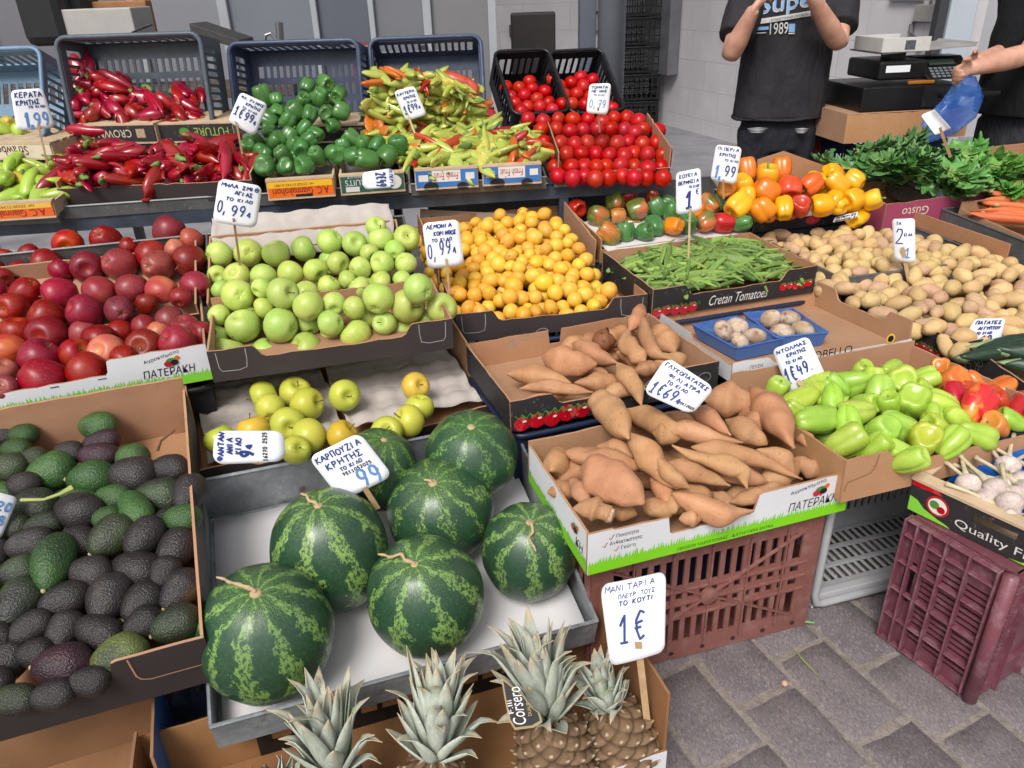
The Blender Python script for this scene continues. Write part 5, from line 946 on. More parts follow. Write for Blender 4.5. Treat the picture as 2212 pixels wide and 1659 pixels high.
'red_long_pepper': [-1021,3093,884,-20,-2,132,57,96,-999,2947,858,-36,-30,122,56,91,-1050,3005,866,-11,-9,158,48,84,-1234,2918,906,53,-18,98,48,51,-1425,3051,905,-37,-51,117,47,36,-1549,2956,873,18,11,145,49,14,-1385,2971,872,-63,4,130,44,43,-1245,3082,905,-72,14,113,56,66,-1650,3078,888,163,39,159,52,8,-1169,2912,857,80,-2,99,47,61,-1241,2960,951,135,12,155,59,64,-1182,3062,898,-53,-15,139,47,76,-1639,2988,914,0,-19,144,48,6,-1375,3056,882,123,4,121,54,47,-1179,2955,910,78,14,97,43,73,-1437,3153,907,177,-6,145,47,39,-1153,3154,898,-73,25,115,49,89,-1446,2905,879,-109,11,150,54,22,-1535,3109,945,46,-28,141,49,28,-1573,3043,872,-90,37,107,53,17,-1291,3003,866,-174,1,162,48,55,-1710,3104,877,-101,-18,183,57,9,-1527,2855,903,116,1,153,56,11,-1309,2956,926,77,7,143,54,53,-1329,2907,877,-72,23,107,51,42,-1449,2979,956,29,12,149,52,35,-1074,2906,858,-77,-2,131,53,70,-1635,2906,902,61,23,149,52,3,-1483,3023,942,137,22,142,48,26,-1294,2834,845,-114,-34,117,57,40,-1100,3048,920,74,-27,150,44,85,-1327,3073,942,-107,-14,115,50,58,-1505,2907,891,-158,-37,111,46,22,-1424,2844,871,76,-14,103,58,20,-1211,3139,895,-15,-20,165,47,78,-1369,3148,879,147,-9,144,46,49,-1578,2841,893,141,13,137,50,1,-1099,2968,882,78,-11,183,45,72,-1092,3135,901,56,-10,123,44,88,-1347,2852,867,34,-19,145,44,30,-1041,2928,901,-75,-28,177,57,82,-1601,3105,941,-72,22,163,46,18,-987,3031,869,176,6,154,49,95,-1385,3006,930,-14,4,139,49,35,-1289,3140,888,-91,-7,97,50,69,-1118,3084,937,-141,-15,144,48,87,-1490,2847,861,-83,5,173,59,20,-1335,3009,906,143,11,144,40,45,-1482,3067,911,16,-25,131,48,28,-1594,2990,941,103,-27,119,51,15,-1393,2916,946,36,-8,154,45,32,-1421,3117,892,-2,4,128,46,48,-1572,2906,874,-149,0,118,41,12,-1477,2985,899,-76,0,139,47,24,-999,2990,906,111,14,154,46,93,-1204,2883,883,-40,21,166,48,60,-1025,2908,843,-58,-15,142,45,80,-1207,2961,876,-46,0,97,40,62,-1164,3014,948,-87,-6,134,43,75,-1036,3149,909,-112,20,134,54,98,-1088,3075,876,161,-15,180,47,87,-1288,3068,885,-47,8,123,47,57,-1269,2958,864,165,11,146,50,53,-1476,3130,951,55,-14,162,52,39,-1212,3002,918,84,12,118,52,64,-1661,2951,883,-49,-19,127,48,4,-1275,2902,879,-51,0,129,52,52,-1556,2978,914,95,11,129,53,15,-1271,3116,932,16,23,148,53,68,-1417,2955,934,-157,-13,119,51,34,-1158,3119,952,26,-24,124,42,77,-1131,2890,859,-125,-16,110,44,71,-1127,2993,912,-29,-2,153,53,74,-1393,3060,942,39,-20,127,52,36,-1597,2945,889,109,-13,149,40,14,-1615,3049,897,-124,-13,184,58,17,-1633,3121,902,-34,-25,114,49,9,-1055,3033,913,-78,-21,134,53,85,-952,2909,856,-111,-32,149,44,90,-1357,2982,892,-48,-2,130,42,44,-1520,2930,924,68,-19,121,47,12,-1189,3164,927,-100,8,135,55,79,-1381,2880,883,-162,44,148,47,30,-1448,2895,922,32,-12,140,51,21,-1525,3033,902,-71,34,159,54,26,-1205,3038,878,112,-6,169,55,65,-1555,3137,879,169,-16,164,44,29,-1323,3053,896,127,-2,155,54,56,-1662,3038,926,171,-30,176,51,7,-1271,3037,929,123,-2,122,56,65,-1262,2965,905,70,-13,153,53,54,-1198,3078,939,28,-12,131,49,77,-1589,2900,933,-103,4,130,53,2,-1366,2923,907,106,3,147,48,42,-1444,3104,926,-1,13,133,53,38,-1141,3072,897,128,3,140,46,76,-1431,2995,893,-59,3,150,54,35,-1333,3148,915,-113,23,132,53,59,-1549,3075,916,44,-21,140,54,18,-1146,2937,888,-86,8,131,48,72],
'red_crate_pepper': [-1623,3226,998,-2,-4,160,53,10,-1652,3319,1038,9,2,119,58,11,-1607,3277,1062,-25,-26,105,58,12,-1521,3234,1019,-59,-36,87,58,30,-1438,3272,1045,-172,0,96,58,41,-1511,3357,1053,-133,-23,78,58,43,-1408,3331,1080,-56,-30,193,54,64,-1333,3316,1051,128,25,117,58,73,-1417,3395,1077,163,20,75,54,65,-1330,3463,1096,-61,-25,113,58,88,-1271,3477,1082,-69,-21,99,51,99,-1276,3346,1057,2,-10,94,58,85,-1261,3304,1023,18,0,91,58,82,-1566,3422,1154,-14,-24,166,54,37,-1531,3343,1099,12,-3,80,45,45,-1603,3357,1085,-62,-40,122,58,23,-1675,3318,1106,-37,-36,86,58,3,-1712,3297,1073,-47,-40,83,58,2,-1703,3405,1160,157,31,77,54,6,-1655,3391,1170,-173,9,64,45,17,-1548,3293,1051,-34,-29,105,53,32,-1659,3263,1037,-126,-35,83,58,11,-1706,3461,1231,100,44,124,50,19,-1747,3431,1203,-71,-46,97,58,7,-1664,3438,1176,-12,-25,77,54,17,-1662,3375,1114,-126,-32,82,58,14,-1490,3304,1032,-32,-25,90,58,42,-1381,3333,1025,8,-2,73,54,62,-1575,3374,1137,-3,-16,106,54,36,-1716,3362,1128,-29,-34,79,58,5,-1328,3261,1005,1,-2,89,58,70,-1396,3247,1011,16,6,86,58,50,-1282,3412,1041,-69,-22,132,55,86,-1350,3404,1074,-57,-27,156,55,76,-1483,3372,1097,-26,-26,106,54,45,-1580,3473,1148,-19,-27,86,55,37],
'horn_pepper': [-1891,2962,872,14,-20,101,60,25,-1745,3083,921,136,15,119,43,88,-1960,3158,912,27,-6,113,48,39,-1816,3165,921,160,17,103,41,79,-1819,3000,892,110,-6,112,45,56,-1731,2883,881,89,32,112,50,74,-1786,2908,870,-43,-27,96,40,254,-1725,3025,893,109,-10,124,48,87,-2013,3038,878,-26,-10,104,47,7,-2014,3095,928,-56,-26,111,48,19,-1760,2832,836,111,3,119,48,43,-1869,3104,907,171,-15,86,46,58,-1950,3030,903,167,2,120,50,27,-1895,2867,878,164,0,106,39,14,-1827,2824,834,-149,-5,115,48,23,-1695,2832,855,95,38,113,49,73,-1980,2985,880,-26,24,119,49,16,-1755,2958,872,28,6,108,50,265,-1937,2899,850,64,2,125,47,5,-1795,3046,899,178,28,109,44,67,-1874,3022,912,-93,-15,110,45,47,-2076,3142,898,115,9,114,46,9,-1682,2973,881,48,-17,115,51,95,-1900,3153,924,29,-8,111,49,59,-1754,3146,920,-168,12,140,42,99,-1624,2834,836,-161,0,125,49,93,-1850,2902,876,126,-13,107,50,35,-1649,2908,870,-84,13,137,48,94,-1927,3097,895,68,3,115,50,38,-1899,2802,834,78,15,128,54,3],
'horn_crate_pepper': [-2036,3293,1001,60,3,-1960,3275,998,59,42,-2037,3352,1018,61,228],
'chili_front': [-2,3100,912,69,13,123,30,73,-164,3255,903,76,5,130,29,48,-318,3121,895,-147,-25,185,24,24,114,3024,854,-127,-2,135,27,91,-225,3033,878,-117,3,138,28,32,87,3142,876,169,6,144,28,284,-76,3100,897,48,-19,181,32,53,-80,3322,905,164,-2,143,32,169,-330,3148,919,160,5,150,29,25,-25,3047,878,-169,26,121,31,62,75,3182,906,-155,28,142,32,86,-37,3076,882,-17,1,137,31,63,-343,3323,897,-144,-14,140,28,29,62,3076,892,-44,-27,148,30,83,29,3191,897,-164,-10,147,27,75,-136,3188,895,-12,11,179,25,56,-292,3179,909,26,15,161,32,26,40,3151,886,52,1,173,29,284,-234,3221,916,169,8,175,29,37,-54,3028,865,-85,-19,157,23,61,-183,3326,920,-135,15,142,28,59,-168,3154,891,92,29,114,32,45,-158,3018,864,-68,-6,111,24,41,-266,3241,940,-67,0,128,29,38,-48,3219,924,25,14,157,28,966,-209,3135,911,-162,-30,122,29,245,-405,3190,879,-139,-3,111,31,916,-23,3291,882,84,5,133,29,78,41,3292,918,-49,16,168,30,88,-173,3065,888,-139,3,136,28,42,-249,3123,908,-67,-5,105,29,34,-366,3231,929,-139,-4,140,30,27,-205,3208,898,-75,-2,132,32,246,-222,3291,897,-20,15,120,29,49,-36,3164,920,123,-17,149,30,65,-369,3109,879,-96,4,145,33,14,-12,3236,913,78,10,133,28,77,-132,3055,882,-155,10,131,28,42,-281,3312,909,-113,18,160,33,39,-322,3081,887,79,10,144,27,913,-296,3054,879,55,-19,118,29,22,-367,3141,901,-51,4,122,30,15,-324,3243,909,-89,-9,149,32,228,-259,3005,856,109,8,134,30,21,-140,3022,885,15,1,109,29,41,-137,3236,924,125,29,158,30,58,-134,3122,904,-94,-1,112,28,254,-83,3040,901,-85,-28,180,27,252,74,3324,885,123,-11,114,23,89,-452,3307,902,-117,-21,147,28,19,-56,3239,915,126,24,144,27,167,-210,3080,904,-125,-15,134,29,933,122,3231,913,-57,-19,112,30,87,-263,3050,884,41,5,103,27,22,-371,3194,918,-141,-8,149,27,16,-342,3021,896,73,26,158,31,12,-424,3227,902,62,35,122,29,17,72,3239,905,-8,-14,144,30,87,-96,3152,909,-156,20,127,23,55,-246,3094,881,16,-10,137,33,23,-402,3294,912,85,16,151,29,119,-394,3076,875,90,-4,131,26,3,122,3156,905,-175,14,132,31,995,12,3313,882,98,2,153,27,79,-40,3119,900,-60,-35,159,29,64,117,3098,875,59,21,124,35,93,-448,3233,901,54,11,120,27,18,-301,3207,918,-89,19,137,29,27,82,3274,908,16,4,147,26,88,107,3314,903,-13,-8,155,30,99,35,3216,907,-173,17,153,27,986,-164,3096,913,-104,-3,130,31,43,-200,3000,884,140,30,168,30,31,75,3063,860,87,9,128,27,81,25,3024,887,-92,-25,135,28,171,-121,3307,913,-9,-24,182,27,59,-296,3280,904,-45,20,137,27,138,-117,3003,860,126,12,159,25,51,-156,3286,926,159,-19,124,32,58,-15,3334,915,173,-18,151,28,79,-96,3193,925,-64,-7,114,26,166,-410,3103,893,137,-10,135,27,104,-221,3253,920,-165,-18,125,31,48,-114,3279,915,-139,-28,175,34,68,-372,3305,909,89,7,133,27,129,-12,3214,886,127,15,159,28,76,-176,3131,900,-47,-15,148,27,244,-9,3148,909,-111,-2,133,30,74,-243,3285,921,154,18,136,24,49,125,3058,870,-115,8,160,27,192,-99,3234,912,177,-35,138,32,67,-284,3134,894,69,1,113,32,25,-332,2993,858,127,13,140,29,1,-306,3000,869,128,-14,117,30,11,-406,3132,897,-35,6,133,30,215,-8,3021,870,-147,0,118,30,71,-46,3334,884,58,1,123,27,69,-234,3163,911,148,28,143,28,35,64,3008,868,46,23,141,30,981,-449,3189,899,37,23,177,28,6,-489,3260,912,49,14,156,28,208,129,3185,893,-44,-31,128,26,996,-384,3267,920,74,19,129,29,228,-206,3106,897,140,32,158,26,144,-111,3109,894,-86,0,135,30,953,50,3308,890,99,4,145,29,89,-180,3205,925,43,-14,145,31,47,-344,3187,910,-137,-31,141,27,26,-70,3282,914,79,20,155,28,68,-223,2990,871,-122,0,156,31,21,-2,3284,901,-3,0,146,33,78,-260,3292,906,63,12,161,28,238,54,3106,881,-94,-25,141,33,83,-59,3144,900,-160,13,147,28,64,-69,3066,892,29,31,163,27,262,30,3074,885,-47,-10,129,32,172,-301,3070,907,-12,4,151,32,23,-259,3194,897,116,7,132,30,236,-446,3276,907,-127,1,113,29,18,-73,3022,876,175,-20,147,28,51,-351,3273,909,86,30,140,29,28,-137,3201,929,-48,-18,122,30,57,-83,3195,882,42,8,130,32,65,-496,3299,901,-70,-8,176,30,9,-231,3075,863,-48,-5,149,24,233,83,3117,897,79,-9,103,27,83,-20,3260,893,-25,11,118,26,277,-90,3120,873,-132,-2,165,31,154,-309,3323,924,177,-5,119,28,39,-290,3105,917,145,17,131,28,924,-208,3329,902,-30,-4,170,26,149,-230,3202,894,99,7,152,24,136,8,3139,895,-171,-32,119,29,974,118,3266,897,-166,-1,121,27,98,-388,3205,904,-146,-4,134,30,17],
'chili_rear': [-441,3307,1157,-59,-4,117,23,119,-305,3358,1007,5,-9,142,25,53,-145,3337,1103,-22,-32,100,27,299,-174,3335,1113,-56,-15,145,28,88,-278,3344,1048,-134,-21,115,25,55,-240,3319,1132,75,3,137,26,279,-466,3309,1133,37,0,137,27,108,-275,3362,990,97,46,127,27,152,-95,3372,1017,23,-11,116,24,194,-325,3347,948,93,36,133,29,41,-281,3334,1068,-173,-30,107,25,66,-470,3302,1150,37,-15,108,24,9,-494,3310,1023,-33,-4,121,25,4,-362,3330,1059,81,18,138,28,35,-338,3320,1095,-87,-38,133,22,47,-174,3369,978,-169,20,135,24,72,-468,3307,1117,59,2,118,25,207,-483,3306,1065,158,20,138,24,5,-337,3332,1125,151,19,108,24,49,-374,3323,1086,-86,-28,123,28,936,-141,3377,958,173,0,147,25,81,-194,3343,1006,-165,8,161,27,73,-221,3337,1080,-176,-3,166,28,176,-419,3319,1013,-14,-6,104,31,123,-475,3330,1083,-176,22,115,24,6,-360,3321,1136,-17,-17,128,21,39,-109,3372,1039,26,0,128,26,195,-359,3333,927,61,36,123,27,230,-193,3364,1046,69,12,147,29,286,-362,3348,996,62,5,137,25,33,-441,3317,1084,68,49,100,26,16,-208,3335,1094,0,-29,107,25,78,-274,3345,1036,10,31,118,24,54,-232,3358,973,62,11,150,27,61,-407,3318,968,-97,-20,105,26,21,-203,3371,955,-17,20,128,25,70,-166,3355,1030,-121,-26,135,31,84,-130,3377,1072,80,34,141,26,96,-232,3348,1081,-121,15,85,25,67,-403,3329,1046,-4,-5,96,26,25,-412,3315,1156,176,30,120,22,129,-522,3309,934,145,21,101,23,201,-326,3365,981,60,5,127,29,42,-412,3342,984,-6,-7,113,27,233,-466,3313,1047,160,23,128,24,15,-305,3338,995,120,45,142,29,42,-461,3317,934,-131,-30,121,28,211,-405,3313,1089,145,32,131,28,127,-473,3322,985,9,-26,126,30,12,-419,3312,1127,-119,-39,118,23,18,-544,3319,986,-109,-30,136,28,103,-133,3360,1030,-121,-33,112,26,194,-279,3322,1105,-171,24,102,23,257,-173,3387,984,-94,-16,146,28,172,-418,3313,971,110,30,150,22,22,-326,3329,1101,-154,14,131,27,47,-72,3393,937,-85,-17,128,28,190,-231,3350,1073,-110,-35,105,29,75,-315,3332,1051,151,35,87,21,245,-458,3322,953,36,6,136,28,11,-208,3334,1118,94,23,97,25,89,-147,3368,1040,-37,-23,155,27,95,-249,3351,991,-97,-14,131,24,62,-228,3354,959,87,47,143,26,61,-398,3297,931,-165,-14,172,33,920,-493,3314,1003,-38,1,105,28,103,-142,3366,999,-112,-19,140,25,82,-118,3379,973,90,45,111,30,81,-281,3352,996,-101,-29,109,27,253,-374,3312,1095,-21,-19,132,23,37,-440,3314,895,-50,-18,113,32,20,-95,3376,984,9,4,109,29,993,-315,3313,1120,-70,-40,122,26,958,-396,3313,1072,139,45,106,25,26,-144,3356,1067,-47,-16,143,22,97,-341,3357,1031,-42,-7,129,24,44,-346,3342,1055,-53,-8,132,25,245,-257,3342,919,129,24,118,31,50,-265,3365,951,31,-1,124,29,51,-323,3319,1150,-123,1,121,25,49,-256,3338,1101,-142,-11,120,25,268,-135,3375,935,130,35,124,24,180,-524,3305,890,152,13,131,29,0,-271,3327,1134,-143,-29,95,27,69,-303,3335,1137,-34,19,86,31,259,-449,3313,1031,167,9,123,26,14,-122,3372,1004,20,-10,111,30,283,-515,3317,1045,-124,-2,131,27,205,-451,3329,1087,-29,-16,102,23,117,-297,3336,926,93,38,144,29,50,-236,3355,1018,-50,-22,126,29,264,-386,3345,998,150,15,155,21,133,-324,3329,920,87,30,151,28,240,-304,3340,1057,-83,-8,140,25,55,-201,3345,1029,-124,-29,110,28,174,-72,3406,968,-3,-4,134,33,191,-524,3306,916,-38,-17,175,31,0,-448,3314,1017,174,4,156,29,13,-186,3351,913,-90,-19,129,33,70,-208,3321,1122,148,40,117,25,89,-372,3314,1125,115,34,108,30,38,-272,3332,1096,-144,-7,114,22,67,-381,3328,976,-140,-27,159,27,32,-516,3301,982,-50,-18,136,31,102,-488,3295,917,-84,-20,132,30,10,-89,3377,944,42,8,154,29,90,-194,3352,1047,-87,-25,111,30,75,-365,3327,922,-25,-38,126,26,30,-223,3345,1046,-99,-8,132,27,165,-378,3314,1164,114,3,99,27,39,-363,3329,965,4,26,140,29,131,-130,3338,1087,18,-6,105,25,98,-432,3306,936,130,44,125,29,221,-437,3322,1066,43,-11,121,25,15,-154,3332,1115,-10,-24,110,26,999,-385,3345,1027,175,-9,103,27,34,-180,3344,1094,141,29,113,23,87,-480,3310,1156,125,28,111,22,9,-391,3318,935,86,41,146,29,30,-160,3344,1069,143,15,140,25,186,-277,3316,1119,149,21,108,24,68,-170,3363,1038,-115,-34,139,24,85,-326,3336,1022,12,3,150,32,43,-413,3330,1037,148,24,98,26,224,-159,3376,932,-88,-15,141,31,70],
'broad_bean': [517,2559,566,-80,-5,92,16,15,881,2579,585,143,8,150,17,274,688,2751,580,-177,-7,151,18,59,885,2719,588,-162,12,133,17,487,707,2614,586,7,1,128,16,55,461,2629,563,169,-8,159,18,17,533,2457,570,94,-5,132,21,413,838,2699,581,-172,-2,117,18,77,479,2508,560,-120,-9,110,16,14,746,2558,586,124,6,167,19,54,603,2492,580,-148,-2,111,19,233,548,2411,563,49,7,153,16,11,637,2671,588,6,11,125,19,47,899,2755,580,-16,2,116,18,498,694,2528,581,-46,-8,140,17,43,564,2654,577,-163,4,128,16,37,969,2510,555,-77,-10,134,21,91,521,2580,581,95,-2,116,20,26,517,2651,574,-50,-8,90,18,27,642,2517,571,-63,1,108,16,33,885,2524,564,121,3,152,14,72,453,2592,571,20,10,90,18,216,621,2417,565,-131,4,125,19,431,781,2522,582,81,0,123,17,63,666,2697,579,90,2,152,19,248,555,2735,575,114,-16,107,20,439,520,2700,576,29,15,147,16,228,797,2750,585,-109,8,127,16,79,608,2653,585,168,9,133,16,37,573,2703,577,-126,-7,153,17,38,883,2628,589,-116,13,134,19,85,501,2411,557,-31,7,126,17,11,751,2752,584,-78,8,136,16,69,583,2484,566,-175,1,140,17,223,415,2710,559,-2,19,105,18,409,777,2466,568,-63,0,126,18,451,631,2747,575,-118,1,130,19,49,796,2623,595,148,-4,123,18,65,664,2619,593,16,-4,125,17,46,739,2490,576,-68,-7,161,17,52,595,2549,571,-58,0,137,18,34,574,2386,560,-169,0,146,17,21,828,2512,576,-89,-8,122,17,462,696,2648,591,-154,-3,131,18,56,820,2469,563,2,2,158,16,261,829,2561,579,-29,4,123,18,73,783,2712,579,-53,1,105,16,67,687,2471,576,14,5,109,16,442,752,2439,558,-141,-1,124,19,451,657,2450,575,-167,1,134,18,32,823,2657,578,63,0,132,17,476,650,2553,588,-51,-11,97,17,34,736,2665,591,104,-2,129,18,67,563,2580,587,73,12,135,17,25,703,2434,568,-176,-2,123,16,41,509,2527,570,126,-9,116,18,14,935,2562,572,35,-6,139,19,83,469,2464,568,163,-7,104,21,3,633,2621,578,-34,-4,136,17,246,489,2697,574,28,1,108,18,18,644,2482,573,114,5,152,14,432,590,2610,583,154,-2,114,17,436,676,2659,582,88,5,148,20,447,483,2440,552,-37,0,108,14,2,703,2718,578,-21,1,114,15,58,451,2703,565,-130,4,175,19,19,941,2610,570,151,10,119,17,84,839,2783,586,127,-6,149,18,89,606,2734,573,-117,-1,114,18,39,763,2612,580,-32,-2,103,14,65,554,2541,581,1,7,147,17,224,809,2593,589,99,1,147,20,64,502,2377,547,46,6,126,19,211,922,2487,559,-136,3,151,20,81,723,2578,584,-141,-3,110,18,54,648,2416,555,174,0,118,16,31,852,2495,571,-151,-3,151,16,72,672,2578,587,-133,-12,151,19,45,905,2676,583,-15,5,134,17,286,839,2732,594,90,5,134,18,78,442,2674,561,156,-3,164,18,18,740,2715,591,27,20,97,16,268,597,2684,585,0,-7,137,20,38,602,2440,571,-17,0,142,15,22,773,2666,588,8,7,106,17,467,790,2558,590,153,2,128,18,64,467,2540,571,-76,0,150,16,15,519,2622,588,-143,0,96,17,27,912,2728,588,68,-5,129,16,97,484,2626,572,-82,-8,130,18,417,929,2642,578,165,15,94,19,485,713,2551,571,19,0,101,14,254,847,2639,588,-131,-3,137,16,75,852,2533,570,-11,2,105,18,73,580,2418,559,-95,-1,171,15,221,870,2783,579,-173,0,175,16,489,836,2591,584,118,-6,144,20,474,882,2477,557,60,3,103,21,471,720,2458,563,2,-5,153,16,41,537,2662,582,-165,0,136,16,428,919,2520,567,-2,4,139,16,82,635,2708,582,63,10,123,17,48,563,2456,561,98,9,125,18,22,808,2718,582,119,4,144,16,78,943,2503,553,-62,-10,137,15,281,525,2498,577,11,8,135,17,414,491,2732,568,-132,9,115,17,429,628,2573,577,113,-3,149,19,235,867,2688,592,141,-1,133,16,87,723,2766,579,-5,0,147,17,69,586,2515,577,108,3,153,18,24,689,2684,587,168,12,103,17,57,745,2518,578,108,1,132,17,53,898,2561,572,-149,8,123,16,483,478,2648,572,35,9,175,17,18,899,2579,571,13,3,123,17,483,768,2482,569,-141,4,130,19,52,872,2661,583,5,-10,130,18,86,569,2623,584,-77,0,156,18,236,499,2585,570,-87,-11,102,15,216,864,2759,594,-168,11,147,20,288,725,2635,591,109,8,123,18,56,809,2686,593,-1,-4,90,20,477,594,2577,585,68,3,137,16,35,806,2499,571,103,0,144,19,62,669,2731,588,-128,0,115,18,58,614,2519,586,77,0,140,19,34,767,2585,575,-123,-4,120,17,264,555,2518,566,80,6,163,18,24,821,2615,583,78,13,141,17,75,959,2555,571,34,-4,155,17,92,679,2549,590,-116,2,111,18,44,850,2460,555,89,11,128,17,71,627,2453,567,118,0,147,17,232,767,2639,585,-63,6,151,18,66,640,2646,588,131,3,141,17,247,773,2736,586,-102,9,131,18,68,522,2735,572,-146,-5,164,19,29,498,2478,569,-118,-4,126,16,13,515,2431,564,-178,-5,123,17,12,439,2643,567,-152,-5,133,21,17,701,2497,580,-138,-16,102,19,43,676,2501,579,-109,7,129,19,243,642,2592,583,-71,-7,128,19,45,923,2695,577,79,-1,140,18,97,545,2600,584,-105,-13,130,20,26,539,2388,547,-100,-9,121,14,11,603,2408,554,-108,-7,120,18,21,799,2647,591,168,10,123,17,66,545,2486,577,-118,3,128,17,423,820,2755,592,60,-4,116,18,279,891,2604,584,-167,0,126,22,84,770,2773,586,100,-11,146,19,79,693,2571,598,-167,-2,141,18,44,798,2531,583,36,9,154,20,263,685,2456,566,-87,0,134,16,42,857,2560,577,40,1,98,15,73,547,2645,575,-60,-5,138,19,27,731,2733,591,113,1,121,18,68,716,2687,587,-48,-12,109,17,57,842,2670,587,-165,12,144,14,476,942,2666,572,75,2,145,15,96,546,2704,573,40,9,122,17,428,743,2591,589,-23,-4,134,17,55,723,2487,565,85,7,131,18,42],
'potato_front': [1493,2553,521,141,14,61,50,69,1745,2287,494,-127,10,71,57,72,1124,2422,521,121,-16,76,49,608,1246,2216,504,-178,-25,83,52,4,1629,2138,469,56,0,86,54,650,1330,2051,498,156,-15,68,52,0,1641,2399,499,20,9,95,62,75,1587,2178,492,18,14,61,56,41,1776,2208,487,20,-24,79,52,70,1541,2464,536,100,5,76,54,67,1235,2152,477,-42,-2,62,56,3,1605,2569,529,-148,-36,68,53,79,1267,2473,496,172,-1,72,53,629,1668,2256,498,-16,46,82,50,62,1764,2374,512,158,0,85,47,83,1454,2315,489,-147,-2,96,52,34,1401,2509,525,62,37,75,49,49,1577,2513,508,-116,-39,73,54,668,1329,2339,522,74,1,83,55,26,1226,2367,500,-89,2,78,46,17,1671,2458,499,98,-15,72,46,676,1134,2358,493,-98,13,75,51,7,1806,2412,509,-37,41,65,56,694,1468,2183,487,84,-16,72,51,32,1678,2350,500,-59,-3,55,55,74,1539,2394,520,18,1,77,51,55,1695,2582,532,-59,6,87,45,99,1322,2189,479,98,8,78,48,13,1332,2456,499,-101,-11,90,53,38,1841,2285,498,-133,2,76,53,81,1252,2303,509,-37,25,84,51,15,1534,2270,498,-88,4,58,53,43,1388,2237,501,73,6,87,60,23,1472,2443,499,-42,6,84,50,57,1758,2436,510,-172,42,75,59,685,1339,2138,477,-122,-16,58,58,612,1752,2516,525,-14,39,68,50,97,1180,2482,494,-158,10,76,50,19,1394,2371,515,162,29,87,52,636,1414,2101,478,20,-19,85,60,11,1278,2117,502,-166,-2,81,51,2,1190,2266,490,148,-4,92,52,605,1886,2334,496,-95,-34,65,65,92,1535,2327,494,-150,59,57,44,54,1447,2236,513,-150,33,51,49,633,1685,2176,470,122,6,69,54,60,1477,2079,496,-57,6,81,46,20,1335,2518,507,37,11,76,53,39,1298,2254,511,84,-6,76,47,614,1534,2209,491,-96,21,67,51,42,1572,2115,469,88,6,58,56,40,1825,2465,495,70,-4,63,59,695,1458,2371,530,48,-8,81,54,46,1274,2410,495,-173,-10,75,53,27,1601,2358,497,128,58,62,49,664,1905,2264,495,-50,1,92,54,90,1627,2307,506,-45,11,89,51,63,1604,2453,520,31,0,76,43,66,1710,2399,512,-135,11,85,50,674,1771,2582,528,81,-28,71,55,98,1590,2244,479,3,-15,55,48,52,1646,2518,516,-35,21,86,48,88,1814,2331,503,130,23,78,50,82,1081,2460,501,167,4,79,54,9,1403,2167,497,33,-1,95,53,22,1515,2135,501,-16,-4,99,46,30,1388,2310,521,39,-7,64,47,635,1388,2433,516,152,-23,59,42,37,1548,2595,508,165,-17,57,53,79,1223,2423,488,46,3,85,44,18,1725,2223,490,12,43,90,46,61,1400,2049,491,14,12,67,54,10,1334,2398,500,94,-61,66,47,637,1483,2502,502,34,2,85,54,58,1307,2001,471,24,-22,82,65,0,1178,2335,509,-145,12,87,58,6,1858,2229,466,31,4,73,52,80,1700,2522,526,-24,-30,74,55,87,1446,2133,505,-135,4,75,47,21,1631,2214,512,160,-15,80,55,51,1278,2347,489,-31,-1,70,52,16,1343,2291,500,-91,29,58,52,625,1574,2311,498,-18,39,66,52,53,1797,2255,480,156,6,84,65,81,1449,2557,530,-70,10,56,49,659,1710,2476,529,48,27,65,47,86,1652,2606,530,-107,-6,71,51,89,1176,2401,493,-93,-20,57,51,8,1731,2330,490,179,5,65,42,673,1282,2045,473,104,41,79,45,1,1488,2280,517,113,21,68,47,643,1691,2302,504,177,-11,86,57,72,1285,2517,509,-76,19,82,57,39,1127,2473,518,25,-34,73,52,9,1738,2626,527,-17,-6,82,50,99,1527,2094,476,-81,16,59,50,30,1863,2388,497,-147,17,74,50,93,1230,2506,497,-176,-2,67,57,629,1277,2170,486,-29,17,89,48,603,1426,2471,505,-87,24,76,51,48,1800,2519,513,3,-11,71,56,96,1342,2228,508,-131,4,78,42,613,1357,2079,487,161,3,76,56,11,1782,2480,517,5,8,71,51,696,1493,2229,490,111,3,85,50,632],
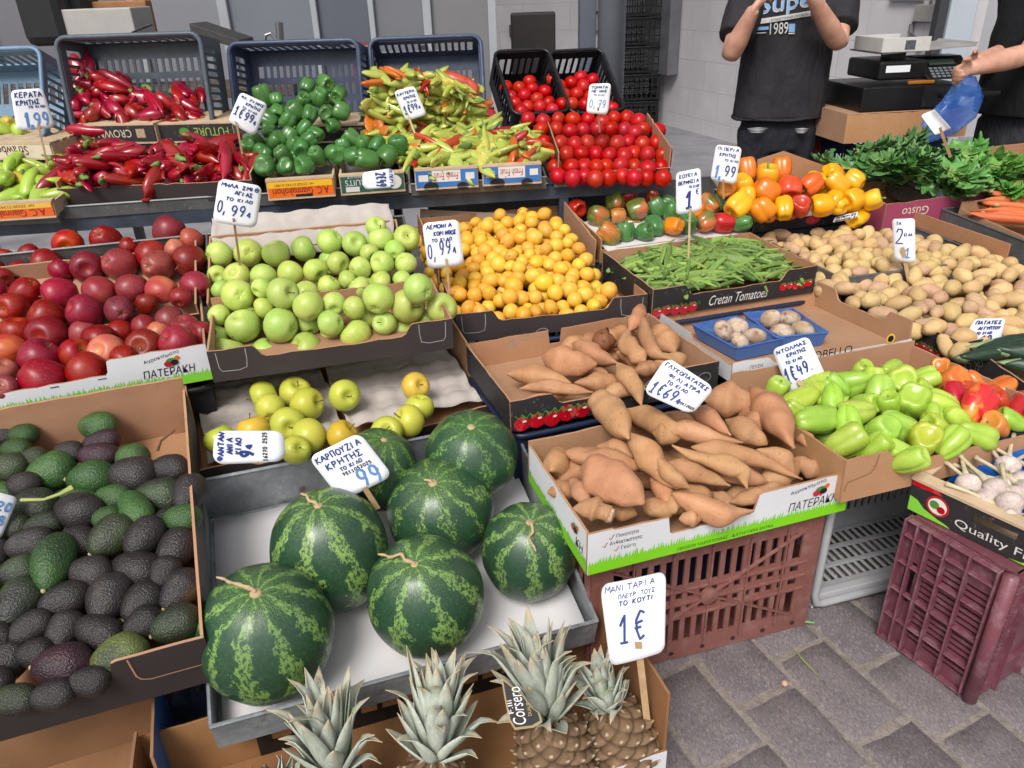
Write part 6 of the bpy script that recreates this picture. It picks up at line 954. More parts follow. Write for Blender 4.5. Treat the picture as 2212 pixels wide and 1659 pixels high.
'potato_rear': [1492,2646,540,109,-1,61,47,61,1570,2700,521,-133,-2,79,51,82,1066,2682,522,165,28,59,49,4,1532,2820,555,-47,-16,81,46,85,1359,2560,518,-157,64,61,54,640,1440,2907,538,-164,26,63,55,88,1440,2603,535,17,-51,58,49,51,1386,2741,524,18,13,78,40,54,1162,2611,512,76,11,75,60,12,1288,2719,542,-152,11,70,50,44,1516,2891,548,-147,-2,79,43,697,1123,2879,534,-85,-11,70,55,17,1212,2931,527,60,27,54,48,38,1411,2844,544,148,-65,61,56,76,1272,2573,512,119,4,62,49,31,1110,2743,518,0,-32,64,57,615,1036,2968,532,-11,44,73,46,9,1305,2913,550,149,-7,79,56,58,1704,2658,544,-18,-31,81,55,91,1093,2979,543,-22,0,81,50,619,1533,2737,533,-129,24,67,44,83,1304,2847,555,172,8,80,46,656,1191,2865,532,59,6,60,45,637,1479,2695,520,57,4,58,45,63,1286,2649,518,168,25,64,42,32,1091,2538,495,107,11,80,47,1,1578,2630,528,-158,25,80,45,70,1189,2688,519,68,-64,62,57,23,1362,2889,560,-112,40,59,49,67,1069,2906,514,70,-3,81,46,8,1034,2845,511,62,3,70,55,7,1635,2737,539,137,-1,76,45,93,1122,2800,522,88,11,72,46,16,1237,2793,557,149,18,68,51,35,1118,2641,511,-106,-27,82,48,13,1494,2948,541,83,-24,81,50,99,1369,2957,534,-152,-15,59,45,79,1231,2630,521,26,-45,73,52,22,1299,2524,504,-69,2,64,43,30,1421,2557,514,-121,25,75,51,50,1610,2799,551,81,21,60,60,95,1381,2613,514,-176,0,57,51,41,1170,2968,524,-95,-22,57,46,639,1473,2823,551,109,-32,61,50,676,1232,2554,528,-151,9,73,45,620,1449,2761,544,147,-6,66,46,674,1185,2774,538,-170,-19,68,46,25,1315,2785,550,-71,24,57,49,45,1243,2865,535,14,53,73,50,47,1408,2666,528,-145,-48,58,56,52,1358,2822,539,-40,7,76,40,656,1152,2535,514,123,-52,62,52,10,1274,2965,531,-134,-17,76,50,59,1058,2775,511,173,-4,69,53,5,1636,2664,548,20,15,79,53,81,1354,2703,531,-152,71,70,54,43,1075,2619,503,35,31,61,49,2,1641,2606,530,-69,12,88,48,80,1083,2479,511,144,-16,84,47,600,1224,2719,525,-88,15,56,48,24,1432,2959,551,-117,-8,72,44,689,1405,2787,552,-60,-39,68,52,665,1528,2577,514,-9,-29,74,48,60,1128,2936,534,-13,19,57,52,629,1119,2583,500,-48,-1,73,50,1,1338,2640,532,33,0,77,50,42,1573,2857,535,-137,-7,71,54,696,1519,2685,530,-159,1,65,50,72,1204,2502,496,30,17,80,41,610,1589,2747,543,67,33,65,50,693,1127,2703,529,55,2,81,50,14,1080,2824,536,118,-1,85,48,606,1466,2560,538,171,-19,74,49,50,1337,2963,555,-31,-39,55,50,69,1425,2715,526,81,23,79,41,663,1166,2910,532,-26,-22,57,57,28,1678,2712,544,-139,-14,64,44,92,1175,2818,549,123,18,70,46,26,1235,2970,549,28,-10,74,46,649,1263,2907,527,-70,7,80,44,48,1330,2594,533,-30,-43,67,50,41,1501,2782,537,147,67,65,48,675,1019,2924,531,18,-3,85,53,608,1359,2779,557,19,-3,66,49,55,1169,2730,516,-30,1,64,51,24,1402,2904,552,75,39,87,57,78,1181,2560,512,172,-77,63,52,11,1135,2485,524,92,14,79,55,0,1250,2679,539,-166,27,75,53,33,1561,2590,533,10,-6,55,48,70,1729,2621,528,9,-48,67,47,90,1529,2635,519,126,12,68,57,71,1246,2759,534,81,-46,79,53,35,1061,2727,507,-63,0,78,50,604,1492,2737,547,-125,8,77,50,73,1331,2740,529,-24,25,69,52,44,1476,2863,545,-49,-61,78,50,687,1215,2835,544,11,-2,63,52,636,1282,2808,529,28,19,81,49,646,1554,2778,536,167,-39,77,54,684,1614,2699,533,136,45,74,46,82,1492,2611,519,122,-41,67,47,660,1299,2675,541,112,21,68,53,43,1394,2702,540,-136,4,66,53,53,1450,2652,545,-111,-1,80,41,62],
'garlic': [1002,1320,451,140,6,75,50,3,1025,1383,465,98,7,64,36,8,1003,1419,462,70,6,85,35,9,1149,1499,465,57,3,131,41,79,1052,1388,448,115,7,86,36,7,1091,1383,457,117,6,61,46,37,1048,1340,469,67,7,87,49,5,1113,1418,452,94,6,52,35,48,1252,1635,476,95,32,42,35,99,1002,1362,449,107,10,49,35,6,1089,1337,446,139,4,63,50,24,1155,1436,458,119,5,66,50,89,1190,1487,460,-147,-1,71,49,99,1068,1415,439,145,5,50,35,7],
'carrot': [2065,2933,611,-19,-1,335,36,41,2109,2966,620,-19,-1,337,36,53,2149,3000,630,-19,-1,339,36,54,2188,3028,638,-19,-2,341,36,56,2230,3061,647,-18,-1,345,36,67,2018,2901,602,-22,-2,331,36,40,2255,3040,643,-20,-2,340,36,77,2024,2869,597,-22,-2,328,36,40,2119,2898,604,-20,-1,328,36,60],
'zucchini': [1460,1940,507,11,0,317,54,55,1453,1877,515,-15,-2,184,58,64,1490,1995,517,13,0,274,45,68,1457,1825,503,-15,-2,182,57,71],
}
# sweet potatoes: radius, skin, then points of the spine (mm)
SWEET = [[32,0,80,1440,491,82,1442,491],[28,0,111,1514,490,163,1469,499,211,1443,505,252,1422,504,291,1422,507],[50,0,144,1391,519,174,1371,521,221,1338,516,263,1294,496],[23,0,71,1407,453,107,1406,456,148,1386,460],[17,0,120,1399,495,135,1360,492,153,1302,483],[25,3,116,1306,481,159,1297,482,191,1284,478],[41,0,204,1712,536,235,1631,528,257,1466,553],[29,0,258,1521,537,286,1443,536,312,1385,514,350,1355,491],[28,0,266,1655,518,320,1615,516,355,1504,552,392,1486,552],[26,0,319,1507,534,355,1501,537,412,1507,539],[22,0,394,1630,540,439,1600,537,456,1496,565,483,1456,556],[41,0,470,1665,536,529,1647,537,592,1625,535],[39,2,583,1663,565,603,1606,549,612,1514,544,623,1450,518],[24,0,334,1502,550,394,1492,553,444,1467,545,510,1464,533],[30,0,497,1556,537,532,1515,529,578,1486,506],[20,0,345,1423,555,391,1394,538,461,1388,520,489,1381,509,494,1349,489],[24,0,391,1440,538,455,1434,527,547,1431,503,630,1403,471],[24,0,335,1404,523,385,1388,508,463,1373,479],[19,0,304,1397,544,328,1354,521,365,1336,503],[23,0,544,1469,505,596,1465,488,630,1430,460],[24,0,636,1487,468,674,1472,450,709,1461,442],[21,0,445,1406,481,509,1415,473,560,1410,461],[27,0,332,1344,487,379,1318,474,423,1286,467,497,1301,462],[20,0,456,1345,455,519,1366,454,592,1400,455],[14,0,305,1321,460,353,1336,460],[16,0,336,1289,455,387,1295,453],[18,0,678,1547,505,676,1496,485],[20,0,188,1529,495,239,1510,505,269,1463,499],[19,0,297,1392,492,321,1360,472,329,1328,460],[19,0,366,1637,506,393,1570,534,426,1545,540],[17,0,427,1394,447,458,1374,442,473,1346,436],[19,0,309,1383,460,341,1359,446],[30,0,555,1658,505,572,1570,518,598,1552,509],[25,0,428,1462,497,461,1437,473,489,1429,460],[26,0,196,1401,469,224,1339,448,256,1324,445],[26,0,265,1356,451,311,1339,444,348,1348,444],[44,0,89,1947,531,158,1904,531,233,1891,530],[31,0,181,2038,529,231,1953,526,295,1920,519],[29,0,-12,1903,504,54,1880,508,157,1840,504],[20,0,21,1797,512,86,1807,514,145,1790,511,211,1771,509],[38,1,243,2063,532,273,2035,533,306,2038,533],[26,0,353,2084,544,325,2008,543,353,1919,532,368,1898,527],[23,0,409,2197,578,382,2136,564,345,2050,554],[25,2,401,2132,564,388,2025,553,393,1922,544,432,1889,536],[26,0,288,1873,541,306,1813,527,322,1753,518,320,1674,514],[27,0,170,1833,502,249,1839,501,318,1832,497],[41,0,421,2102,534,451,2053,528,465,1981,519],[21,0,220,1777,496,288,1799,495,356,1798,494],[15,0,41,1796,485,94,1806,485,159,1811,485],[21,0,326,1856,519,369,1877,522,411,1892,523],[25,0,300,1990,516,365,1990,513],[28,0,317,2045,521,340,2007,517,363,1889,491]]
# ------------------------------------------------------------------ fruit and vegetable shapes (unit size, stem at +Z or at -Z end of long ones)
def wob(V, a, f, rs):
    k = rs.normal(size=(4, 3))*f; ph = rs.random(4)*6
    d = sum(np.sin(V@k[i]+ph[i]) for i in range(4))/4
    return V*(1+a*d)[:, None]
def mk(name, V, F, smooth=True):
    mb = MB(); mb.add(V, F); return mb.mesh(name, KRAFT, smooth)
def apple(tall, seed, lobe=.035, taper=.1):
    rs = np.random.default_rng(seed); V, F = sphere(30, 22); th = np.arctan2(V[:, 1], V[:, 0]); z = V[:, 2]; radial = np.hypot(V[:, 0], V[:, 1])
    r = .5*radial**.92*(1+taper*z)*(1+lobe*np.cos(5*th+seed)*np.clip(.2-z, 0, 1)**1.3); zz = .47*tall*z
    zz = zz-(z > 0)*.17*np.exp(-(radial/.27)**2)+(z < 0)*(.10+.02*np.cos(5*th+seed))*np.exp(-(radial/.25)**2)
    V = np.c_[r*np.cos(th), r*np.sin(th), zz]; V = wob(V, .03, 3.5, rs); V[:, 0] += .05*V[:, 2]*rs.normal()
    return mk('apple', V, F)
def roundish(tall, seed, w=.03, tip=0, flat=0):
    rs = np.random.default_rng(seed); V, F = sphere(26, 18); z = V[:, 2].copy(); radial = np.hypot(V[:, 0], V[:, 1])
    V = V*.5*np.array([1, 1, tall])
    if tip: V[:, 2] += np.sign(z)*tip*np.exp(-(radial/.22)**2)
    if flat: V[:, 2] -= np.sign(z)*flat*np.exp(-(radial/.3)**2)
    return mk('fruit', wob(V, w, 4, rs), F)
def bell(seed, n=4, tall=1.0, lob=.16, taper=.06, bot=.09):
    rs = np.random.default_rng(seed); V, F = sphere(40, 24); th = np.arctan2(V[:, 1], V[:, 0]); z = V[:, 2]; radial = np.hypot(V[:, 0], V[:, 1])
    ph = rs.random()*6; l = np.abs(np.cos(n/2*th+ph+.5*rs.normal()*z*.3))**.75; amp = 1+rs.normal(0, .10, 8)
    r = .5*radial**.62*(1-lob+lob*l)*(1+taper*z)*(1+.06*np.cos(th-ph)+.05*np.cos(2*th+ph*2))
    zz = .52*tall*np.sign(z)*np.abs(z)**.85
    zz = zz-(z > 0)*.20*np.exp(-(radial/.38)**2)+(z < 0)*(bot*np.exp(-(radial/.30)**2)+.06*(1-l)*radial)+(z > 0)*.03*l*radial
    return mk('pepper', wob(np.c_[r*np.cos(th), r*np.sin(th), zz], .06, 4.0, rs), F)
def longv(name, prof, bend=0, bend2=0, lob=0, nl=3, flat=1.0, seg=14, k=18, seed=0, w=.03, twist=0):
    rs = np.random.default_rng(seed); t = np.linspace(0, 1, k); r = np.array([prof(x) for x in t]); mb = MB()
    pts = np.c_[bend*(1-(2*t-1)**2)-bend*.5+bend2*np.sin(2*np.pi*t), .5*bend2*np.sin(3*t+seed), t-.5]
    mb.tube(pts, r, seg, flat=flat, up=(0, 1, 0), lob=(lob, nl, rs.random()*6) if lob else None)
    V = np.concatenate(mb.v); 
    if w: d = sum(np.sin(V@(rs.normal(size=3)*[3, 3, 9])+rs.random()*6) for _ in range(3))/3; V[:, :2] += d[:, None]*w*np.c_[np.cos(V[:, 2]*9), np.sin(V[:, 2]*9)]
    mb.v = [V]; return mb.mesh(name, KRAFT, True)
def stem_mesh(name, pts, rad, seg=7, cap=None):
    mb = MB(); mb.tube(pts, rad, seg)
    if cap: 
        th = np.linspace(0, 2*np.pi, 16, endpoint=False); rr = cap[1]*(1+.25*np.cos(5*th)); c = np.array([0, 0, cap[0]])
        V = np.r_[[c+[0, 0, .03]], np.c_[rr*np.cos(th), rr*np.sin(th), np.full(16, cap[0])+cap[2]]]; mb.add(V, [(0, 1+i, 1+(i+1) % 16) for i in range(16)])
    return mb.mesh(name, KRAFT, True)
STEMS = {
 'apple': [stem_mesh('stem', [(0, 0, .28), (.01, 0, .40), (.05+.03*i, .02*i, .56)], [.022, .016, .024], 6) for i in range(2)],
 'bell': [stem_mesh('stem', [(0, 0, .20), (.01, 0, .34), (.05*i, .03, .48), (.10*i, .02, .58)], [.085, .05, .04, .05], 8, (.27, .17, -.015)) for i in (-1, 0, 1)],
 'long': [stem_mesh('stem', [(0, 0, -.46), (0, .02*i, -.52), (.12*i, .1, -.60), (.25*i, .15, -.66)], [.30, .17, .11, .12], 7) for i in (-1, 0, 1)],
 'chili': [stem_mesh('stem', [(0, 0, -.46), (0, .0, -.52), (.25*i, .2, -.62), (.6*i, .3, -.72)], [.36, .20, .13, .13], 6) for i in (-1, 0, 1)],
 'avo': [stem_mesh('stem', [(0, 0, -.515), (0, 0, -.485)], [.05, .075], 8)],
 'carrot': [stem_mesh('stem', [(0, 0, -.51), (0, 0, -.49)], [.15, .3], 8)],
}
sm = lambda a, b, x: max(0., min(1., (x-a)/(b-a)))
MESH = {
 'red_apple': [apple(1.12, i, .05, .14) for i in range(4)], 'apple': [apple(.98, 10+i, .03, .08) for i in range(3)],
 'tomato': [roundish(.92, 20+i, .02, 0, .03) for i in range(2)], 'lemon': [roundish(t, 30+i, .03, tp) for i, (t, tp) in enumerate(((1.1, .05), (1.18, .07), (1.02, .03)))],
 'bell': [bell(40+i, 4 if i % 2 else 3, (1.0, 1.12, .95, 1.2)[i]) for i in range(4)], 'pale': [bell(50+i, (3, 4, 3, 4)[i], (1.35, 1.5, 1.6, 1.3)[i], .20, .22, .03) for i in range(4)],
 'florina': [longv('pepper', lambda t: .5*min(1, (.02+t/.09)**.5)*(1-.12*t)*(max(0, 1-t**1.8))**.85+.012, b, b2, .10, nl, seed=i, w=.05) for i, (b, b2, nl) in enumerate(((.3, .1, 2), (-.25, .2, 3), (.8, 0, 2), (.1, -.25, 3)))],
 'horn': [longv('pepper', lambda t: .5*min(1, (.03+t/.1)**.5)*(max(0, 1-t**2.4))**.7+.015, b, b2, .08, 3, seed=10+i, w=.04) for i, (b, b2) in enumerate(((.4, .1), (-.3, .15), (.9, 0)))],
 'chili': [longv('pepper', lambda t: .5*min(1, (.05+t/.06)**.5)*(max(0, 1-t**3))**.8+.03, b, b2, .08, 3, seg=9, k=14, seed=20+i, w=.08) for i, (b, b2) in enumerate(((.7, .2), (1.3, .1), (-.9, .5), (.3, -.7)))],
 'bean': [longv('bean', lambda t: .5*min(1, (.02+t/.12)**.6)*min(1, (.02+(1-t)/.12)**.7)*(1+.07*math.sin(t*34)), b, b2, 0, 3, flat=.62, seg=10, k=22, seed=30+i, w=.06) for i, (b, b2) in enumerate(((.5, .2), (.9, -.3), (-.4, .5)))],
 'potato': [mk('potato', wob(wob(np.multiply(sphere(24, 16)[0], .5), .07, 5, np.random.default_rng(60+i)), .03, 11, np.random.default_rng(70+i)), sphere(24, 16)[1]) for i in range(5)],
 'avocado': [longv('avocado', lambda t, p=p: .5*(max(0, 1-(abs(2*t-1))**2.3))**.52*(.74+.26*sm(0, p, t))*1.12+.004, b, 0, 0, 3, seg=24, k=26, seed=80+i, w=.012) for i, (b, p) in enumerate(((.04, .75), (-.05, .6), (.02, .9)))],
 'carrot': [longv('carrot', lambda t: .5*min(1, (.05+t/.04)**.5)*(1-.45*t), .15, 0, 0, 3, seg=14, k=24, seed=90, w=.02)],
 'zucchini': [longv('zucchini', lambda t: .5*(.7+.3*sm(0, .35, t))*min(1, (.01+(1-t)/.06)**.5), .25, 0, .03, 6, seg=16, k=18, seed=91+i, w=.01) for i in range(2)],
}
STEMS['zuc'] = [stem_mesh('stem', [(0, 0, -.49), (.0, .0, -.55), (.1, .05, -.62)], [.30, .2, .24], 6)]
# ---- skins
GREENSTEM = plain('pepper_stem_green', '#6f8f45', .5, .12, 6); BROWNSTEM = plain('brown_stem', '#6a5236', .7, .15, 6); PALESTEM = plain('straw_stem', '#b7a57a', .7, .15, 6)
def skin_apple(name, c1, c2, c3, f):
    """streaked skin, with a yellow green hollow round the stem"""
    m = NT(name); v = m.coords(True); g = m.n('ShaderNodeTexCoord').outputs['Object']; s = m.n('ShaderNodeSeparateXYZ', Vector=g)
    st = m.n('ShaderNodeVectorMath', _operation='MULTIPLY', i0=v, i1=(9, 9, 1.2)).outputs[0]
    col = m.mix(m.ramp(m.noise(st, 1.4, 4, .6), .35, .68), lin(c1), lin(c2))
    col = m.mix(m.math('MULTIPLY', m.ramp(m.noise(v, 1.1, 2), .52, .74), f), col, lin(c3))
    rr = m.math('ADD', m.math('POWER', s.outputs[0], 2.0), m.math('POWER', s.outputs[1], 2.0))
    pole = m.ramp(rr, .035, .004); bot = m.math('MULTIPLY', m.ramp(rr, .009, .001), m.ramp(s.outputs[2], -.2, -.3))
    col = m.mix(m.math('MULTIPLY', pole, .7), col, lin(c3)); col = m.mix(m.math('MULTIPLY', bot, .85), col, lin('#4a3a24'))
    col = m.mix(m.math('MULTIPLY', m.ramp(m.noise(v, 42, 1), .70, .75), .45), col, lin('#d8b7a0'))
    return m.out(m.vary(col, .22, .012, .12), m.math('ADD', m.math('MULTIPLY', m.noise(v, 3, 3), .2), .28), .45)
SK = {}
SK['red_apple'] = {'.': skin_apple('red_apple_skin', '#8e1c24', '#70151c', '#a8402f', .25), 'o': skin_apple('orange_red_apple_skin', '#a32a28', '#b5452e', '#cf8540', .55), 'm': skin_apple('mottled_red_apple_skin', '#98242e', '#84202d', '#b9663f', .5)}
ga = fruit('green_apple_skin', '#9fbb52', '#bac868', 1.6, .35, .65, .36, ('#e3e6b4', 40, .63, .70, .7), None, .12, .022, .4, end=('#8c8a4a', 1.12, 1.25))
SK['green_apple'] = {'.': ga}
ya = fruit('yellow_apple_skin', '#c4c04a', '#b5bb45', 2.2, .35, .65, .34, ('#8f7a35', 40, .68, .74, .6), None, .08, .01, .4); yo = fruit('golden_apple_skin', '#cfb03f', '#c4a23a', 2.0, .35, .65, .34, ('#9a6a2a', 36, .66, .72, .6), None, .08, .01, .4)
SK['yellow_apple'] = {'.': ya, 's': ya, 'c': ya, 'o': yo}
SK['tomato'] = {'.': fruit('tomato_skin', '#b81a10', '#aa150e', 2, .4, .7, .28, None, None, .1, .006, .35)}
SK['lemon'] = {'.': fruit('lemon_skin', '#e9b53e', '#e3ae42', 1.8, .4, .65, .4, ('#a06a2c', 15, .67, .73, .7), (38, .12), .1, .012, .4), 'o': fruit('orange_lemon_skin', '#e0a034', '#e0a63a', 2.5, .4, .65, .38, ('#b5742c', 26, .66, .74, .6), (38, .12), .08, .008, .4), 'b': fruit('blemished_lemon_skin', '#dca63e', '#d29a3c', 2.5, .4, .65, .42, ('#5e3b1c', 3.2, .64, .70, .85), (38, .15), .1, .01, .35)}
def pepskin(name, a, b, **k): return fruit(name, a, b, 1.6, .42, .62, .24, coat=.12, **k)
SK['bell'] = {'.': pepskin('green_bell_skin', '#4a7a3c', '#3e6d34'), 'g': pepskin('dark_green_bell_skin', '#4a7d40', '#3d6e3a'), 'r': pepskin('red_bell_skin', '#c02a20', '#b3261f'), 'o': pepskin('orange_bell_skin', '#e07a1c', '#e2861e'), 'q': pepskin('deep_orange_bell_skin', '#dc5a1e', '#d9641e'), 'y': pepskin('yellow_bell_skin', '#eba40c', '#eaae14'), 't': fruit('turning_bell_skin', '#5d6f2c', '#c86f3c', 1.1, .42, .60, .22, coat=.3)}
SK['pale'] = {'.': fruit('pale_green_pepper_skin', '#9aba40', '#aac650', 1.6, .4, .65, .27, coat=.1, dv=.12, dh=.02), 'y': fruit('yellow_green_pepper_skin', '#b2b834', '#a3b433', 1.5, .4, .65, .2, coat=.35), 'o': pepskin('orange_pepper_skin', '#cf7a2e', '#c8662a'), 'r': pepskin('red_pepper_skin', '#c23a24', '#b52f22'), 'q': fruit('half_red_pepper_skin', '#c8402a', '#d99a3a', 1.2, .5, .62, .2, coat=.35)}
SK['florina'] = {'.': fruit('red_long_pepper_skin', '#9e1626', '#8c1220', 1.5, .4, .7, .22, coat=.35, dv=.2)}
SK['horn'] = {'.': fruit('light_green_horn_skin', '#9db840', '#a9c04c', 1.5, .4, .7, .24, coat=.3), 'y': fruit('yellow_horn_skin', '#c3b63f', '#c79a3a', 1.5, .4, .7, .24, coat=.3)}
SK['chili'] = {'.': fruit('pale_green_chili_skin', '#a3ae4c', '#b3b75a', 1.5, .4, .7, .26, coat=.25), 'y': fruit('yellow_chili_skin', '#b9b459', '#bdb04f', 1.5, .4, .7, .26, coat=.25), 'o': fruit('orange_chili_skin', '#c96a28', '#c27f35', 1.5, .4, .7, .24, coat=.3), 'r': fruit('red_chili_skin', '#b02c22', '#a82a22', 1.5, .4, .7, .24, coat=.3)}
SK['bean'] = {'.': fruit('broad_bean_skin', '#708c46', '#84a054', 2, .4, .7, .5, ('#35331f', 12, .64, .71, .8), (30, .15), .2, .014, .3, end=('#3a351f', .99, 1.06)), 'd': fruit('dark_bean_skin', '#5f7b3e', '#516c35', 2, .4, .7, .5, ('#2c2a20', 8, .6, .68, .8), (30, .15), .15, .012, .3), 'y': fruit('light_bean_skin', '#8ba653', '#82a04e', 2, .4, .7, .5, ('#4a4630', 14, .70, .76, .6), (30, .15), .12, .01, .3)}
SK['potato'] = {'.': fruit('potato_skin', '#d0b37f', '#c5a470', 3, .35, .7, .62, ('#8a6840', 22, .64, .72, .6), (16, .15), .14, .01, .25, dust=('#a5835a', 2.2, .35)), 'p': fruit('pinkish_potato_skin', '#c3a281', '#b99474', 3, .35, .7, .65, ('#866450', 22, .62, .72, .6), (16, .15), .12, .01, .25, dust=('#8d6c54', 2.2, .4))}
def avo(name, a, b, c=None):
    m = NT(name); v = m.coords(True); n2 = m.noise(v, 1.7, 4, .6)
    st = m.n('ShaderNodeVectorMath', _operation='MULTIPLY', i0=v, i1=(1, 1, 1.6)).outputs[0]
    vo = m.n('ShaderNodeTexNoise', Vector=st, Scale=19, Detail=2.5, Roughness=.55).outputs[0]
    col = m.mix(m.ramp(n2, .38, .66), lin(a), lin(b))
    if c: col = m.mix(m.ramp(m.noise(v, 1.2, 2), .55, .7), col, lin(c))
    col = m.mix(m.math('MULTIPLY', m.ramp(vo, .56, .72), .55), col, tuple(min(1, x*2.6+.02) for x in lin(a)[:3])+(1,))
    col = m.mix(m.math('MULTIPLY', m.ramp(m.noise(v, 2.6, 5, .7), .70, .76), .5), col, lin('#7a5a44'))
    m.bump(vo, .7, .005); return m.out(m.vary(col, .25, .012, .05), .30, .5)
SK['avocado'] = {'d': avo('dark_avocado_skin', '#332d2d', '#2b2829'), '.': None, 'g': avo('green_avocado_skin', '#3c5c2a', '#33502a', '#2c3f26'), 'm': avo('half_green_avocado_skin', '#34392b', '#39472c', '#2c2a2a'), 'p': avo('purple_avocado_skin', '#33242b', '#43242e'), 's': avo('scarred_avocado_skin', '#302a2b', '#2c282a', '#57422f'), 'y': avo('yellow_green_avocado_skin', '#49522e', '#62703a', '#37402c')}
SK['avocado']['.'] = SK['avocado']['d']
SK['carrot'] = {'.': fruit('carrot_skin', '#cf6f3c', '#c86536', 3, .4, .7, .5, ('#b05a34', 12, .62, .7, .5), (12, .3), .06, .006, .3, stretch=(1, 1, 9))}
SK['zucchini'] = {'.': fruit('zucchini_skin', '#25372a', '#2f4433', 3, .4, .7, .35, ('#7f9470', 30, .66, .72, .6), None, .1, .01, .4)}
# ---- placing: the settled positions become real objects, one per fruit, with their stems
ORD = 'first second third fourth fifth sixth seventh eighth ninth tenth eleventh twelfth thirteenth fourteenth fifteenth sixteenth seventeenth eighteenth nineteenth twentieth'.split()
LOOKS = '.oymdgpsbrtqc'
def zquat(a, spin):
    q = Vector((0, 0, 1)).rotation_difference(Vector(a)); return q @ Quaternion((0, 0, 1), spin)
def place(pile, name, kind, cat, group, where, adj, skin, stem=None, stemmat=None, long_=False, unique=True, bury=.45, up=.4, stem_p=1.0, front='front', back='back'):
    rs = np.random.default_rng(len(PILES[pile])); A = np.array(PILES[pile], float); made = []
    if not long_ and pile not in ('lemon', 'yellow_apple'):                               # round kinds: any axis, mostly stem up
        A = A.reshape(-1, 5); d = rs.normal(size=(len(A), 3))+[0, 0, up]; az = np.degrees(np.arctan2(d[:, 1], d[:, 0])); el = np.degrees(np.arctan2(d[:, 2], np.hypot(d[:, 0], d[:, 1])))
        A = np.c_[A[:, :3], az, el, A[:, 3], A[:, 3:]]
    else: A = A.reshape(-1, 8)
    A = np.c_[A, np.zeros(len(A))]
    if bury:                                                                             # more of the same lying underneath
        cd_ = A[:, 7].astype(int); B = A[(rs.random(len(A)) < bury) & (cd_ % 10 >= 2) & (cd_//10 % 10 >= 1) & (cd_//10 % 10 <= 8)].copy(); B[:, 2] -= B[:, 6]*.82; B[:, :2] += rs.normal(0, .2, (len(B), 2))*B[:, 6:7]; B[:, 3] += rs.uniform(0, 360, len(B)); B[:, 4] *= .3; B[:, 8] = 1; A = np.r_[A, B]
    for x, y, z, az, el, L, w, code, un in A:
        code = int(code); v = code % 10; u = code//10 % 10; un = int(un); look = LOOKS[code//100]
        az, el = math.radians(az), math.radians(el); a = (math.cos(el)*math.cos(az), math.cos(el)*math.sin(az), math.sin(el))
        me = MESH[kind][rs.integers(len(MESH[kind]))]; o = bpy.data.objects.new(name, me); COL.objects.link(o)
        o.location = (x/1000, y/1000, z/1000); o.rotation_mode = 'QUATERNION'; o.rotation_quaternion = zquat(a, rs.random()*6.28)
        w /= 1000; L = L/1000
        w *= 1.09 if kind == 'avocado' else 1.0; o.scale = (w, w, L) if long_ else (w*rs.uniform(.96, 1.04),)*3
        m = skin.get(look) or skin['.']; o.material_slots[0].link = 'OBJECT'; o.material_slots[0].material = m
        if stem and (look == 's' or rs.random() < stem_p) and not un:
            sm_ = STEMS[stem][rs.integers(len(STEMS[stem]))]; c = bpy.data.objects.new('stem', sm_); COL.objects.link(c); c.parent = o
            c.material_slots[0].link = 'OBJECT'; c.material_slots[0].material = stemmat
        made.append((o, look, un, u, v, proj((x/1000, y/1000, z/1000))))
    rows = {}
    for t in made:
        o, look, un, u, v, (px, py) = t; ad = adj.get(look, adj['.'])
        if un: tag(o, f'{ad} half buried under others in {where}', cat, group+' buried under others'); continue
        if not unique:
            r = front if v < 4 else ('middle' if v < 7 else back); c = 'left' if u < 3 else ('centre' if u < 7 else 'right')
            tag(o, f'{ad} at the {r} {c} of {where}', cat, f'{group}, {r} {c}, {ad}'); continue
        r = v//2; rows.setdefault(r, []).append((px, o, ad))
    rn = {0: f'{front} row', 1: 'second row', 2: 'middle row', 3: 'fourth row', 4: f'{back} row'}
    for r, l in rows.items():
        l.sort(key=lambda q: q[0])
        for i, (px, o, ad) in enumerate(l): tag(o, f'{ad}, {ORD[min(i, 19)]} from left in the {rn[r]} of {where}', cat, group)
    return [t[0] for t in made]
RA = {'.': 'dark red apple', 'o': 'orange red apple', 'm': 'mottled red apple'}
place('red_apple_front', 'red_apple', 'red_apple', 'apple', 'red apples in the white box', 'the white box', RA, SK['red_apple'], 'apple', BROWNSTEM, stem_p=.6)
place('red_apple_rear', 'red_apple', 'red_apple', 'apple', 'red apples in the rear tilted box', 'the tilted red apple box', RA, SK['red_apple'], 'apple', BROWNSTEM, stem_p=.4)
place('green_apple_front', 'green_apple', 'apple', 'apple', 'green apples in the front black box', 'the front green apple box', {'.': 'large green apple'}, SK['green_apple'], 'apple', BROWNSTEM, stem_p=.5)
place('green_apple_rear', 'green_apple', 'apple', 'apple', 'green apples in the tilted box', 'the tilted green apple box', {'.': 'green apple'}, SK['green_apple'], 'apple', BROWNSTEM, stem_p=.3, up=.2)
place('yellow_apple', 'yellow_apple', 'apple', 'apple', 'yellow apples on pulp trays', 'the pulp trays', {'.': 'yellow apple', 'o': 'golden blushed apple', 'c': 'yellow apple with dark calyx', 's': 'yellow apple showing its stem'}, SK['yellow_apple'], 'apple', BROWNSTEM, stem_p=.9, bury=0)
place('lemon', 'lemon', 'lemon', 'lemon', 'lemons in the heap', 'the lemon heap', {'.': 'yellow lemon', 'o': 'orange yellow lemon', 'b': 'brown blemished lemon'}, SK['lemon'], unique=False, front='front')
place('avocado', 'avocado', 'avocado', 'avocado', 'avocados in the long black box', 'the avocado box', {'.': 'dark avocado', 'd': 'dark avocado', 'g': 'green avocado', 'm': 'half green avocado', 'p': 'purple avocado', 's': 'scarred dark avocado', 'y': 'yellow green avocado'}, SK['avocado'], 'avo', PALESTEM, True)
TO = {'.': 'red tomato'}
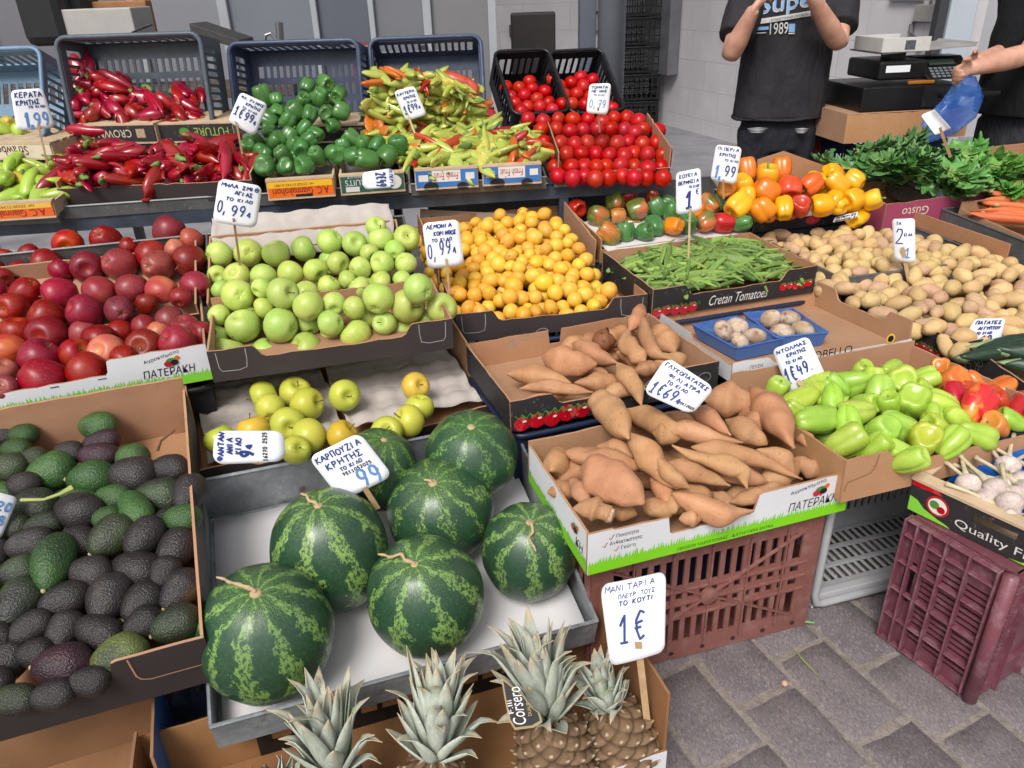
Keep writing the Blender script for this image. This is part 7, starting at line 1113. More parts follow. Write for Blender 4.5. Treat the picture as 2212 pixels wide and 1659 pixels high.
place('tomato_stack', 'tomato', 'tomato', 'tomato', 'tomatoes stacked in rows', 'the neat tomato stack', TO, SK['tomato'], up=-.5)
place('tomato_crate_a', 'tomato', 'tomato', 'tomato', 'tomatoes in the first black crate', 'the black crate by the chilies', TO, SK['tomato'], front='lowest', back='upper')
place('tomato_crate_b', 'tomato', 'tomato', 'tomato', 'tomatoes in the second black crate', 'the black crate by the column', TO, SK['tomato'], front='lowest', back='upper')
place('green_pepper', 'green_bell_pepper', 'bell', 'pepper', 'green bell peppers', 'the green bell pepper heap', {'.': 'green bell pepper'}, SK['bell'], 'bell', GREENSTEM, stem_p=.8)
place('mixed_pepper', 'bell_pepper', 'bell', 'pepper', 'streaked bell peppers', 'the streaked pepper box', {'.': 'bell pepper', 'g': 'green bell pepper', 'r': 'red bell pepper', 'o': 'orange bell pepper', 't': 'two coloured bell pepper'}, SK['bell'], 'bell', GREENSTEM, stem_p=.8)
place('orange_pepper', 'bell_pepper', 'bell', 'pepper', 'orange and yellow bell peppers', 'the orange pepper box', {'.': 'orange bell pepper', 'o': 'orange bell pepper', 'q': 'deep orange bell pepper', 'y': 'yellow bell pepper', 'r': 'red bell pepper'}, SK['bell'], 'bell', GREENSTEM, stem_p=.5, up=.1)
place('pale_pepper', 'stuffing_pepper', 'pale', 'pepper', 'pale stuffing peppers', 'the pale pepper box', {'.': 'pale green pepper', 'y': 'yellow green pepper', 'o': 'orange pepper', 'r': 'red pepper', 'q': 'half red pepper'}, SK['pale'], 'bell', GREENSTEM)
place('red_long_pepper', 'long_red_pepper', 'florina', 'pepper', 'long red peppers in the front box', 'the black long pepper box', {'.': 'long red pepper'}, SK['florina'], 'long', GREENSTEM, True)
place('red_crate_pepper', 'long_red_pepper', 'florina', 'pepper', 'long red peppers in the propped crate', 'the propped grey crate', {'.': 'long red pepper'}, SK['florina'], 'long', GREENSTEM, True, bury=.2, front='lowest', back='upper')
HO = {'.': 'light green horn pepper', 'y': 'yellowish horn pepper'}
place('horn_pepper', 'horn_pepper', 'horn', 'pepper', 'horn peppers at the end of the rear table', 'the horn pepper heap', HO, SK['horn'], 'long', GREENSTEM, True)
place('horn_crate_pepper', 'horn_pepper', 'bell', 'pepper', 'horn peppers in the pale blue crate', 'the pale blue crate', HO, SK['horn'], 'bell', GREENSTEM)
CH = {'.': 'pale green chili', 'y': 'yellow chili', 'o': 'orange chili', 'r': 'red chili'}
place('chili_front', 'chili_pepper', 'chili', 'chili', 'chilies on the blue boxes', 'the chili heap above the blue boxes', CH, SK['chili'], 'chili', GREENSTEM, True, unique=False)
place('chili_rear', 'chili_pepper', 'chili', 'chili', 'chilies spilling from the blue crate', 'the chilies spilling from the blue crate', CH, SK['chili'], 'chili', GREENSTEM, True, unique=False, front='lower', back='upper')
place('broad_bean', 'broad_bean', 'bean', 'bean', 'broad beans', 'the broad bean box', {'.': 'green broad bean', 'd': 'dark spotted broad bean', 'y': 'light green broad bean'}, SK['bean'], None, None, True, unique=False)
PO = {'.': 'yellow potato', 'p': 'pinkish brown potato'}
place('potato_front', 'potato', 'potato', 'potato', 'potatoes in the front box', 'the front potato box', PO, SK['potato'], None, None, True, unique=False)
place('potato_rear', 'potato', 'potato', 'potato', 'potatoes in the rear tray', 'the rear potato tray', PO, SK['potato'], None, None, True, unique=False)
place('carrot', 'carrot', 'carrot', 'carrot', 'carrots laid side by side', 'the carrot box', {'.': 'orange carrot'}, SK['carrot'], 'carrot', PALESTEM, True, bury=0)
place('zucchini', 'zucchini', 'zucchini', 'zucchini', 'zucchini in the charcoal box', 'the charcoal box', {'.': 'dark green zucchini'}, SK['zucchini'], 'zuc', plain('zucchini_stem', '#8fa276', .6, .1, 5), True, bury=0)
# ---- garlic: bulb, stalk and roots
def garlic():
    rs = np.random.default_rng(5); V, F = sphere(30, 18); th = np.arctan2(V[:, 1], V[:, 0]); z = V[:, 2]; radial = np.hypot(V[:, 0], V[:, 1])
    r = .5*radial*(1-.06+.06*np.abs(np.cos(4*th+.4)))*(1-.18*np.clip(z, 0, 1)); zz = .42*z+(z > 0)*.22*np.exp(-(radial/.35)**2)
    b = mk('garlic_bulb', np.c_[r*np.cos(th), r*np.sin(th), zz], F)
    s = MB(); s.tube([(0, 0, .45), (.02, 0, .8), (.05, .02, 1.4), (.02, .05, 2.0), (0, .05, 2.25)], [.17, .10, .075, .085, .12], 9); st = s.mesh('stalk', KRAFT, True)
    k = MB()
    for i in range(14): a = i*.45; k.tube([(.05*math.cos(a), .05*math.sin(a), -.38), (.12*math.cos(a), .12*math.sin(a), -.48), (.2*math.cos(a), .2*math.sin(a), -.52)], .012, 4)
    return b, st, k.mesh('root', KRAFT)
gb, gs, gr = garlic(); GM = fruit('garlic_skin', '#cfc3b8', '#bda5a2', 2, .4, .7, .5, ('#a0808a', 6, .6, .7, .5), (10, .2), .08, .005, .3, stretch=(4, 4, .8)); GS = plain('garlic_stalk', '#cdbf9f', .6, .12, 4)
A = np.array(PILES['garlic'], float).reshape(-1, 8); f = BX['garlic']; B = A[:10].copy()
for i in range(10): B[i, :3] = P(f, .20+.06*(i % 4)+.01*i, .10+.075*(i//4), .085)*1000; B[i, 3] += 40*i
A = np.r_[A, B]
for i, (x, y, z, az, el, L, w, code) in enumerate(A):
    az, el = math.radians(az), math.radians(max(el, 8)); a = np.array((math.cos(el)*math.cos(az), math.cos(el)*math.sin(az), math.sin(el)))
    o = bpy.data.objects.new('garlic', gb); COL.objects.link(o); o.location = np.array((x, y, z))/1000-a*L/2000; o.rotation_mode = 'QUATERNION'; o.rotation_quaternion = zquat(a, i*1.3); o.scale = (.055,)*3
    for nm, me, mt in (('stalk', gs, GS), ('root', gr, GS)):
        c = bpy.data.objects.new(nm, me); COL.objects.link(c); c.parent = o; c.material_slots[0].link = 'OBJECT'; c.material_slots[0].material = mt
    o.material_slots[0].link = 'OBJECT'; o.material_slots[0].material = GM
    X, Y = proj(o.location); tag(o, 'dried garlic head with pale stalk '+('in the near corner of the wooden crate' if i < 14 else 'farther along on the blue plastic'), 'garlic', 'garlic heads in the near corner' if i < 14 else 'garlic heads farther along')
# ---- sweet potatoes, each with its own shape
SWM = [fruit('sweet_potato_skin', '#bf906a', '#ae7d58', 12, .35, .7, .62, ('#74482f', 150, .66, .73, .7), (60, .7), .1, .008, .25, dust=('#8a5f45', 16, .5)),
       fruit('dark_sweet_potato_skin', '#8f5f40', '#7a4b32', 12, .35, .7, .62, ('#4a2c1e', 40, .58, .68, .8), (60, .7), .1, .008, .25, dust=('#5d3c2a', 16, .6)),
       fruit('bruised_sweet_potato_skin', '#bf906a', '#ae7d58', 12, .35, .7, .62, ('#3a2620', 9, .66, .72, .85), (60, .7), .08, .008, .25, dust=('#8a5f45', 16, .5)),
       fruit('cut_sweet_potato_skin', '#b68a6a', '#a67858', 12, .35, .7, .62, ('#74482f', 150, .66, .73, .7), (60, .7), .1, .008, .25)]
CUTM = fruit('cut_flesh', '#c3a58c', '#8e6d55', 90, .4, .65, .8)
def sweet(i, row):
    rs = np.random.default_rng(300+i); r = row[0]/1000; lk = row[1]; p = np.array(row[2:], float).reshape(-1, 3)/1000; k = 26
    if len(p) == 2: p = np.array([p[0], (p[0]+p[1])/2+[0, .0, .0], p[1]])
    if np.linalg.norm(p[-1]-p[0]) < r: p = np.array([p[0], p[0]+[.02, .06, -.02], p[0]+[.03, .11, -.03]])
    s = np.linspace(0, 1, len(p)); t = np.linspace(0, 1, k)
    q = np.c_[[np.interp(t, s, p[:, j]) for j in range(3)]].T
    for _ in range(5): q[1:-1] = (q[:-2]+2*q[1:-1]+q[2:])/4
    kind = rs.integers(3); wst = rs.uniform(.35, .6) if len(row) > 9 else .45
    prof = np.where(t < wst, np.sin(np.pi/2*np.clip(t/wst, 0, 1))**.74, np.cos(np.pi/2*np.clip((t-wst)/(1-wst), 0, 1))**(.74 if kind else 1.05))
    prof = prof*(1+.09*np.sin(t*9+rs.random()*6)+.06*np.sin(t*19+rs.random()*6)); prof = np.maximum(prof, .10)
    if lk == 3: prof = np.where(t > .7, np.maximum(prof, .72), prof)
    th = np.linspace(0, 2*np.pi, 20, endpoint=False); mb = MB(); mb.tube(q, prof*r, 20, lob=(.06, 3, rs.random()*6))
    V = np.concatenate(mb.v); kk = rs.normal(size=(5, 3))*40; V = V+sum(np.sin(V@kk[j]+j)[:, None]*rs.normal(0, .0011, 3) for j in range(5)); mb.v = [V]
    o = mb.build('sweet_potato', [SWM[lk]], smooth=True)
    mb2 = MB()
    if lk == 3: T = nrm(q[-1]-q[-3]); mb2.tube([q[-1]-T*.004, q[-1]+T*.008], [r*.70, r*.62], 18); mb2.build('cut_end', CUTM, o)
    rear = i >= len(SWEET)-SW_REAR
    return o, rear, proj(q.mean(0)), r, np.linalg.norm(q[-1]-q[0]), lk
SW_REAR = 16
lst = [sweet(i, row) for i, row in enumerate(SWEET)]
for key, n_, z0 in (('sweetF', 26, .042), ('sweetB', 8, .03)):                            # more of them at the bottom of the boxes
    f = BX[key]; rs = np.random.default_rng(9)
    for i in range(n_):
        c = P(f, rs.uniform(.09, f['w']-.09) if key == 'sweetF' else rs.uniform(.3, f['w']-.09), rs.uniform(.06, f['d']-.06), z0+.03*(i % 2)); a = rs.normal(0, .5); d = f['U']*math.cos(a)*.07+f['V']*math.sin(a)*.07
        row = [int(rs.uniform(24, 36)), 0]+[float(v)*1000 for p in (c-d, c+[0, 0, .005], c+d) for v in p]; o = sweet(900+i, row)[0]
        tag(o, 'sweet potato half buried under the others in the '+('white box' if key == 'sweetF' else 'rear box'), 'sweet potato', 'sweet potatoes buried in the '+key.replace('sweetF', 'white box').replace('sweetB', 'rear box'))
for rear in (False, True):
    l = sorted([t for t in lst if t[1] == rear], key=lambda t: t[2][1]); n = len(l); rws = 4 if not rear else 3
    for k in range(rws):
        part = sorted(l[k*n//rws:(k+1)*n//rws], key=lambda t: t[2][0])
        for i, t in enumerate(part):
            size = 'thick' if t[3] > .045 else ('slim' if t[3] < .026 else 'tapering'); sk = ['pale brown', 'dark brown', 'dark bruised', 'cut ended'][t[5]]
            rn = (['rearmost row', 'second row from back', 'second row from front', 'front row'] if rws == 4 else ['rearmost row', 'middle row', 'front row'])[k]
            tag(t[0], f"{size} {sk} sweet potato, {ORD[i]} from left, {rn} of the {'rear' if rear else 'white'} box", 'sweet potato', 'sweet potatoes in the rear box' if rear else 'sweet potatoes in the white box')
# ---- watermelons
def melon_mat(name, nstripe, light='#8aa84a', width=.25, dark='#27432f', seed=0.0, mott=.52):
    m = NT(name); g = m.n('ShaderNodeTexCoord').outputs['Object']; s = m.n('ShaderNodeSeparateXYZ', Vector=g)
    v = m.coords(True)
    ang = m.math('ARCTAN2', s.outputs[1], s.outputs[0]); d1 = m.noise(v, 5, 4, .6); d2 = m.noise(v, 22, 4, .7)
    ang = m.math('ADD', ang, m.math('MULTIPLY', m.math('SUBTRACT', d1, .5), 1.0)); ang = m.math('ADD', ang, m.math('MULTIPLY', m.math('SUBTRACT', d2, .5), .42))
    c = m.math('COSINE', m.math('MULTIPLY', ang, float(nstripe))); c = m.math('ADD', c, m.math('MULTIPLY', m.math('SUBTRACT', m.noise(v, 3.6, 4), .5), 1.5))
    stripe = m.ramp(c, .62-width, .88-width)
    st = m.n('ShaderNodeVectorMath', _operation='MULTIPLY', i0=v, i1=(1, 1, .45)).outputs[0]
    stripe = m.math('MULTIPLY', stripe, m.ramp(m.noise(st, 42, 6, .8), mott-.03, mott+.03))
    fine = m.math('COSINE', m.math('MULTIPLY', ang, nstripe*7.0)); rad = m.math('ADD', m.math('POWER', s.outputs[0], 2.0), m.math('POWER', s.outputs[1], 2.0))
    top = m.math('MULTIPLY', m.ramp(rad, .10, .01), m.ramp(fine, .35, .7)); stripe = m.math('MAXIMUM', stripe, m.math('MULTIPLY', top, .75))
    base = m.mix(m.ramp(m.noise(v, 40, 5, .75), .46, .72), lin(dark), lin('#39603a'))
    col = m.mix(stripe, base, lin(light))
    col = m.mix(m.math('MULTIPLY', m.ramp(m.noise(v, 2.2, 3), .45, .75), .35), col, lin('#3a4b45'))
    col = m.mix(m.math('MULTIPLY', m.ramp(m.noise(v, 70, 3, .6), .68, .73), .5), col, lin('#a9b58a'))
    m.bump(m.noise(v, 5, 3), .10, .004)
    return m.out(col, m.math('ADD', m.math('MULTIPLY', m.noise(v, 6, 5, .7), .22), .22), .5)
MEL = [((-.506, 1.147, .322), .132, .146, 'front left', (.08, -.25), 10, .30, '#7a9c50', .2, ('largest striped watermelon with a long curled stalk, nearest the avocados')),
       ((-.415, 1.352, .356), .128, .146, 'second', (-.02, -.15), 8, .33, '#82a254', -.3, 'broadly striped watermelon behind the two with curled stalks'),
       ((-.181, 1.488, .356), .126, .124, 'third', (-.05, -.42), 10, .22, '#7f9f4c', .1, 'watermelon with a round pale stem scar in the middle of the tray'),
       ((-.198, 1.245, .312), .124, .138, 'fourth', (-.07, -.35), 8, .27, '#7fa053', .9, 'watermelon with a wavy dry stalk behind the middle pineapple'),
       ((.026, 1.382, .309), .109, .121, 'right', (.02, -.32), 9, .27, '#7f9f54', .4, 'smaller striped watermelon against the tray wall below the sweet potatoes'),
       ((-.106, 1.600, .434), .113, .114, 'back', (.06, -.35), 9, .12, '#6f9648', 0, 'darkest watermelon at the back of the tray beside the yellow apples'),
       ((-.333, 1.566, .424), .096, .107, 'hidden', (.3, -.2), 9, .2, '#7d9c4a', 0, 'watermelon half hidden behind its price card')]
def melon(i, c, rx, rz, lean, nstripe, wd, light, curl, label):
    rs = np.random.default_rng(400+i); V, F = sphere(48, 36); th = np.arctan2(V[:, 1], V[:, 0]); z = V[:, 2].copy(); radial = np.hypot(V[:, 0], V[:, 1])
    V = V*[1, 1, 1.0]; V[:, 2] -= np.sign(z)*.05*np.exp(-(radial/.16)**2); V = wob(V, .02, 2.0, rs); V *= (1+.008*np.cos(nstripe*th)*radial)[:, None]
    mb = MB(); mb.add(V*.5, F); o = mb.build('watermelon', melon_mat('melon_rind', nstripe, light, wd, mott=.515-.03*(wd > .25)), smooth=True)
    o.location = c; o.scale = (2*rx, 2*rx, 2*rz); o.rotation_mode = 'QUATERNION'; o.rotation_quaternion = zquat(nrm((lean[0], lean[1], 1)), 1.1*i+.3)
    s = MB(); s.tube([(0, 0, .462), (0, 0, .482)], [.055, .035], 12)
    if curl: 
        q = [(0, 0, .475), (.02, .0, .50), (.07, .02, .515), (.14, .03*math.sin(curl*5), .50), (.20, .05*math.sin(curl*9), .505), (.27, .03, .47), (.33, .05, .47)]
        q = q[:3] if abs(curl) < .15 else (q[:5] if curl < 0 else q)
        a = 2.6-1.1*i-.3 if curl != .4 else 0; rt = np.array([[math.cos(a), -math.sin(a), 0], [math.sin(a), math.cos(a), 0], [0, 0, 1]])
        q = np.array(q)@rt.T; t = np.linspace(0, 1, len(q)); t2 = np.linspace(0, 1, 18); q = np.c_[[np.interp(t2, t, q[:, j]) for j in range(3)]].T
        s.tube(q, np.linspace(.019, .009, 18)*(1+.2*np.sin(t2*30)), 8)
    s.build('stalk', plain('dry_stalk', '#c0a680', .7, .15, 12, bump=.2), o, True)
    return tag(o, label, 'watermelon', 'watermelons in the galvanised tray')
for i, (c, rx, rz, _n, lean, nstripe, wd, light, curl, label) in enumerate(MEL): melon(i, c, rx, rz, lean, nstripe, wd, light, curl, label)
# ---- pineapples: body with eyes, crown of leaves
def eye_mat():
    m = NT('pineapple_skin'); v = m.coords(True); at = m.n('ShaderNodeAttribute'); at.attribute_name = 'eye'; e = at.outputs['Fac']
    col = m.mix(m.ramp(m.noise(v, 14, 4, .6), .35, .7), lin('#7a6148'), lin('#66503c'))
    col = m.mix(m.ramp(e, .35, .0), col, lin('#4a3626')); col = m.mix(m.ramp(e, .62, .9), col, lin('#b9a68c')); 
    col = m.mix(m.math('MULTIPLY', m.ramp(m.noise(v, 40, 4, .7), .55, .7), .5), col, lin('#9a7f63'))
    m.bump(m.noise(v, 50, 3), .3, .003); return m.out(col, .65, .3)
EYE = eye_mat()
def leaf_mat():
    m = NT('pineapple_leaf'); v = m.coords(True); at = m.n('ShaderNodeAttribute'); at.attribute_name = 'along'; e = at.outputs['Fac']
    st = m.n('ShaderNodeVectorMath', _operation='MULTIPLY', i0=v, i1=(3, 3, .6)).outputs[0]
    col = m.mix(m.ramp(m.noise(st, 60, 5, .7), .35, .65), lin('#a3ab9d'), lin('#c2c6ba'))
    col = m.mix(m.math('MULTIPLY', m.ramp(m.noise(v, 26, 4, .6), .52, .66), .6), col, lin('#8c9f7e'))
    col = m.mix(m.ramp(m.math('ADD', e, m.math('MULTIPLY', m.math('SUBTRACT', m.noise(v, 30, 3), .5), .5)), .70, 1.0), col, lin('#b3a182'))
    col = m.mix(m.math('MULTIPLY', m.ramp(m.noise(st, 90, 4, .7), .62, .7), .5), col, lin('#6f6f66'))
    return m.out(col, .55, .35)
LEAF = leaf_mat()
def pineapple(i, base, tip, rbody, hbody, lcrown, label, n=44, spread=1.0):
    rs = np.random.default_rng(500+i); base, tip = np.array(base), np.array(tip); T = nrm(tip-base)
    r = empty('pineapple', base-T*hbody); tag(r, label, 'pineapple', 'pineapples in the tall box'); r.rotation_mode = 'QUATERNION'; r.rotation_quaternion = zquat(T, i*1.7)
    nu, nv = 150, 84; th = np.linspace(0, 2*np.pi, nu, endpoint=False); t = np.linspace(0, 1, nv); TH, TT = np.meshgrid(th, t)
    a = 8*TH/(2*np.pi)+6.2*TT; b = 8*TH/(2*np.pi)-6.2*TT; fa = a-np.floor(a)-.5; fb = b-np.floor(b)-.5
    e = (1-(2*np.abs(fa))**3)*(1-(2*np.abs(fb))**3); sp = np.exp(-((fa-.05)**2+(fb+.05)**2)/.006)
    prof = rbody*(np.clip(1-(2*TT-1)**4, 0, 1)**.5)*(.92+.12*np.sin(np.pi*TT)); R_ = prof*(1+.17*(e-.6))+.011*sp*np.sin(np.pi*TT)
    V = np.c_[(R_*np.cos(TH)).ravel(), (R_*np.sin(TH)).ravel(), (TT*hbody+.004*sp).ravel()]
    F = [(j*nu+k, j*nu+(k+1) % nu, (j+1)*nu+(k+1) % nu, (j+1)*nu+k) for j in range(nv-1) for k in range(nu)]
    mb = MB(); mb.add(V, F); o = mb.build('body', EYE, r, True); at = o.data.attributes.new('eye', 'FLOAT', 'POINT'); at.data.foreach_set('value', np.clip(e*.62+sp*.6, 0, 1).ravel())
    mb = MB(); al = []
    for k in range(n):
        f = k/(n-1); ph = k*2.39996+rs.normal(0, .15); el = math.radians(42+45*f**.6+rs.normal(0, 5)); L = lcrown*(.30+.62*math.sin(math.pi*(.10+.62*f)))*rs.uniform(.72, 1.0)*spread; w0 = (.0165+.006*rs.random())*(lcrown/.2)**.5
        z0 = hbody-.006+.055*f*lcrown/.2; d = np.array([math.cos(ph)*math.cos(el), math.sin(ph)*math.cos(el), math.sin(el)]); side = np.array([-math.sin(ph), math.cos(ph), 0]); up = np.cross(d, side); up = up if up[2] > 0 else -up
        droop = rs.uniform(-.05, .16)*(1.1-f); tw = rs.normal(0, .35); nn = 9; Vv = []
        curlt = rs.random() < .45
        for q in range(nn):
            s = q/(nn-1); w = w0*(.75+.45*s if s < .35 else .9*(1-((s-.35)/.65)**1.7)**.9+.0)+.0006
            rad = .012+.010*(1-f)
            c = np.array([math.cos(ph)*rad, math.sin(ph)*rad, z0])+d*L*s-np.array([0, 0, 1])*droop*L*s*s+side*tw*.05*s*s
            if curlt and s > .72: c = c-up*(s-.72)**1.4*L*.9-d*(s-.72)**1.5*L*.5+side*tw*(s-.72)*.08
            sd = side*math.cos(tw*s)+up*math.sin(tw*s)
            for x in (-1, -.5, 0, .5, 1): Vv.append(c+sd*w*x+up*w*.55*(x*x-.5)); al.append(s)
        mb.add(Vv, [(q*5+x, q*5+x+1, (q+1)*5+x+1, (q+1)*5+x) for q in range(nn-1) for x in range(4)])
    o = mb.build('crown', LEAF, r, True); at = o.data.attributes.new('along', 'FLOAT', 'POINT'); at.data.foreach_set('value', al)
    s = o.modifiers.new('thick', 'SOLIDIFY'); s.thickness = .0012
    return r
pineapple(0, atz(720, 1665, .20), atz(690, 1470, .38), .066, .17, .19, 'pineapple with a spiky grey crown nearest the avocado box', 40)
pineapple(1, atz(612, 1690, .12), atz(660, 1640, .16), .062, .16, .05, 'pineapple lying on its side with its brown body toward the avocados', 10)
pineapple(2, (-.165, .945, .205), (-.140, 1.05, .43), .068, .175, .20, 'middle pineapple with a tall crown in front of the watermelons', 46)
pineapple(3, atz(1182, 1550, .215), atz(1128, 1290, .46), .070, .175, .205, 'tallest crowned pineapple carrying a black label', 50)
pineapple(4, atz(1315, 1525, .19), atz(1268, 1400, .32), .070, .17, .12, 'short crowned pineapple below the mushroom price card', 38)
# label hanging on the pineapple crown
o_ = atz(1122, 1535, .36); n_ = nrm(np.array([0, 0, CAM_H])-o_); n_[2] *= .6; n_ = nrm(n_); lp = [atplane(*q, o_, n_) for q in [(1082, 1463), (1092, 1470), (1128, 1500), (1152, 1530), (1166, 1540), (1172, 1560), (1152, 1572), (1112, 1577), (1100, 1558), (1090, 1510)]]
mb = MB(); mb.prism(np.array(lp), -n_*.0012); lt = mb.build('product_tag', plain('tan_card', '#9b8560', .5, .08)); tag(lt, 'black and gold label tied to the tallest pineapple crown', 'label')
ce = np.mean(lp, 0); mb = MB(); mb.add([ce+(p-ce)*.88+n_*.0008 for p in lp], [tuple(range(len(lp)))]); mb.build('black_print', plain('label_black', '#16161a', .35), lt)
du = nrm(atplane(1112, 1480, o_, n_)-atplane(1128, 1568, o_, n_)); dv = np.cross(n_, du)
letter('Corsero', 'lettering', lt, WHITEINK, atplane(1138, 1564, o_, n_), du, dv, .062, .022, n_*.0016, .15); letter('F.lli', 'lettering', lt, WHITEINK, atplane(1110, 1540, o_, n_), du, dv, .022, .008, n_*.0016); letter('DUAUP', 'lettering', lt, plain('gold_ink', '#b39a5e', .5), atplane(1149, 1545, o_, n_), du, dv, .022, .006, n_*.0016)
# ---- mushrooms in blue punnets under film
FILM = NT('clear_film'); tr = FILM.n('ShaderNodeBsdfTransparent'); gl = FILM.n('ShaderNodeBsdfGlossy', Roughness=.12); mx = FILM.n('ShaderNodeMixShader', i0=.13); FILM.t.links.new(tr.outputs[0], mx.inputs[1]); FILM.t.links.new(gl.outputs[0], mx.inputs[2]); FILM.t.links.new(mx.outputs[0], FILM.t.nodes['Material Output'].inputs['Surface']); FILM = FILM.mat
BLUETRAY = plastic('blue_punnet', '#4675be', '#6a8ac4', .25, .3); MUSH = fruit('mushroom_skin', '#cdbba5', '#b08f6c', 1.6, .4, .65, .6, ('#8a6442', 4, .55, .68, .85), (10, .2), .1, .01, .25); MSTEM = plain('mushroom_stem', '#c9bba8', .6, .1, 5)
f = BX['mush']; cap = roundish(.66, 77, .05, 0, -.02)
for k, (a, b, yw, lab) in enumerate(((.075, .10, 4, 'nearer the sweet potatoes'), (.225, .13, -9, 'nearer the potatoes'))):
    fr_ = frame(P(f, a, b, .010), 16.5+yw, -3, .165, .225, .045); r = empty('mushroom_punnet', fr_['O']); tag(r, f'blue plastic mushroom punnet with torn clear film, {lab}', 'punnet', 'mushroom punnets')
    def build(nm, mb, mt, smooth=False):
        o = mb.build(nm, mt, r, smooth); o.location = -fr_['O']; return o
    mb = MB(); w, d, h = .165, .225, .045; mb.box(P(fr_, .012, .012, 0), fr_['U']*(w-.024), fr_['V']*(d-.024), fr_['N']*.002); build('base', mb, BLUETRAY)
    mb = MB()
    for p, q in (((0, 0), (w, 0)), ((w, 0), (w, d)), ((w, d), (0, d)), ((0, d), (0, 0))):
        s = lambda c: (w/2+(c[0]-w/2)*.86, d/2+(c[1]-d/2)*.89)
        mb.add([P(fr_, *s(p), .001), P(fr_, *s(q), .001), P(fr_, *q, h), P(fr_, *p, h)], [(0, 1, 2, 3)])
    o = build('side_wall', mb, BLUETRAY); sd_ = o.modifiers.new('t', 'SOLIDIFY'); sd_.thickness = .002
    mb = MB(); mb.tube([P(fr_, 0, 0, h), P(fr_, w, 0, h), P(fr_, w, d, h), P(fr_, 0, d, h), P(fr_, 0, 0, h)], .003, 6, cap=False); build('rim', mb, BLUETRAY)
    mb = MB(); n = 12; mb.add([P(fr_, w*i/(n-1), d*j/(n-1), h+.004+.016*math.sin(math.pi*i/(n-1))*math.sin(math.pi*j/(n-1))+.003*math.sin(i*2.3+j*1.7)) for j in range(n) for i in range(n)], [(j*n+i, j*n+i+1, (j+1)*n+i+1, (j+1)*n+i) for j in range(n-1) for i in range(n-1) if (i+j*3) % 13]); build('film', mb, FILM, True)
    for m_, (x, y) in enumerate(((.05, .06), (.115, .075), (.055, .16), (.118, .165))):
        o = bpy.data.objects.new('mushroom', cap); COL.objects.link(o); o.location = P(fr_, x+rng.normal(0, .006), y+rng.normal(0, .006), .032+.008*rng.random()); o.scale = (.066+.010*rng.random(),)*3; o.rotation_euler = (rng.normal(0, .5), rng.normal(0, .5), rng.random()*6)
        o.material_slots[0].link = 'OBJECT'; o.material_slots[0].material = MUSH; tag(o, f"brown spotted mushroom in the punnet {lab}, {['front left', 'front right', 'back left', 'back right'][m_]} one", 'mushroom', 'mushrooms in the punnets')
# ---- spinach bunches
def leafgrid(mb, o, d, side, L, w, cup, droop, rs, n=7):
    up = np.cross(d, side); V = []
    for q in range(n):
        s = q/(n-1); ww = w*math.sin(math.pi*min(.97, .06+.94*s)**.85)+.002; c = o+d*L*s+up*(cup*math.sin(s*3)-droop*s*s)*L
        for x in (-1, -.5, 0, .5, 1): V.append(c+side*ww*x+up*(ww*.35*(abs(x)**1.5)+rs.normal(0, .0022)+.006*math.sin(5*s+3*x)))
    mb.add(V, [(q*5+x, q*5+x+1, (q+1)*5+x+1, (q+1)*5+x) for q in range(n-1) for x in range(4)])
def bunch(seed, n=42, L0=.082, w0=.028):
    rs = np.random.default_rng(seed); lv, st = MB(), MB()
    for i in range(n):
        ph = rs.normal(0, .75); el = rs.uniform(-.1, .42); d = nrm([math.cos(ph)*math.cos(el), math.sin(ph)*math.cos(el), math.sin(el)]); ls = rs.uniform(.05, .13)
        p = d*ls*[1, 1, .7]; st.tube([(0, 0, 0), p*.5+[0, 0, .012], p], [.005, .004, .003], 5)
        d2 = nrm(d+rs.normal(0, .35, 3)+[0, 0, -.15]); sd = nrm(np.cross(d2, [rs.normal(0, .5), rs.normal(0, .5), 1])); leafgrid(lv, p, d2, sd, L0*rs.uniform(.7, 1.25), w0*rs.uniform(.7, 1.2), rs.uniform(-.1, .25), rs.uniform(0, .5), rs)
    rt = MB(); rt.ball((0, 0, 0), (.014, .011, .011), 10, 8); rt.tube([(0, 0, 0), (-.02, 0, -.002)], [.008, .003], 6)
    return lv.mesh('leaves', KRAFT, True), st.mesh('stalks', KRAFT, True), rt.mesh('root', KRAFT, True)
BUN = [bunch(600+i) for i in range(4)]
def leaf_skin(name, a, b):
    m = NT(name); v = m.coords(True); col = m.mix(m.ramp(m.noise(v, 22, 4, .6), .35, .7), lin(a), lin(b)); col = m.mix(m.math('MULTIPLY', m.ramp(m.noise(v, 90, 3), .58, .7), .35), col, lin('#8aa368'))
    m.bump(m.noise(v, 70, 3), .3, .002); m.p.inputs['Subsurface Weight'].default_value = 0; return m.out(m.vary(col, .2, .012, .1), .38, .45)
DKL, LTL = leaf_skin('dark_spinach_leaf', '#4a753e', '#5a874b'), leaf_skin('light_spinach_leaf', '#5a8f40', '#6c9e4c'); STK = plain('leaf_stalk', '#8aa85a', .5, .12, 20)
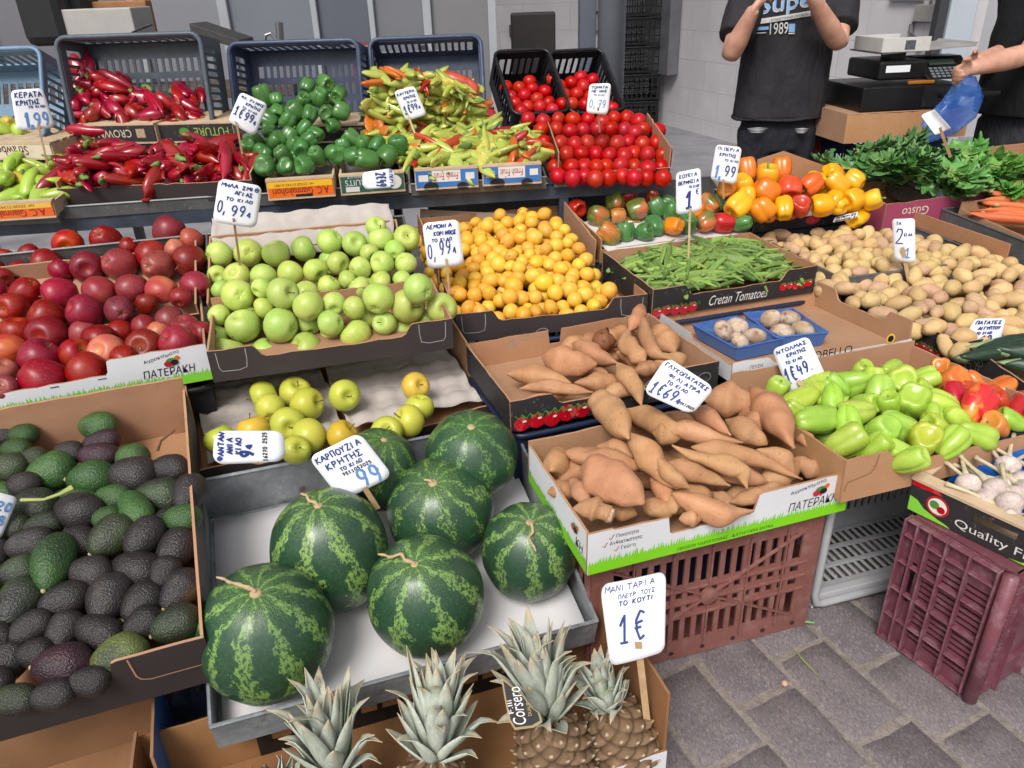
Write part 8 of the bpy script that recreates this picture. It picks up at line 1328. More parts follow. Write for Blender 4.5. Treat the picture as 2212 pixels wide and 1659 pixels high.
def spinach(n, corners, mat, word, where, seed):
    rs = np.random.default_rng(seed); l = []
    for i in range(n):
        u, v = rs.random(), (i+.5)/n; c = [np.array(q) for q in corners]; p = (1-u)*(1-v)*c[0]+u*(1-v)*c[1]+(1-u)*v*c[2]+u*v*c[3]
        lv, st, rt = BUN[rs.integers(4)]; r = empty('spinach_bunch', p+[0, 0, rs.normal(0, .012)]); r.rotation_euler = (rs.normal(0, .25), rs.normal(0, .25), rs.uniform(0, 6.28)); s = rs.uniform(.72, .95); r.scale = (s, s, s*.68)
        for nm, me, mt in (('leaves', lv, mat), ('stalks', st, STK), ('root', rt, plain('spinach_root', '#b59a78', .7) if 'spinach_root' not in bpy.data.materials else bpy.data.materials['spinach_root'])):
            o = bpy.data.objects.new(nm, me); COL.objects.link(o); o.parent = r; o.material_slots[0].link = 'OBJECT'; o.material_slots[0].material = mt
        l.append((proj(p), r))
    l.sort(key=lambda t: t[0][0])
    for i, (q, r) in enumerate(l): tag(r, f'{word} bunch of spinach with pale stalks, {ORD[i]} from left {where}', 'spinach', word+' spinach bunches')
spinach(19, [aty(1805, 372, 3.20), aty(2035, 385, 3.20), aty(1850, 325, 3.55), aty(2025, 315, 3.55)], DKL, 'dark green', 'below the scales', 5)
spinach(20, [aty(2010, 385, 3.12), aty(2260, 410, 3.05), aty(2005, 355, 3.4), aty(2260, 335, 3.4)], LTL, 'bright green', 'above the cream box', 6)
# loose bits: a leaf on the paving, a pebble, stray stalks in the avocado box
mb = MB(); mb.tube([atz(1998, 1398, .003)+[0, 0, .004], atz(2012, 1416, .003)+[0, 0, .006], atz(2024, 1443, .004)], [.001, .0035, .001], 6, flat=.4); mb = MB(); mb.tube([atz(1712, 1398, .005), atz(1735, 1425, .007), atz(1773, 1466, .005)], [.001, .003, .001], 6, flat=.5)
tag(mb.build('leaf', plain('dry_grass_green', '#8b9358', .6)), 'thin yellow green leaf lying in a joint of the paving', 'leaf')
mb = MB(); mb.ball(atz(1695, 1476, .008), (.008, .008, .007), 12, 8); tag(mb.build('pebble', plain('pink_pebble', '#c79a86', .5), smooth=True), 'small pinkish pebble on the paving beside the thin leaf', 'pebble')
mb = MB(); mb.tube([atz(1735, 1341, .006), atz(1760, 1345, .008)], [.006, .003], 6, flat=.4); tag(mb.build('leaf', LTL), 'short green leaf scrap at the foot of the grey crate', 'leaf')
AVB = PILES['avocado']; mb = MB(); mb.tube([atz(46, 1080, .535), atz(95, 1079, .54), atz(130, 1067, .545), atz(157, 1053, .55)], [.004, .003, .004, .007], 7); tag(mb.build('avocado_stalk', plain('fresh_stalk', '#a3ad62', .5)), 'curved yellow green stalk lying on top of the avocados', 'stalk')
mb = MB(); mb.tube([atz(341, 972, .52), atz(348, 952, .525), atz(378, 928, .54)], [.004, .003, .003], 6); tag(mb.build('avocado_stalk', BROWNSTEM), 'dark dry stalk against the back wall of the avocado box', 'stalk')
# ------------------------------------------------------------------ handwritten price cards
def G(*st): return [np.array(s, float) for s in st]
def arc(cx, cy, rx, ry, a0, a1, n=12): return [(cx+rx*math.cos(math.radians(a)), cy+ry*math.sin(math.radians(a))) for a in np.linspace(a0, a1, n)]
GL = {
 'Α': G([(0, 0), (.38, 1), (.72, 0)], [(.16, .36), (.58, .40)]), 'Γ': G([(.05, 0), (.08, 1), (.62, .97)]), 'Δ': G([(0, 0), (.36, 1), (.74, .02), (0, 0)]), 'Ε': G([(.6, 1), (.04, .96), (0, 0), (.6, .04)], [(.02, .5), (.46, .52)]),
 'Ζ': G([(0, 1), (.62, 1), (.02, 0), (.66, .04)]), 'Η': G([(.02, 1), (.05, 0)], [(.6, 1), (.58, 0)], [(.04, .5), (.58, .52)]), 'Θ': G(arc(.36, .5, .36, .5, 60, 420), [(.15, .5), (.55, .52)]), 'Ι': G([(.15, 1), (.12, 0)]),
 'Κ': G([(.05, 1), (.03, 0)], [(.58, 1), (.06, .48), (.62, 0)]), 'Λ': G([(0, 0), (.34, 1), (.68, 0)]), 'Μ': G([(0, 0), (.1, 1), (.4, .35), (.7, 1), (.8, 0)]), 'Ν': G([(.02, 0), (.05, 1), (.58, 0), (.6, 1)]), 'Ο': G(arc(.36, .5, .34, .48, 80, 440)),
 'Π': G([(.06, 0), (.05, .97)], [(0, .97), (.68, 1)], [(.6, .98), (.6, 0)]), 'Ρ': G([(.06, 0), (.05, 1)], [(.05, .98), (.45, .95), (.55, .75), (.4, .55), (.06, .5)]), 'Σ': G([(.6, .95), (.03, 1), (.36, .52), (0, .02), (.64, .04)]), 'Τ': G([(0, .97), (.7, 1)], [(.35, .98), (.33, 0)]),
 'Υ': G([(0, 1), (.3, .5), (.6, 1)], [(.3, .5), (.26, 0)]), 'Φ': G(arc(.38, .55, .34, .3, 0, 360), [(.38, 1), (.36, 0)]), 'Χ': G([(0, 1), (.6, 0)], [(.6, 1), (0, 0)]),
 '0': G(arc(.32, .5, .28, .5, 85, 445)), '1': G([(.05, .62), (.34, 1), (.30, 0)], [(.02, .0), (.56, .03)]), '2': G([(.04, .78), (.2, .98), (.45, .95), (.52, .72), (.3, .38), (.02, .02), (.6, .06)]), '3': G([(.05, .95), (.4, 1), (.5, .8), (.22, .55), (.5, .35), (.42, .05), (.02, .05)]),
 '4': G([(.12, 1), (.02, .42), (.58, .46)], [(.45, .75), (.42, 0)]), '5': G([(.55, 1), (.12, .97), (.06, .58), (.42, .6), (.54, .3), (.35, .02), (.02, .08)]), '6': G([(.45, 1), (.12, .6), (.04, .25), (.25, 0), (.5, .2), (.4, .48), (.08, .35)]), '7': G([(.0, .95), (.56, 1), (.25, 0)], [(.12, .5), (.48, .54)]),
 '8': G(arc(.3, .76, .22, .23, -90, 270)+arc(.3, .27, .27, .27, 90, -270)), '9': G(arc(.28, .72, .24, .27, 0, 360)+[(.5, .7), (.42, .3), (.22, 0)]), ',': G([(.16, .12), (.12, -.1), (.04, -.25)]), '.': G([(.1, .0), (.14, .08)]),
 '€': G([(.52, .85), (.3, 1), (.1, .7), (.1, .3), (.3, 0), (.54, .12)], [(0, .58), (.42, .6)], [(0, .42), (.38, .44)]), 'λ': G([(0, .1), (.22, .5), (.3, .0)]), '-': G([(.05, .5), (.5, .5)]), '|': G([(.2, 1), (.2, 0)]),
}
def price_card(corners, depth, lines, label, ink, stick=None, bow=.006, yawmix=.55, rot=0, stickd=None, bowdir=1, back=False, round_=.16, amp_top=0, wstick=.0035, group='handwritten price cards'):
    """corners = TL, TR, BR, BL as seen; depth = distance away; lines = (text, x0, x1, baseline, height, pen width, ink)"""
    cx = np.mean([c[0] for c in corners]); cy = np.mean([c[1] for c in corners]); o = aty(cx, cy, depth)
    n = nrm(np.array([0, 0, CAM_H])-o); n = nrm(n*[1, 1, yawmix]); Q = [atplane(*c, o, n) for c in corners]
    def at(s, t, lift=0):
        k = bow*bowdir*(1-(2*s-1)**2)*1.0-bow*bowdir*.5
        if amp_top and t > .8: k -= amp_top*((t-.8)/.2)**1.6*.03
        return (1-s)*t*Q[0]+s*t*Q[1]+s*(1-t)*Q[2]+(1-s)*(1-t)*Q[3]+n*(k+lift)
    asp = np.linalg.norm(Q[1]-Q[0])/np.linalg.norm(Q[0]-Q[3]); rx, ry = round_, round_*asp; B = []
    for ccx, ccy, a0 in ((1-rx, 1-ry, 0), (rx, 1-ry, 90), (rx, ry, 180), (1-rx, ry, 270)):
        for i in range(6): a = math.radians(a0+18*i); B.append((ccx+rx*math.cos(a), ccy+ry*math.sin(a)))
    full = []
    for i in range(len(B)):
        a, b = np.array(B[i]), np.array(B[(i+1) % len(B)]); m = max(1, int(np.linalg.norm(b-a)/.08))
        full += [a+(b-a)*j/m for j in range(m)]
    full = np.array(full); N_ = len(full); mb = MB(); V = []; rings = 5
    for layer_z in (0, -.0012):
        for k in range(1, rings+1): V += [at(*(.5+(q-.5)*k/rings), layer_z) for q in full]
        V.append(at(.5, .5, layer_z))
    H = rings*N_+1; F = []
    for sd in (0, 1):
        off = sd*H
        for j in range(N_):
            j2 = (j+1) % N_; tri = (off+H-1, off+j, off+j2); F.append(tri if not sd else tri[::-1])
            for k in range(rings-1):
                q = (off+k*N_+j, off+(k+1)*N_+j, off+(k+1)*N_+j2, off+k*N_+j2); F.append(q if not sd else q[::-1])
    e = (rings-1)*N_
    for j in range(N_): j2 = (j+1) % N_; F.append((e+j, H+e+j, H+e+j2, e+j2))
    mb.add(V, F); r = mb.build('price_card', PAPER, smooth=False); tag(r, label, 'price card', group)
    for p in r.data.polygons: p.use_smooth = len(p.vertices) > 0
    rs = random.Random(hash_(label)); L0 = 0
    for text, x0, x1, yb, hh, pw, ik in lines:
        mb = MB(); n_ = len(text); adv = (x1-x0)/max(1, n_); X = x0
        for ch in text:
            if ch in GL:
                gw = adv*.80/.7; yj = rs.uniform(-.06, .06)*hh
                for st in GL[ch]:
                    p = st.copy(); p = p+np.array([[rs.uniform(-.03, .03), rs.uniform(-.03, .03)] for _ in p])
                    d = []
                    for i in range(len(p)-1):
                        m = 4
                        for j in range(m): d.append(p[i]+(p[i+1]-p[i])*j/m)
                    d.append(p[-1]); d = np.array(d); sl = .08
                    st_ = np.c_[X+(d[:, 0]+sl*d[:, 1])*gw*(1 if ch != '1' else .9), yb+yj+d[:, 1]*hh]
                    if rot: st_ = np.c_[1-st_[:, 1], st_[:, 0]] if rot == 90 else np.c_[st_[:, 1], 1-st_[:, 0]]
                    P3 = np.array([at(a, b, .0009+.00004*(L0 % 20)) for a, b in st_]); L0 += 1
                    T = np.gradient(P3, axis=0); T /= np.linalg.norm(T, axis=1)[:, None]+1e-9; Nn = np.cross(T, n)*pw*.42
                    k = len(P3); mb.add(np.r_[P3+Nn, P3-Nn], [(k+i, k+i+1, i+1, i) for i in range(k-1)])
            X += adv
        if mb.n: mb.build('handwriting', ik or ink, r)
    if stick:
        a = atplane(*stick[0], o, n)+n*(.003+bow); b = aty(*stick[1], stickd or depth); dd = nrm(b-a); b = b+dd*.03
        mb = MB(); sd = nrm(np.cross(dd, n)); mb.box(a-sd*wstick, sd*2*wstick, n*.002, b-a); mb.build('stick', STICKW, r)
    return r
def hash_(s): return sum((i+1)*ord(c) for i, c in enumerate(s)) % 100003
def zc(reg, *pts):
    o = dict(A=(0, 0), B=(800, 0), C=(1660, 0), D=(0, 500), E=(800, 450), F=(1660, 450), G=(0, 950), H=(800, 950), I=(1660, 950), K=(800, 1320))[reg]
    return [((o[0]+x/2.45778)/1.157324, (o[1]+y/2.45778)/1.157324) for x, y in pts]
BI, LB = BLUEINK, LBLUEINK
def card(reg, quad, depth, lines, label, stick=None, **k): return price_card(zc(reg, *quad), depth, lines, label, BI, zc(reg, *stick) if stick else None, **k)
T_ = 'ΤΟ ΚΙΛΟ'
card('A', [(62, 555), (262, 540), (342, 785), (105, 805)], 2.92, [('ΚΕΡΑΤΑ', .10, .92, .80, .13, .0042, None), ('ΚΡΗΤΗΣ', .10, .80, .62, .12, .0042, None), (T_, .42, .90, .53, .06, .003, None), ('1,', .28, .52, .10, .36, .011, LB), ('99', .50, .96, .10, .32, .007, LB)], 'white price card reading 1,99 on a stick among the pale horn peppers', [(235, 760), (292, 1010)], stickd=2.93)
card('A', [(1478, 562), (1648, 640), (1565, 840), (1400, 745)], 3.0, [('ΦΛΩΡΙΝΗΣ', .08, .92, .84, .08, .003, None), ('ΚΡΗΤΗΣ', .32, .86, .70, .08, .003, None), (T_, .24, .78, .57, .06, .0026, None), ('1€', .06, .42, .28, .28, .005, None), ('99λ', .44, .95, .28, .24, .005, None), ('1,', .2, .4, .10, .0, .004, None)], 'tilted white price card reading 1€99 between red and green peppers', [(1452, 752), (1488, 945)], stickd=3.0)
card('D', [(1345, -135), (1612, -85), (1575, 175), (1305, 135)], 2.22, [('ΜΗΛΑ ΣΜΙΘ', .08, .94, .84, .085, .0036, None), ('ΑΓΙΑΣ', .40, .82, .70, .085, .0036, None), (T_, .22, .84, .55, .07, .0032, None), ('0,', .06, .34, .24, .26, .0045, None), ('99λ', .38, .92, .22, .24, .0045, None)], 'white price card reading 0,99 on a stick above the tilted green apples', [(1435, 110), (1475, 400)], stickd=2.28)
card('B', [(452, 562), (580, 526), (656, 705), (528, 745)], 3.22, [('ΚΑΥΤΕΡΗ', .08, .90, .82, .08, .0034, None), ('ΚΡΗΤΗΣ', .30, .88, .66, .08, .0034, None), (T_, .36, .82, .52, .06, .0026, None), ('1€', .10, .50, .22, .26, .0055, None), ('99λ', .48, .95, .26, .20, .005, None)], 'slanted white price card reading 1€99 standing in the chilies', [(540, 705), (600, 865)], stickd=3.15)
card('B', [(1655, 516), (1790, 510), (1768, 706), (1635, 694)], 3.12, [('ΤΟΜΑΤΑ', .12, .88, .84, .08, .003, None), ('ΛΕΩΝΗΣ', .14, .86, .72, .07, .003, None), (T_, .25, .75, .60, .05, .002, LB), ('0,79', .10, .90, .20, .26, .003, LB)], 'faded white price card reading 0,79 behind the tomato stack', [(1708, 660), (1716, 775)], stickd=3.15)
card('C', [(320, 886), (480, 905), (442, 1134), (283, 1104)], 2.92, [('ΠΙΠΕΡΙΑ', .10, .92, .86, .085, .0034, None), ('ΚΡΗΤΗΣ', .20, .86, .70, .085, .0034, None), (T_, .42, .96, .58, .055, .0026, None), ('1,', .16, .46, .12, .34, .0095, LB), ('99', .50, .96, .18, .28, .0055, None)], 'white price card reading 1,99 between streaked and orange peppers', [(365, 1100), (366, 1180)], stickd=2.92)
card('C', [(72, 1062), (226, 1030), (232, 1294), (75, 1322)], 2.62, [('ΚΟΥΚΙΑ', .14, .86, .84, .09, .0034, None), ('ΘΕΡΜΗΣΙΑ', .10, .92, .69, .08, .0034, None), (T_, .52, .92, .58, .055, .0026, None), ('1', .38, .80, .12, .40, .0095, None), ('€', .78, .95, .40, .14, .003, None)], 'white price card reading 1€ on a long stick in the broad beans', [(160, 1275), (152, 1538)], stickd=2.58)
card('E', [(626, 266), (852, 240), (886, 522), (664, 548)], 2.42, [('ΛΕΜΟΝΙΑ', .10, .80, .86, .085, .0042, None), ('ΚΟΡΙΝΘΟΣ', .28, .90, .70, .085, .004, None), (T_, .20, .76, .57, .07, .0036, None), ('0,', .05, .36, .22, .30, .0045, None), ('99λ', .38, .92, .28, .30, .005, None)], 'white price card reading 0,99 on a stick in the lemons', [(775, 480), (792, 662)], stickd=2.40)
card('F', [(1400, 240), (1542, 234), (1546, 512), (1412, 492)], 2.52, [('ΤΑ', .18, .42, .86, .07, .003, None), ('2', .12, .62, .40, .36, .0048, None), ('ΚΙΛΑ', .52, .88, .60, .07, .003, None), ('1', .5, .92, .10, .24, .006, LB)], 'white price card reading 2 kilos for 1 on a stick in the potatoes', [(1465, 410), (1502, 602)], stickd=2.50, bow=.012, wstick=.0065)
card('F', [(1908, 852), (2102, 850), (2060, 1010), (1810, 1030)], 2.04, [('ΠΑΤΑΤΕΣ', .12, .92, .80, .12, .0036, None), ('ΑΙΓΥΠΤΟΥ', .28, .92, .60, .11, .0036, None), (T_, .28, .72, .44, .09, .003, None), ('0,69', .10, .80, .04, .34, .005, None)], 'white price card reading 0,69 tucked low at the front of the potatoes')
card('F', [(662, 1042), (884, 958), (1004, 1225), (772, 1320)], 1.80, [('ΝΤΟΛΜΑΣ', .08, .92, .86, .075, .0034, None), ('ΚΡΗΤΗΣ', .30, .84, .73, .075, .0034, None), (T_, .20, .66, .60, .06, .003, None), ('1€', .06, .40, .22, .32, .005, None), ('49.', .42, .90, .30, .24, .005, None), ('62310052025', .30, .96, .13, .055, .002, INK), ], 'white price card reading 1€49 planted in the pale peppers', [(825, 1228), (962, 1425)], stickd=1.70, wstick=.005)
price_card([(1440, 770), (1545, 838), (1494, 896), (1388, 848)], 1.50, [('ΓΛΥΚΟΠΑΤΑΤΕΣ', .06, .94, .80, .10, .0032, None), ('ΦΙΛΙΑΤΡΑ', .22, .86, .62, .10, .0032, None), (T_, .26, .68, .46, .09, .003, None), ('1€69λ', .08, .74, .10, .30, .0048, None), ('20112025', .66, .97, .14, .07, .002, INK)], 'white price card reading 1€69 lying askew on the sweet potatoes', BI, yawmix=1.0)
card('G', [(1318, 312), (1745, 312), (1757, 500), (1305, 520)], 1.445, [('ΦΑΝΤΑΝ', .10, .98, .86, .08, .004, None), ('ΑΝΙΑ', .3, .8, .74, .08, .004, None), ('ΚΙΛΟ', .3, .8, .62, .08, .004, None), ('9λ', .2, .7, .46, .18, .008, None), ('16270 2525', .05, .98, .26, .06, .0025, INK)], 'white price card turned on its side in front of the yellow apples', rot=90, bow=.003)
price_card([(665, 988), (776, 934), (849, 1028), (738, 1082)], 1.44, [('ΚΑΡΠΟΥΖΙΑ', .06, .92, .80, .12, .0036, None), ('ΚΡΗΤΗΣ', .14, .84, .62, .12, .0036, None), (T_, .32, .74, .50, .07, .0028, None), ('7511052025', .30, .86, .40, .06, .0024, INK), ('99', .48, .92, .04, .34, .007, LB)], 'large white price card reading 99 wedged behind the watermelons', BI, zc('H', (272, 655), (322, 738)), bow=.004, stickd=1.43, wstick=.006)
price_card([(1296, 1270), (1439, 1240), (1436, 1408), (1318, 1440)], 1.06, [('ΜΑΝΙΤΑΡΙΑ', .06, .84, .90, .06, .0022, None), ('ΠΛΕΥΡΩΤΟΥΣ', .26, .84, .81, .05, .002, None), ('ΤΟ ΚΟΥΤΙ', .26, .84, .72, .06, .0026, None), ('1€', .22, .74, .24, .36, .0055, None)], 'white price card reading 1€ on a wooden stake beside the pineapples', BI, zc('K', (1955, 690), (2022, 1290)), bow=.006, stickd=1.03, wstick=.0065, amp_top=.8, round_=.12)
card('B', [(255, 1060), (452, 1032), (466, 1150), (268, 1166)], 2.79, [('ΠΙΠΕΡΙΑ', .02, .98, .84, .10, .0032, None), ('2€49', .15, .95, .42, .30, .006, None)], 'white price card turned sideways at the lip of the green pepper tray', rot=-90, bow=.002)
price_card([(-40, 1052), (40, 1075), (2, 1166), (-60, 1150)], 1.30, [('20', .50, .98, .62, .20, .005, LB), ('8', .66, .9, .3, .2, .005, LB)], 'white price card cut off by the frame in the avocados', BI)
price_card(zc('C', (1050, 1335), (1195, 1300), (1182, 1338), (1035, 1368)), 2.93, [('ΠΙΠΕΡΙΕΣ', .10, .95, .55, .30, .003, INK), ('ΟΛΛΑΝΔΙΑ', .10, .95, .08, .30, .003, INK)], 'narrow grey strip of paper lettered on the rim of the orange pepper box', BI, bow=0, round_=.05)
sp = price_card(zc('C', (1578, 708), (1662, 672), (1768, 790), (1668, 832)), 3.05, [], 'blank curled white card seen from behind in the spinach', BI, zc('C', (1695, 780), (1748, 932)), stickd=3.05, bow=.02, bowdir=-1, wstick=.0055)
# ------------------------------------------------------------------ people
def skin_mat(name, a, b):
    m = NT(name); v = m.coords(True); col = m.mix(m.ramp(m.noise(v, 18, 4), .35, .7), lin(a), lin(b)); m.bump(m.noise(v, 120, 3), .1, .001)
    m.p.inputs['Subsurface Weight'].default_value = .12; m.p.inputs['Subsurface Radius'].default_value = (.012, .005, .003); m.p.inputs['Subsurface Scale'].default_value = .5
    return m.out(col, .5, .4)
SKIN = skin_mat('skin', '#d0a08a', '#bb8873'); HAIR = plain('dark_hair', '#1d1714', .5, .2, 60, bump=.4)
def cloth(name, a, b, sc=6):
    m = NT(name); v = m.coords(False); st = m.n('ShaderNodeVectorMath', _operation='MULTIPLY', i0=v, i1=(1.6, 1.6, .6)).outputs[0]
    n1 = m.noise(st, sc, 5, .6, .8); col = m.mix(m.ramp(n1, .35, .7), lin(a), lin(b)); m.bump(n1, .8, .03); return m.out(col, .85, .25)
def remesh(o, vox, it=6, disp=None):
    r = o.modifiers.new('join', 'REMESH'); r.mode = 'VOXEL'; r.voxel_size = vox; r.use_smooth_shade = True
    s = o.modifiers.new('smooth', 'SMOOTH'); s.iterations = it; s.factor = .5
    if disp:
        t = bpy.data.textures.new('folds', 'CLOUDS'); t.noise_scale = disp[1]; t.noise_depth = 2
        d = o.modifiers.new('folds', 'DISPLACE'); d.texture = t; d.strength = disp[0]
    return o
def limb(mb, pts, rad, seg=16, flat=1.0, up=None): mb.tube(pts, rad, seg, flat=flat, up=up)
def loft(mb, secs, seg=28):
    """stack of ellipses: (centre, half width vector, half depth vector)"""
    V = []; th = np.linspace(0, 2*np.pi, seg, endpoint=False)
    for c, a, b in secs: V.append(np.asarray(c)+np.outer(np.sign(np.cos(th))*np.abs(np.cos(th))**.85, a)+np.outer(np.sign(np.sin(th))*np.abs(np.sin(th))**.85, b))
    k = len(secs); V = np.concatenate(V+[[secs[0][0]], [secs[-1][0]]]); F = []
    for i in range(k-1):
        for j in range(seg): j2 = (j+1) % seg; F.append((i*seg+j, i*seg+j2, (i+1)*seg+j2, (i+1)*seg+j))
    for j in range(seg): j2 = (j+1) % seg; F.append((k*seg, j2, j)); F.append((k*seg+1, (k-1)*seg+j, (k-1)*seg+j2))
    mb.add(V, F)
def hand(mb, w, d, side, nrmv, curl, size=1.0):
    """palm and five fingers from wrist w along d; side points to the thumb, nrmv out of the back of the hand"""
    d, side, nrmv = nrm(d), nrm(side), nrm(nrmv); w = np.asarray(w); s = size
    limb(mb, [w-d*.02, w+d*.02*s, w+d*.055*s, w+d*.09*s], [.026, .030, .038*s, .036*s], 14, .55, nrmv)
    for i, (off, L) in enumerate(((.028, .072), (.009, .082), (-.010, .076), (-.028, .060))):
        p = w+d*.086*s+side*off*s; q = [p]; a = 0
        for k, f in enumerate((.45, .32, .23)):
            a += curl[i]*(.8, 1.1, .8)[k]; q.append(q[-1]+(d*math.cos(a)-nrmv*math.sin(a))*L*f*s)
        limb(mb, q, [.0098*s, .0092*s, .0085*s, .0068*s], 10)
    p = w+d*.025*s+side*.026*s; t1 = nrm(side*.75+d*.65-nrmv*.25); t2 = nrm(side*.2+d*.9-nrmv*.35)
    limb(mb, [p, p+t1*.038*s, p+t1*.038*s+t2*.032*s, p+t1*.038*s+t2*.056*s], [.015*s, .0125*s, .011*s, .008*s], 10)
def head(mb, c, fw, s=1.0):
    fw = nrm(fw); sd = np.cross(fw, [0, 0, 1]); up = np.cross(sd, fw); c = np.asarray(c)
    A = np.array([sd, fw, up]); mb.ball(c+up*.03, (.076*s, .095*s, .100*s), 24, 18, axes=A); mb.ball(c-up*.045+fw*.025, (.058*s, .066*s, .072*s), 20, 14, axes=A)
    mb.tube([c+fw*.088+up*.025, c+fw*.108-up*.01, c+fw*.090-up*.022], [.008, .014, .010], 10)
    for q in (-1, 1): mb.ball(c+sd*q*.077-fw*.005+up*.0, (.010, .020, .032), 10, 8, axes=A); mb.ball(c+sd*q*.03+fw*.085+up*.012, (.016, .008, .008), 10, 8, axes=A)
    mb.tube([c-sd*.022+fw*.086-up*.050, c+fw*.094-up*.049, c+sd*.022+fw*.086-up*.050], [.006, .009, .006], 8)
def eyes_hair(r, c, fw, beard=False):
    fw = nrm(fw); sd = np.cross(fw, [0, 0, 1]); up = np.cross(sd, fw); A = np.array([sd, fw, up])
    mb = MB(); mb.ball(c+up*.055-fw*.018, (.083, .098, .088), 24, 14, axes=A); mb.build('hair', HAIR, r, True)
    for q in (-1, 1):
        mb = MB(); mb.ball(c+sd*q*.03+fw*.089+up*.012, (.011, .007, .006), 12, 8, axes=A); mb.ball(c+sd*q*.03+fw*.0945+up*.012, (.005, .0025, .005), 10, 6, axes=A); mb.build('eye', plain('eye_dark', '#2a211d', .2), r, True)
# ---- man facing the stall, hands raised to his mouth
Ym = 4.1
m1 = empty('person', (1.42, Ym, 0)); tag(m1, 'man in a dark printed T-shirt and ripped black jeans, hands raised to his face', 'person')
def rel(mb, name, mt, smooth=True): o = mb.build(name, mt, m1, smooth); o.location = (-1.42, -Ym, 0); return o
X = lambda x, y, z: np.array([x, Ym+y, z])
hc = X(1.43, -.03, 1.60); fw = np.array([-.10, -1, -.18])
shL, shR = X(1.20, .02, 1.39), X(1.645, .02, 1.39)
elL, elR = aty(1577, 122, 3.93), aty(1812, 96, 3.93); wristA, wristB = aty(1628, 20, 3.82), aty(1752, -12, 3.80)
mb = MB(); head(mb, hc, fw); limb(mb, [X(1.43, .01, 1.34), X(1.43, .0, 1.46), hc-[0, 0, .05]], [.075, .058, .056], 18)
loft(mb, [(X(1.42, .03, .80), (.165, 0, 0), (0, .105, 0)), (X(1.42, .03, .95), (.16, 0, 0), (0, .10, 0)), (X(1.42, .03, 1.15), (.17, 0, 0), (0, .105, 0)), (X(1.425, .02, 1.30), (.19, 0, 0), (0, .10, 0)), (X(1.425, .02, 1.39), (.17, 0, 0), (0, .075, 0))])
for sh, el, wr in ((shL, elL, wristA), (shR, elR, wristB)):
    limb(mb, [sh, sh+(el-sh)*.5, el], [.060, .053, .042]); limb(mb, [el-(el-sh)*.02, el+(wr-el)*.10, el+(wr-el)*.35, el+(wr-el)*.75, wr], [.041, .046, .048, .036, .029])
mouth = hc+np.array([-.01, -.115, -.06])
dl = nrm(mouth+[-.07, 0, .0]-wristA); hand(mb, wristA, dl, nrm(np.array([.6, -.1, .5])), nrm(np.cross(dl, [.5, .2, .6])*-1), (.55, .6, .65, .75))
dr_ = nrm(mouth+[.06, 0, .02]-wristB); hand(mb, wristB, dr_, nrm(np.array([-.6, -.1, .5])), nrm(np.cross(dr_, [-.5, .2, .6])), (.45, .5, .6, .7))
for sx in (-.095, .095): limb(mb, [X(1.42+sx, .03, .82), X(1.42+sx*1.1, .0, .50), X(1.42+sx*1.15, .03, .12)], [.092, .06, .042])
for sx in (-.11, .11): loft(mb, [(X(1.42+sx, -.05, .02), (.045, 0, 0), (0, .12, 0)), (X(1.42+sx, -.03, .06), (.042, 0, 0), (0, .09, 0)), (X(1.42+sx, .02, .12), (.042, 0, 0), (0, .045, 0))], 16)
remesh(rel(mb, 'body', SKIN), .0065, 6)
def at_m1(fn, *a):
    before = set(m1.children); fn(*a)
    for o in m1.children:
        if o not in before: o.location = (-1.42, -Ym, 0)
at_m1(eyes_hair, m1, hc, fw)
SHIRT = cloth('charcoal_cotton', '#323034', '#2a282c')
mb = MB()
def shirt_front(x, z): 
    w = np.interp(z, [.83, 1.0, 1.2, 1.38], [.228, .222, .218, .20]); d = np.interp(z, [.83, 1.0, 1.2, 1.38], [.142, .138, .132, .10]); c = np.clip(abs(x-1.415)/w, 0, .99); return Ym+.02-d*(1-c**2.35)**.425
loft(mb, [(X(1.410, .02, .825), (.228, 0, 0), (0, .142, 0)), (X(1.412, .02, .90), (.225, 0, 0), (0, .140, 0)), (X(1.415, .02, 1.05), (.222, 0, 0), (0, .138, 0)), (X(1.417, .02, 1.20), (.218, 0, 0), (0, .132, 0)), (X(1.42, .02, 1.32), (.215, 0, 0), (0, .115, 0)), (X(1.425, .02, 1.40), (.19, 0, 0), (0, .095, 0)), (X(1.428, .015, 1.445), (.10, 0, 0), (0, .075, 0))], 36)
for sh, el in ((shL, elL), (shR, elR)): q = sh+(el-sh)*.70; limb(mb, [sh+[0, 0, .0], sh+(el-sh)*.3, q], [.085, .088, .084], 18)
remesh(rel(mb, 'tshirt', SHIRT), .009, 5, (.012, .11))
mb = MB(); mb.tube([X(1.410+.229*math.cos(a), .02+.143*math.sin(a), .826+.003*math.sin(5*a)) for a in np.linspace(0, 2*np.pi, 30)], .008, 8, cap=False); rel(mb, 'hem', SHIRT)
JEANS = cloth('black_denim', '#2a2b31', '#222328', 9)
mb = MB(); loft(mb, [(X(1.42, .03, .66), (.185, 0, 0), (0, .12, 0)), (X(1.42, .03, .74), (.19, 0, 0), (0, .125, 0)), (X(1.42, .03, .88), (.18, 0, 0), (0, .118, 0))])
for sx in (-.1, .1): limb(mb, [X(1.42+sx*.95, .03, .76), X(1.42+sx*1.06, .01, .46), X(1.42+sx*1.15, .03, .10)], [.108, .088, .075], 20)
remesh(rel(mb, 'jeans', JEANS), .010, 5, (.010, .08))
mb = MB()
for px, py, w_ in ((1637, 282, .052), (1733, 283, .036)):
    c = aty(px, py, Ym-.112)
    for k in range(4): mb.tube([c+[-w_*(1-.1*k), .006, .010-.006*k], c+[0, -.004, .013-.007*k], c+[w_*(1-.15*k), .006, .008-.006*k]], [.001, .0042, .001], 6, flat=.5)
rel(mb, 'rip', plain('white_thread', '#cfcfd2', .8, .08, 80))
mb = MB()
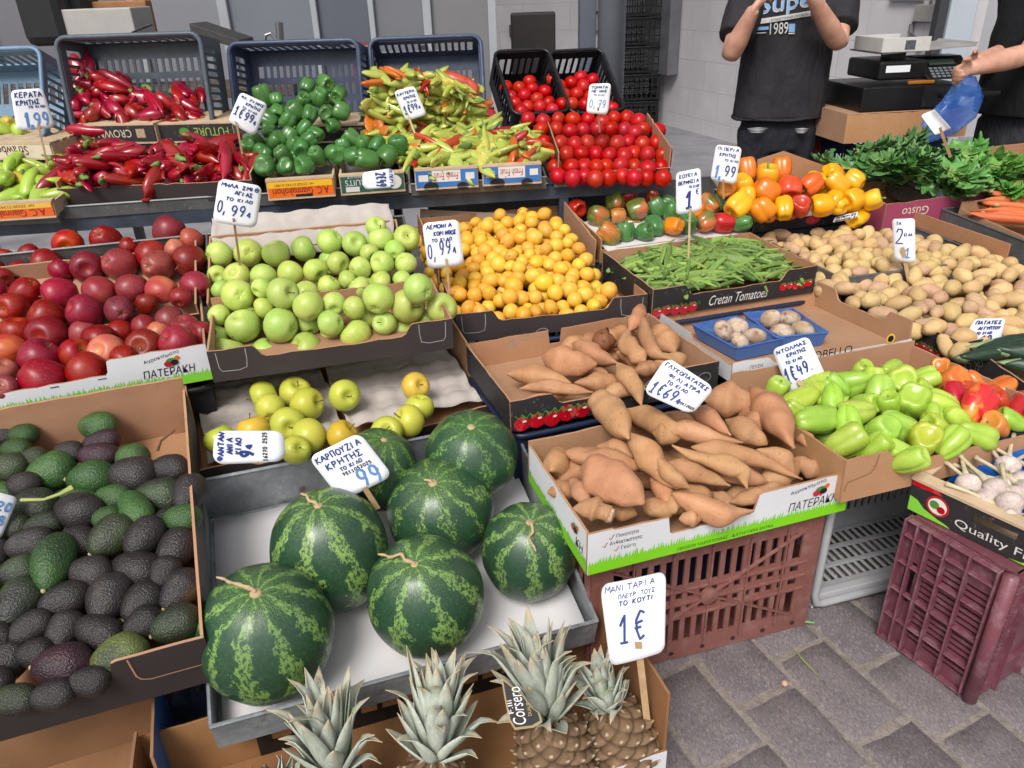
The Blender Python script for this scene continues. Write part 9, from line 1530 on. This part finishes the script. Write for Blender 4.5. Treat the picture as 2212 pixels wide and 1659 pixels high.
for sx in (-.11, .11): loft(mb, [(X(1.42+sx, -.055, .0), (.052, 0, 0), (0, .14, 0)), (X(1.42+sx, -.05, .035), (.052, 0, 0), (0, .135, 0)), (X(1.42+sx, -.02, .075), (.048, 0, 0), (0, .10, 0)), (X(1.42+sx, .03, .11), (.050, 0, 0), (0, .055, 0))], 18)
rel(mb, 'shoes', BLACKPL)
# print on the chest, wrapped on the cloth
def wrap(s, name, mt, x0, z0, w, h, sl=0, lift=.009):
    V, F, lo, hi = TEXTS[s]; a = (V[:, 0]-lo[0])/(hi[0]-lo[0]); b = (V[:, 1]-lo[1])/(hi[1]-lo[1]); x = x0+a*w; z = z0+b*h+sl*a*w
    mb = MB(); mb.add([np.array([p, shirt_front(p, q)-lift, q]) for p, q in zip(x, z)], F); rel(mb, name, mt, False)
def wrapbox(name, mt, x0, z0, w, h, sl=0, lift=.009):
    n = 8; V = [(x0+w*i/(n-1), z0+sl*w*i/(n-1)+j*h) for j in (0, 1) for i in range(n)]; mb = MB(); mb.add([np.array([p, shirt_front(p, q)-lift, q]) for p, q in V], [(i, i+1, n+i+1, n+i) for i in range(n-1)]); rel(mb, name, mt, False)
SKY = plain('sky_blue_print', '#7fa9d8', .6, .08, 60); GP_ = plain('grey_white_print', '#c6c5c3', .6, .08, 60)
def chest(px, py): return aty(px, py, Ym-.13)
a, b = chest(1648, 40), chest(1790, 18); wrap('Superi', 'chest_print', GP_, a[0]-.003, a[2]-.009, b[0]-a[0], .095, .12, .0085); wrap('Superi', 'chest_print', SKY, a[0], a[2], b[0]-a[0], .09, .12, .011)
a, b = chest(1648, 50), chest(1755, 32); wrapbox('chest_print', GP_, a[0], a[2]-.006, b[0]-a[0], .022, .13); wrap('STREETWEAR DIVISION', 'chest_print', INK, a[0]+.05, a[2]+.004, b[0]-a[0]-.06, .011, .13, .0105)
a, b = chest(1667, 74), chest(1704, 74); wrap('1989', 'chest_print', GP_, a[0], a[2]-.004, b[0]-a[0], .05, .05)
a, b = chest(1643, 72), chest(1665, 70); wrapbox('chest_print', SKY, a[0], a[2]+.01, b[0]-a[0], .014, .06); wrapbox('chest_print', GP_, a[0], a[2]-.004, (b[0]-a[0])*.8, .004, .06)
a, b = chest(1706, 68), chest(1719, 68); wrapbox('chest_print', SKY, a[0], a[2]-.004, b[0]-a[0], .036); wrapbox('chest_print', GP_, a[0], a[2]-.012, b[0]-a[0], .005)
a, b = chest(1738, 38), chest(1758, 36); wrap('SPECIAL', 'chest_print', GP_, a[0], a[2], b[0]-a[0], .008, .1)
# ---- second man at the side, turned away, opening a blue bag
m2 = empty('person', (2.62, 4.05, 0)); tag(m2, 'man in a plain black T-shirt holding a blue plastic bag, cut off by the frame', 'person'); OX, OY = 2.66, 4.10
def rel2(mb, name, mt, smooth=True): o = mb.build(name, mt, m2, smooth); o.location = (-2.62, -4.05, 0); return o
Y_ = lambda x, y, z: np.array([OX+x, OY+y, z])
fw2 = np.array([-.85, -.5, -.25]); h2 = Y_(-.04, -.02, 1.60)
wr2 = aty(2098, 148, 3.72); el2 = aty(2215, 118, 3.86); sh2 = Y_(.02, -.18, 1.39)
wr3 = aty(2108, 132, 3.98); el3 = aty(2190, 110, 4.22); sh3 = Y_(-.05, .20, 1.39)
mb = MB(); head(mb, h2, fw2); limb(mb, [Y_(0, 0, 1.34), Y_(-.01, 0, 1.46), h2-[0, 0, .05]], [.075, .058, .056], 18)
D1 = nrm(np.array([-.5, .85, 0])); D2 = nrm(np.array([-.85, -.5, 0]))
loft(mb, [(Y_(0, 0, .8), D1*.16, D2*.11), (Y_(0, 0, 1.0), D1*.16, D2*.115), (Y_(0, 0, 1.25), D1*.19, D2*.11), (Y_(0, 0, 1.39), D1*.16, D2*.08)])
for sh, el, wr in ((sh2, el2, wr2), (sh3, el3, wr3)):
    limb(mb, [sh, sh+(el-sh)*.5, el], [.062, .055, .044]); limb(mb, [el-(el-sh)*.02, el+(wr-el)*.12, el+(wr-el)*.4, el+(wr-el)*.8, wr], [.043, .050, .050, .038, .031])
    d = nrm(wr-el); d = nrm(d+[-.15, 0, -.15]); hand(mb, wr, d, nrm([0, -.2, 1]), nrm(np.cross(d, [0, 0, 1])), (.7, .8, .85, .9), 1.05)
for q in (-1, 1): limb(mb, [Y_(*(D1*q*.09)[:2], .82), Y_(*(D1*q*.1)[:2], .48), Y_(*(D1*q*.11)[:2], .12)], [.09, .06, .042]); c = Y_(*(D1*q*.11)[:2], .03)+D2*.05; loft(mb, [(c, D1*.045, D2*.12), (c+[0, 0, .05], D1*.04, D2*.09)], 14)
remesh(rel2(mb, 'body', SKIN), .0065, 6)
before = set(m2.children); eyes_hair(m2, h2, fw2)
for o in m2.children:
    if o not in before: o.location = (-2.62, -4.05, 0)
BLKC = cloth('black_cotton', '#1b1b1e', '#161619')
mb = MB(); loft(mb, [(Y_(-.02, 0, .80), D1*.21, D2*.165), (Y_(-.02, 0, .95), D1*.21, D2*.165), (Y_(-.01, 0, 1.15), D1*.215, D2*.16), (Y_(0, 0, 1.32), D1*.215, D2*.13), (Y_(0, 0, 1.41), D1*.17, D2*.10), (Y_(0, 0, 1.445), D1*.09, D2*.075)], 34)
for sh, el in ((sh2, el2), (sh3, el3)): limb(mb, [sh, sh+(el-sh)*.35, sh+(el-sh)*.68], [.09, .088, .082], 18)
remesh(rel2(mb, 'tshirt', BLKC), .009, 5, (.012, .11))
mb = MB(); loft(mb, [(Y_(0, 0, .64), D1*.19, D2*.13), (Y_(0, 0, .86), D1*.18, D2*.125)])
for q in (-1, 1): limb(mb, [Y_(*(D1*q*.095)[:2], .76), Y_(*(D1*q*.105)[:2], .45), Y_(*(D1*q*.11)[:2], .09)], [.11, .09, .075], 18)
remesh(rel2(mb, 'jeans', cloth('faded_black_denim', '#3a3a3f', '#2c2c31', 9)), .010, 5, (.010, .08))
mb = MB()
for q in (-1, 1): c = Y_(*(D1*q*.11)[:2], .0)+D2*.05; loft(mb, [(c, D1*.052, D2*.14), (c+[0, 0, .04], D1*.05, D2*.13), (c+[0, 0, .10]-D2*.06, D1*.05, D2*.06)], 16)
rel2(mb, 'shoes', BLACKPL)
# blue bag: thin translucent film hanging from the hands
bm_ = NT('blue_bag_film'); v = bm_.coords(False); bm_.bump(bm_.noise(v, 14, 4, .6, 1.0), .7, .02)
bm_.p.inputs['Transmission Weight'].default_value = .45; bm_.p.inputs['Alpha'].default_value = .62; BAG = bm_.out(bm_.mix(bm_.ramp(bm_.noise(v, 10, 3), .4, .65), lin('#2468cc'), lin('#5a98e6')), .22, .5)
o0 = aty(2068, 222, 3.72); rows = []
for j in range(15):
    t = j/14; row = []
    left = np.interp(t, [0, .35, .7, 1], [2070, 2036, 1988, 2004]); right = np.interp(t, [0, .35, .7, 1], [2108, 2126, 2110, 2062]); y = np.interp(t, [0, 1], [164, 300])
    for i in range(24):
        a = 2*math.pi*i/24; u = .5-.5*math.cos(a); x = left+(right-left)*u; yy = y+(u-.5)*-18*t
        row.append(aty(x, yy, 3.70+.035*math.sin(a)*(.35+t)*(1 if t < .95 else .5)+.008*math.sin(5*a+7*t)+.005*math.sin(9*a-11*t)))
    rows.append(row)
mb = MB(); mb.add(np.array(rows).reshape(-1, 3), [(j*24+i, j*24+(i+1) % 24, (j+1)*24+(i+1) % 24, (j+1)*24+i) for j in range(14) for i in range(24)])
o = mb.build('plastic_bag', BAG, smooth=True); tag(o, 'translucent blue plastic bag held open above the spinach', 'bag')
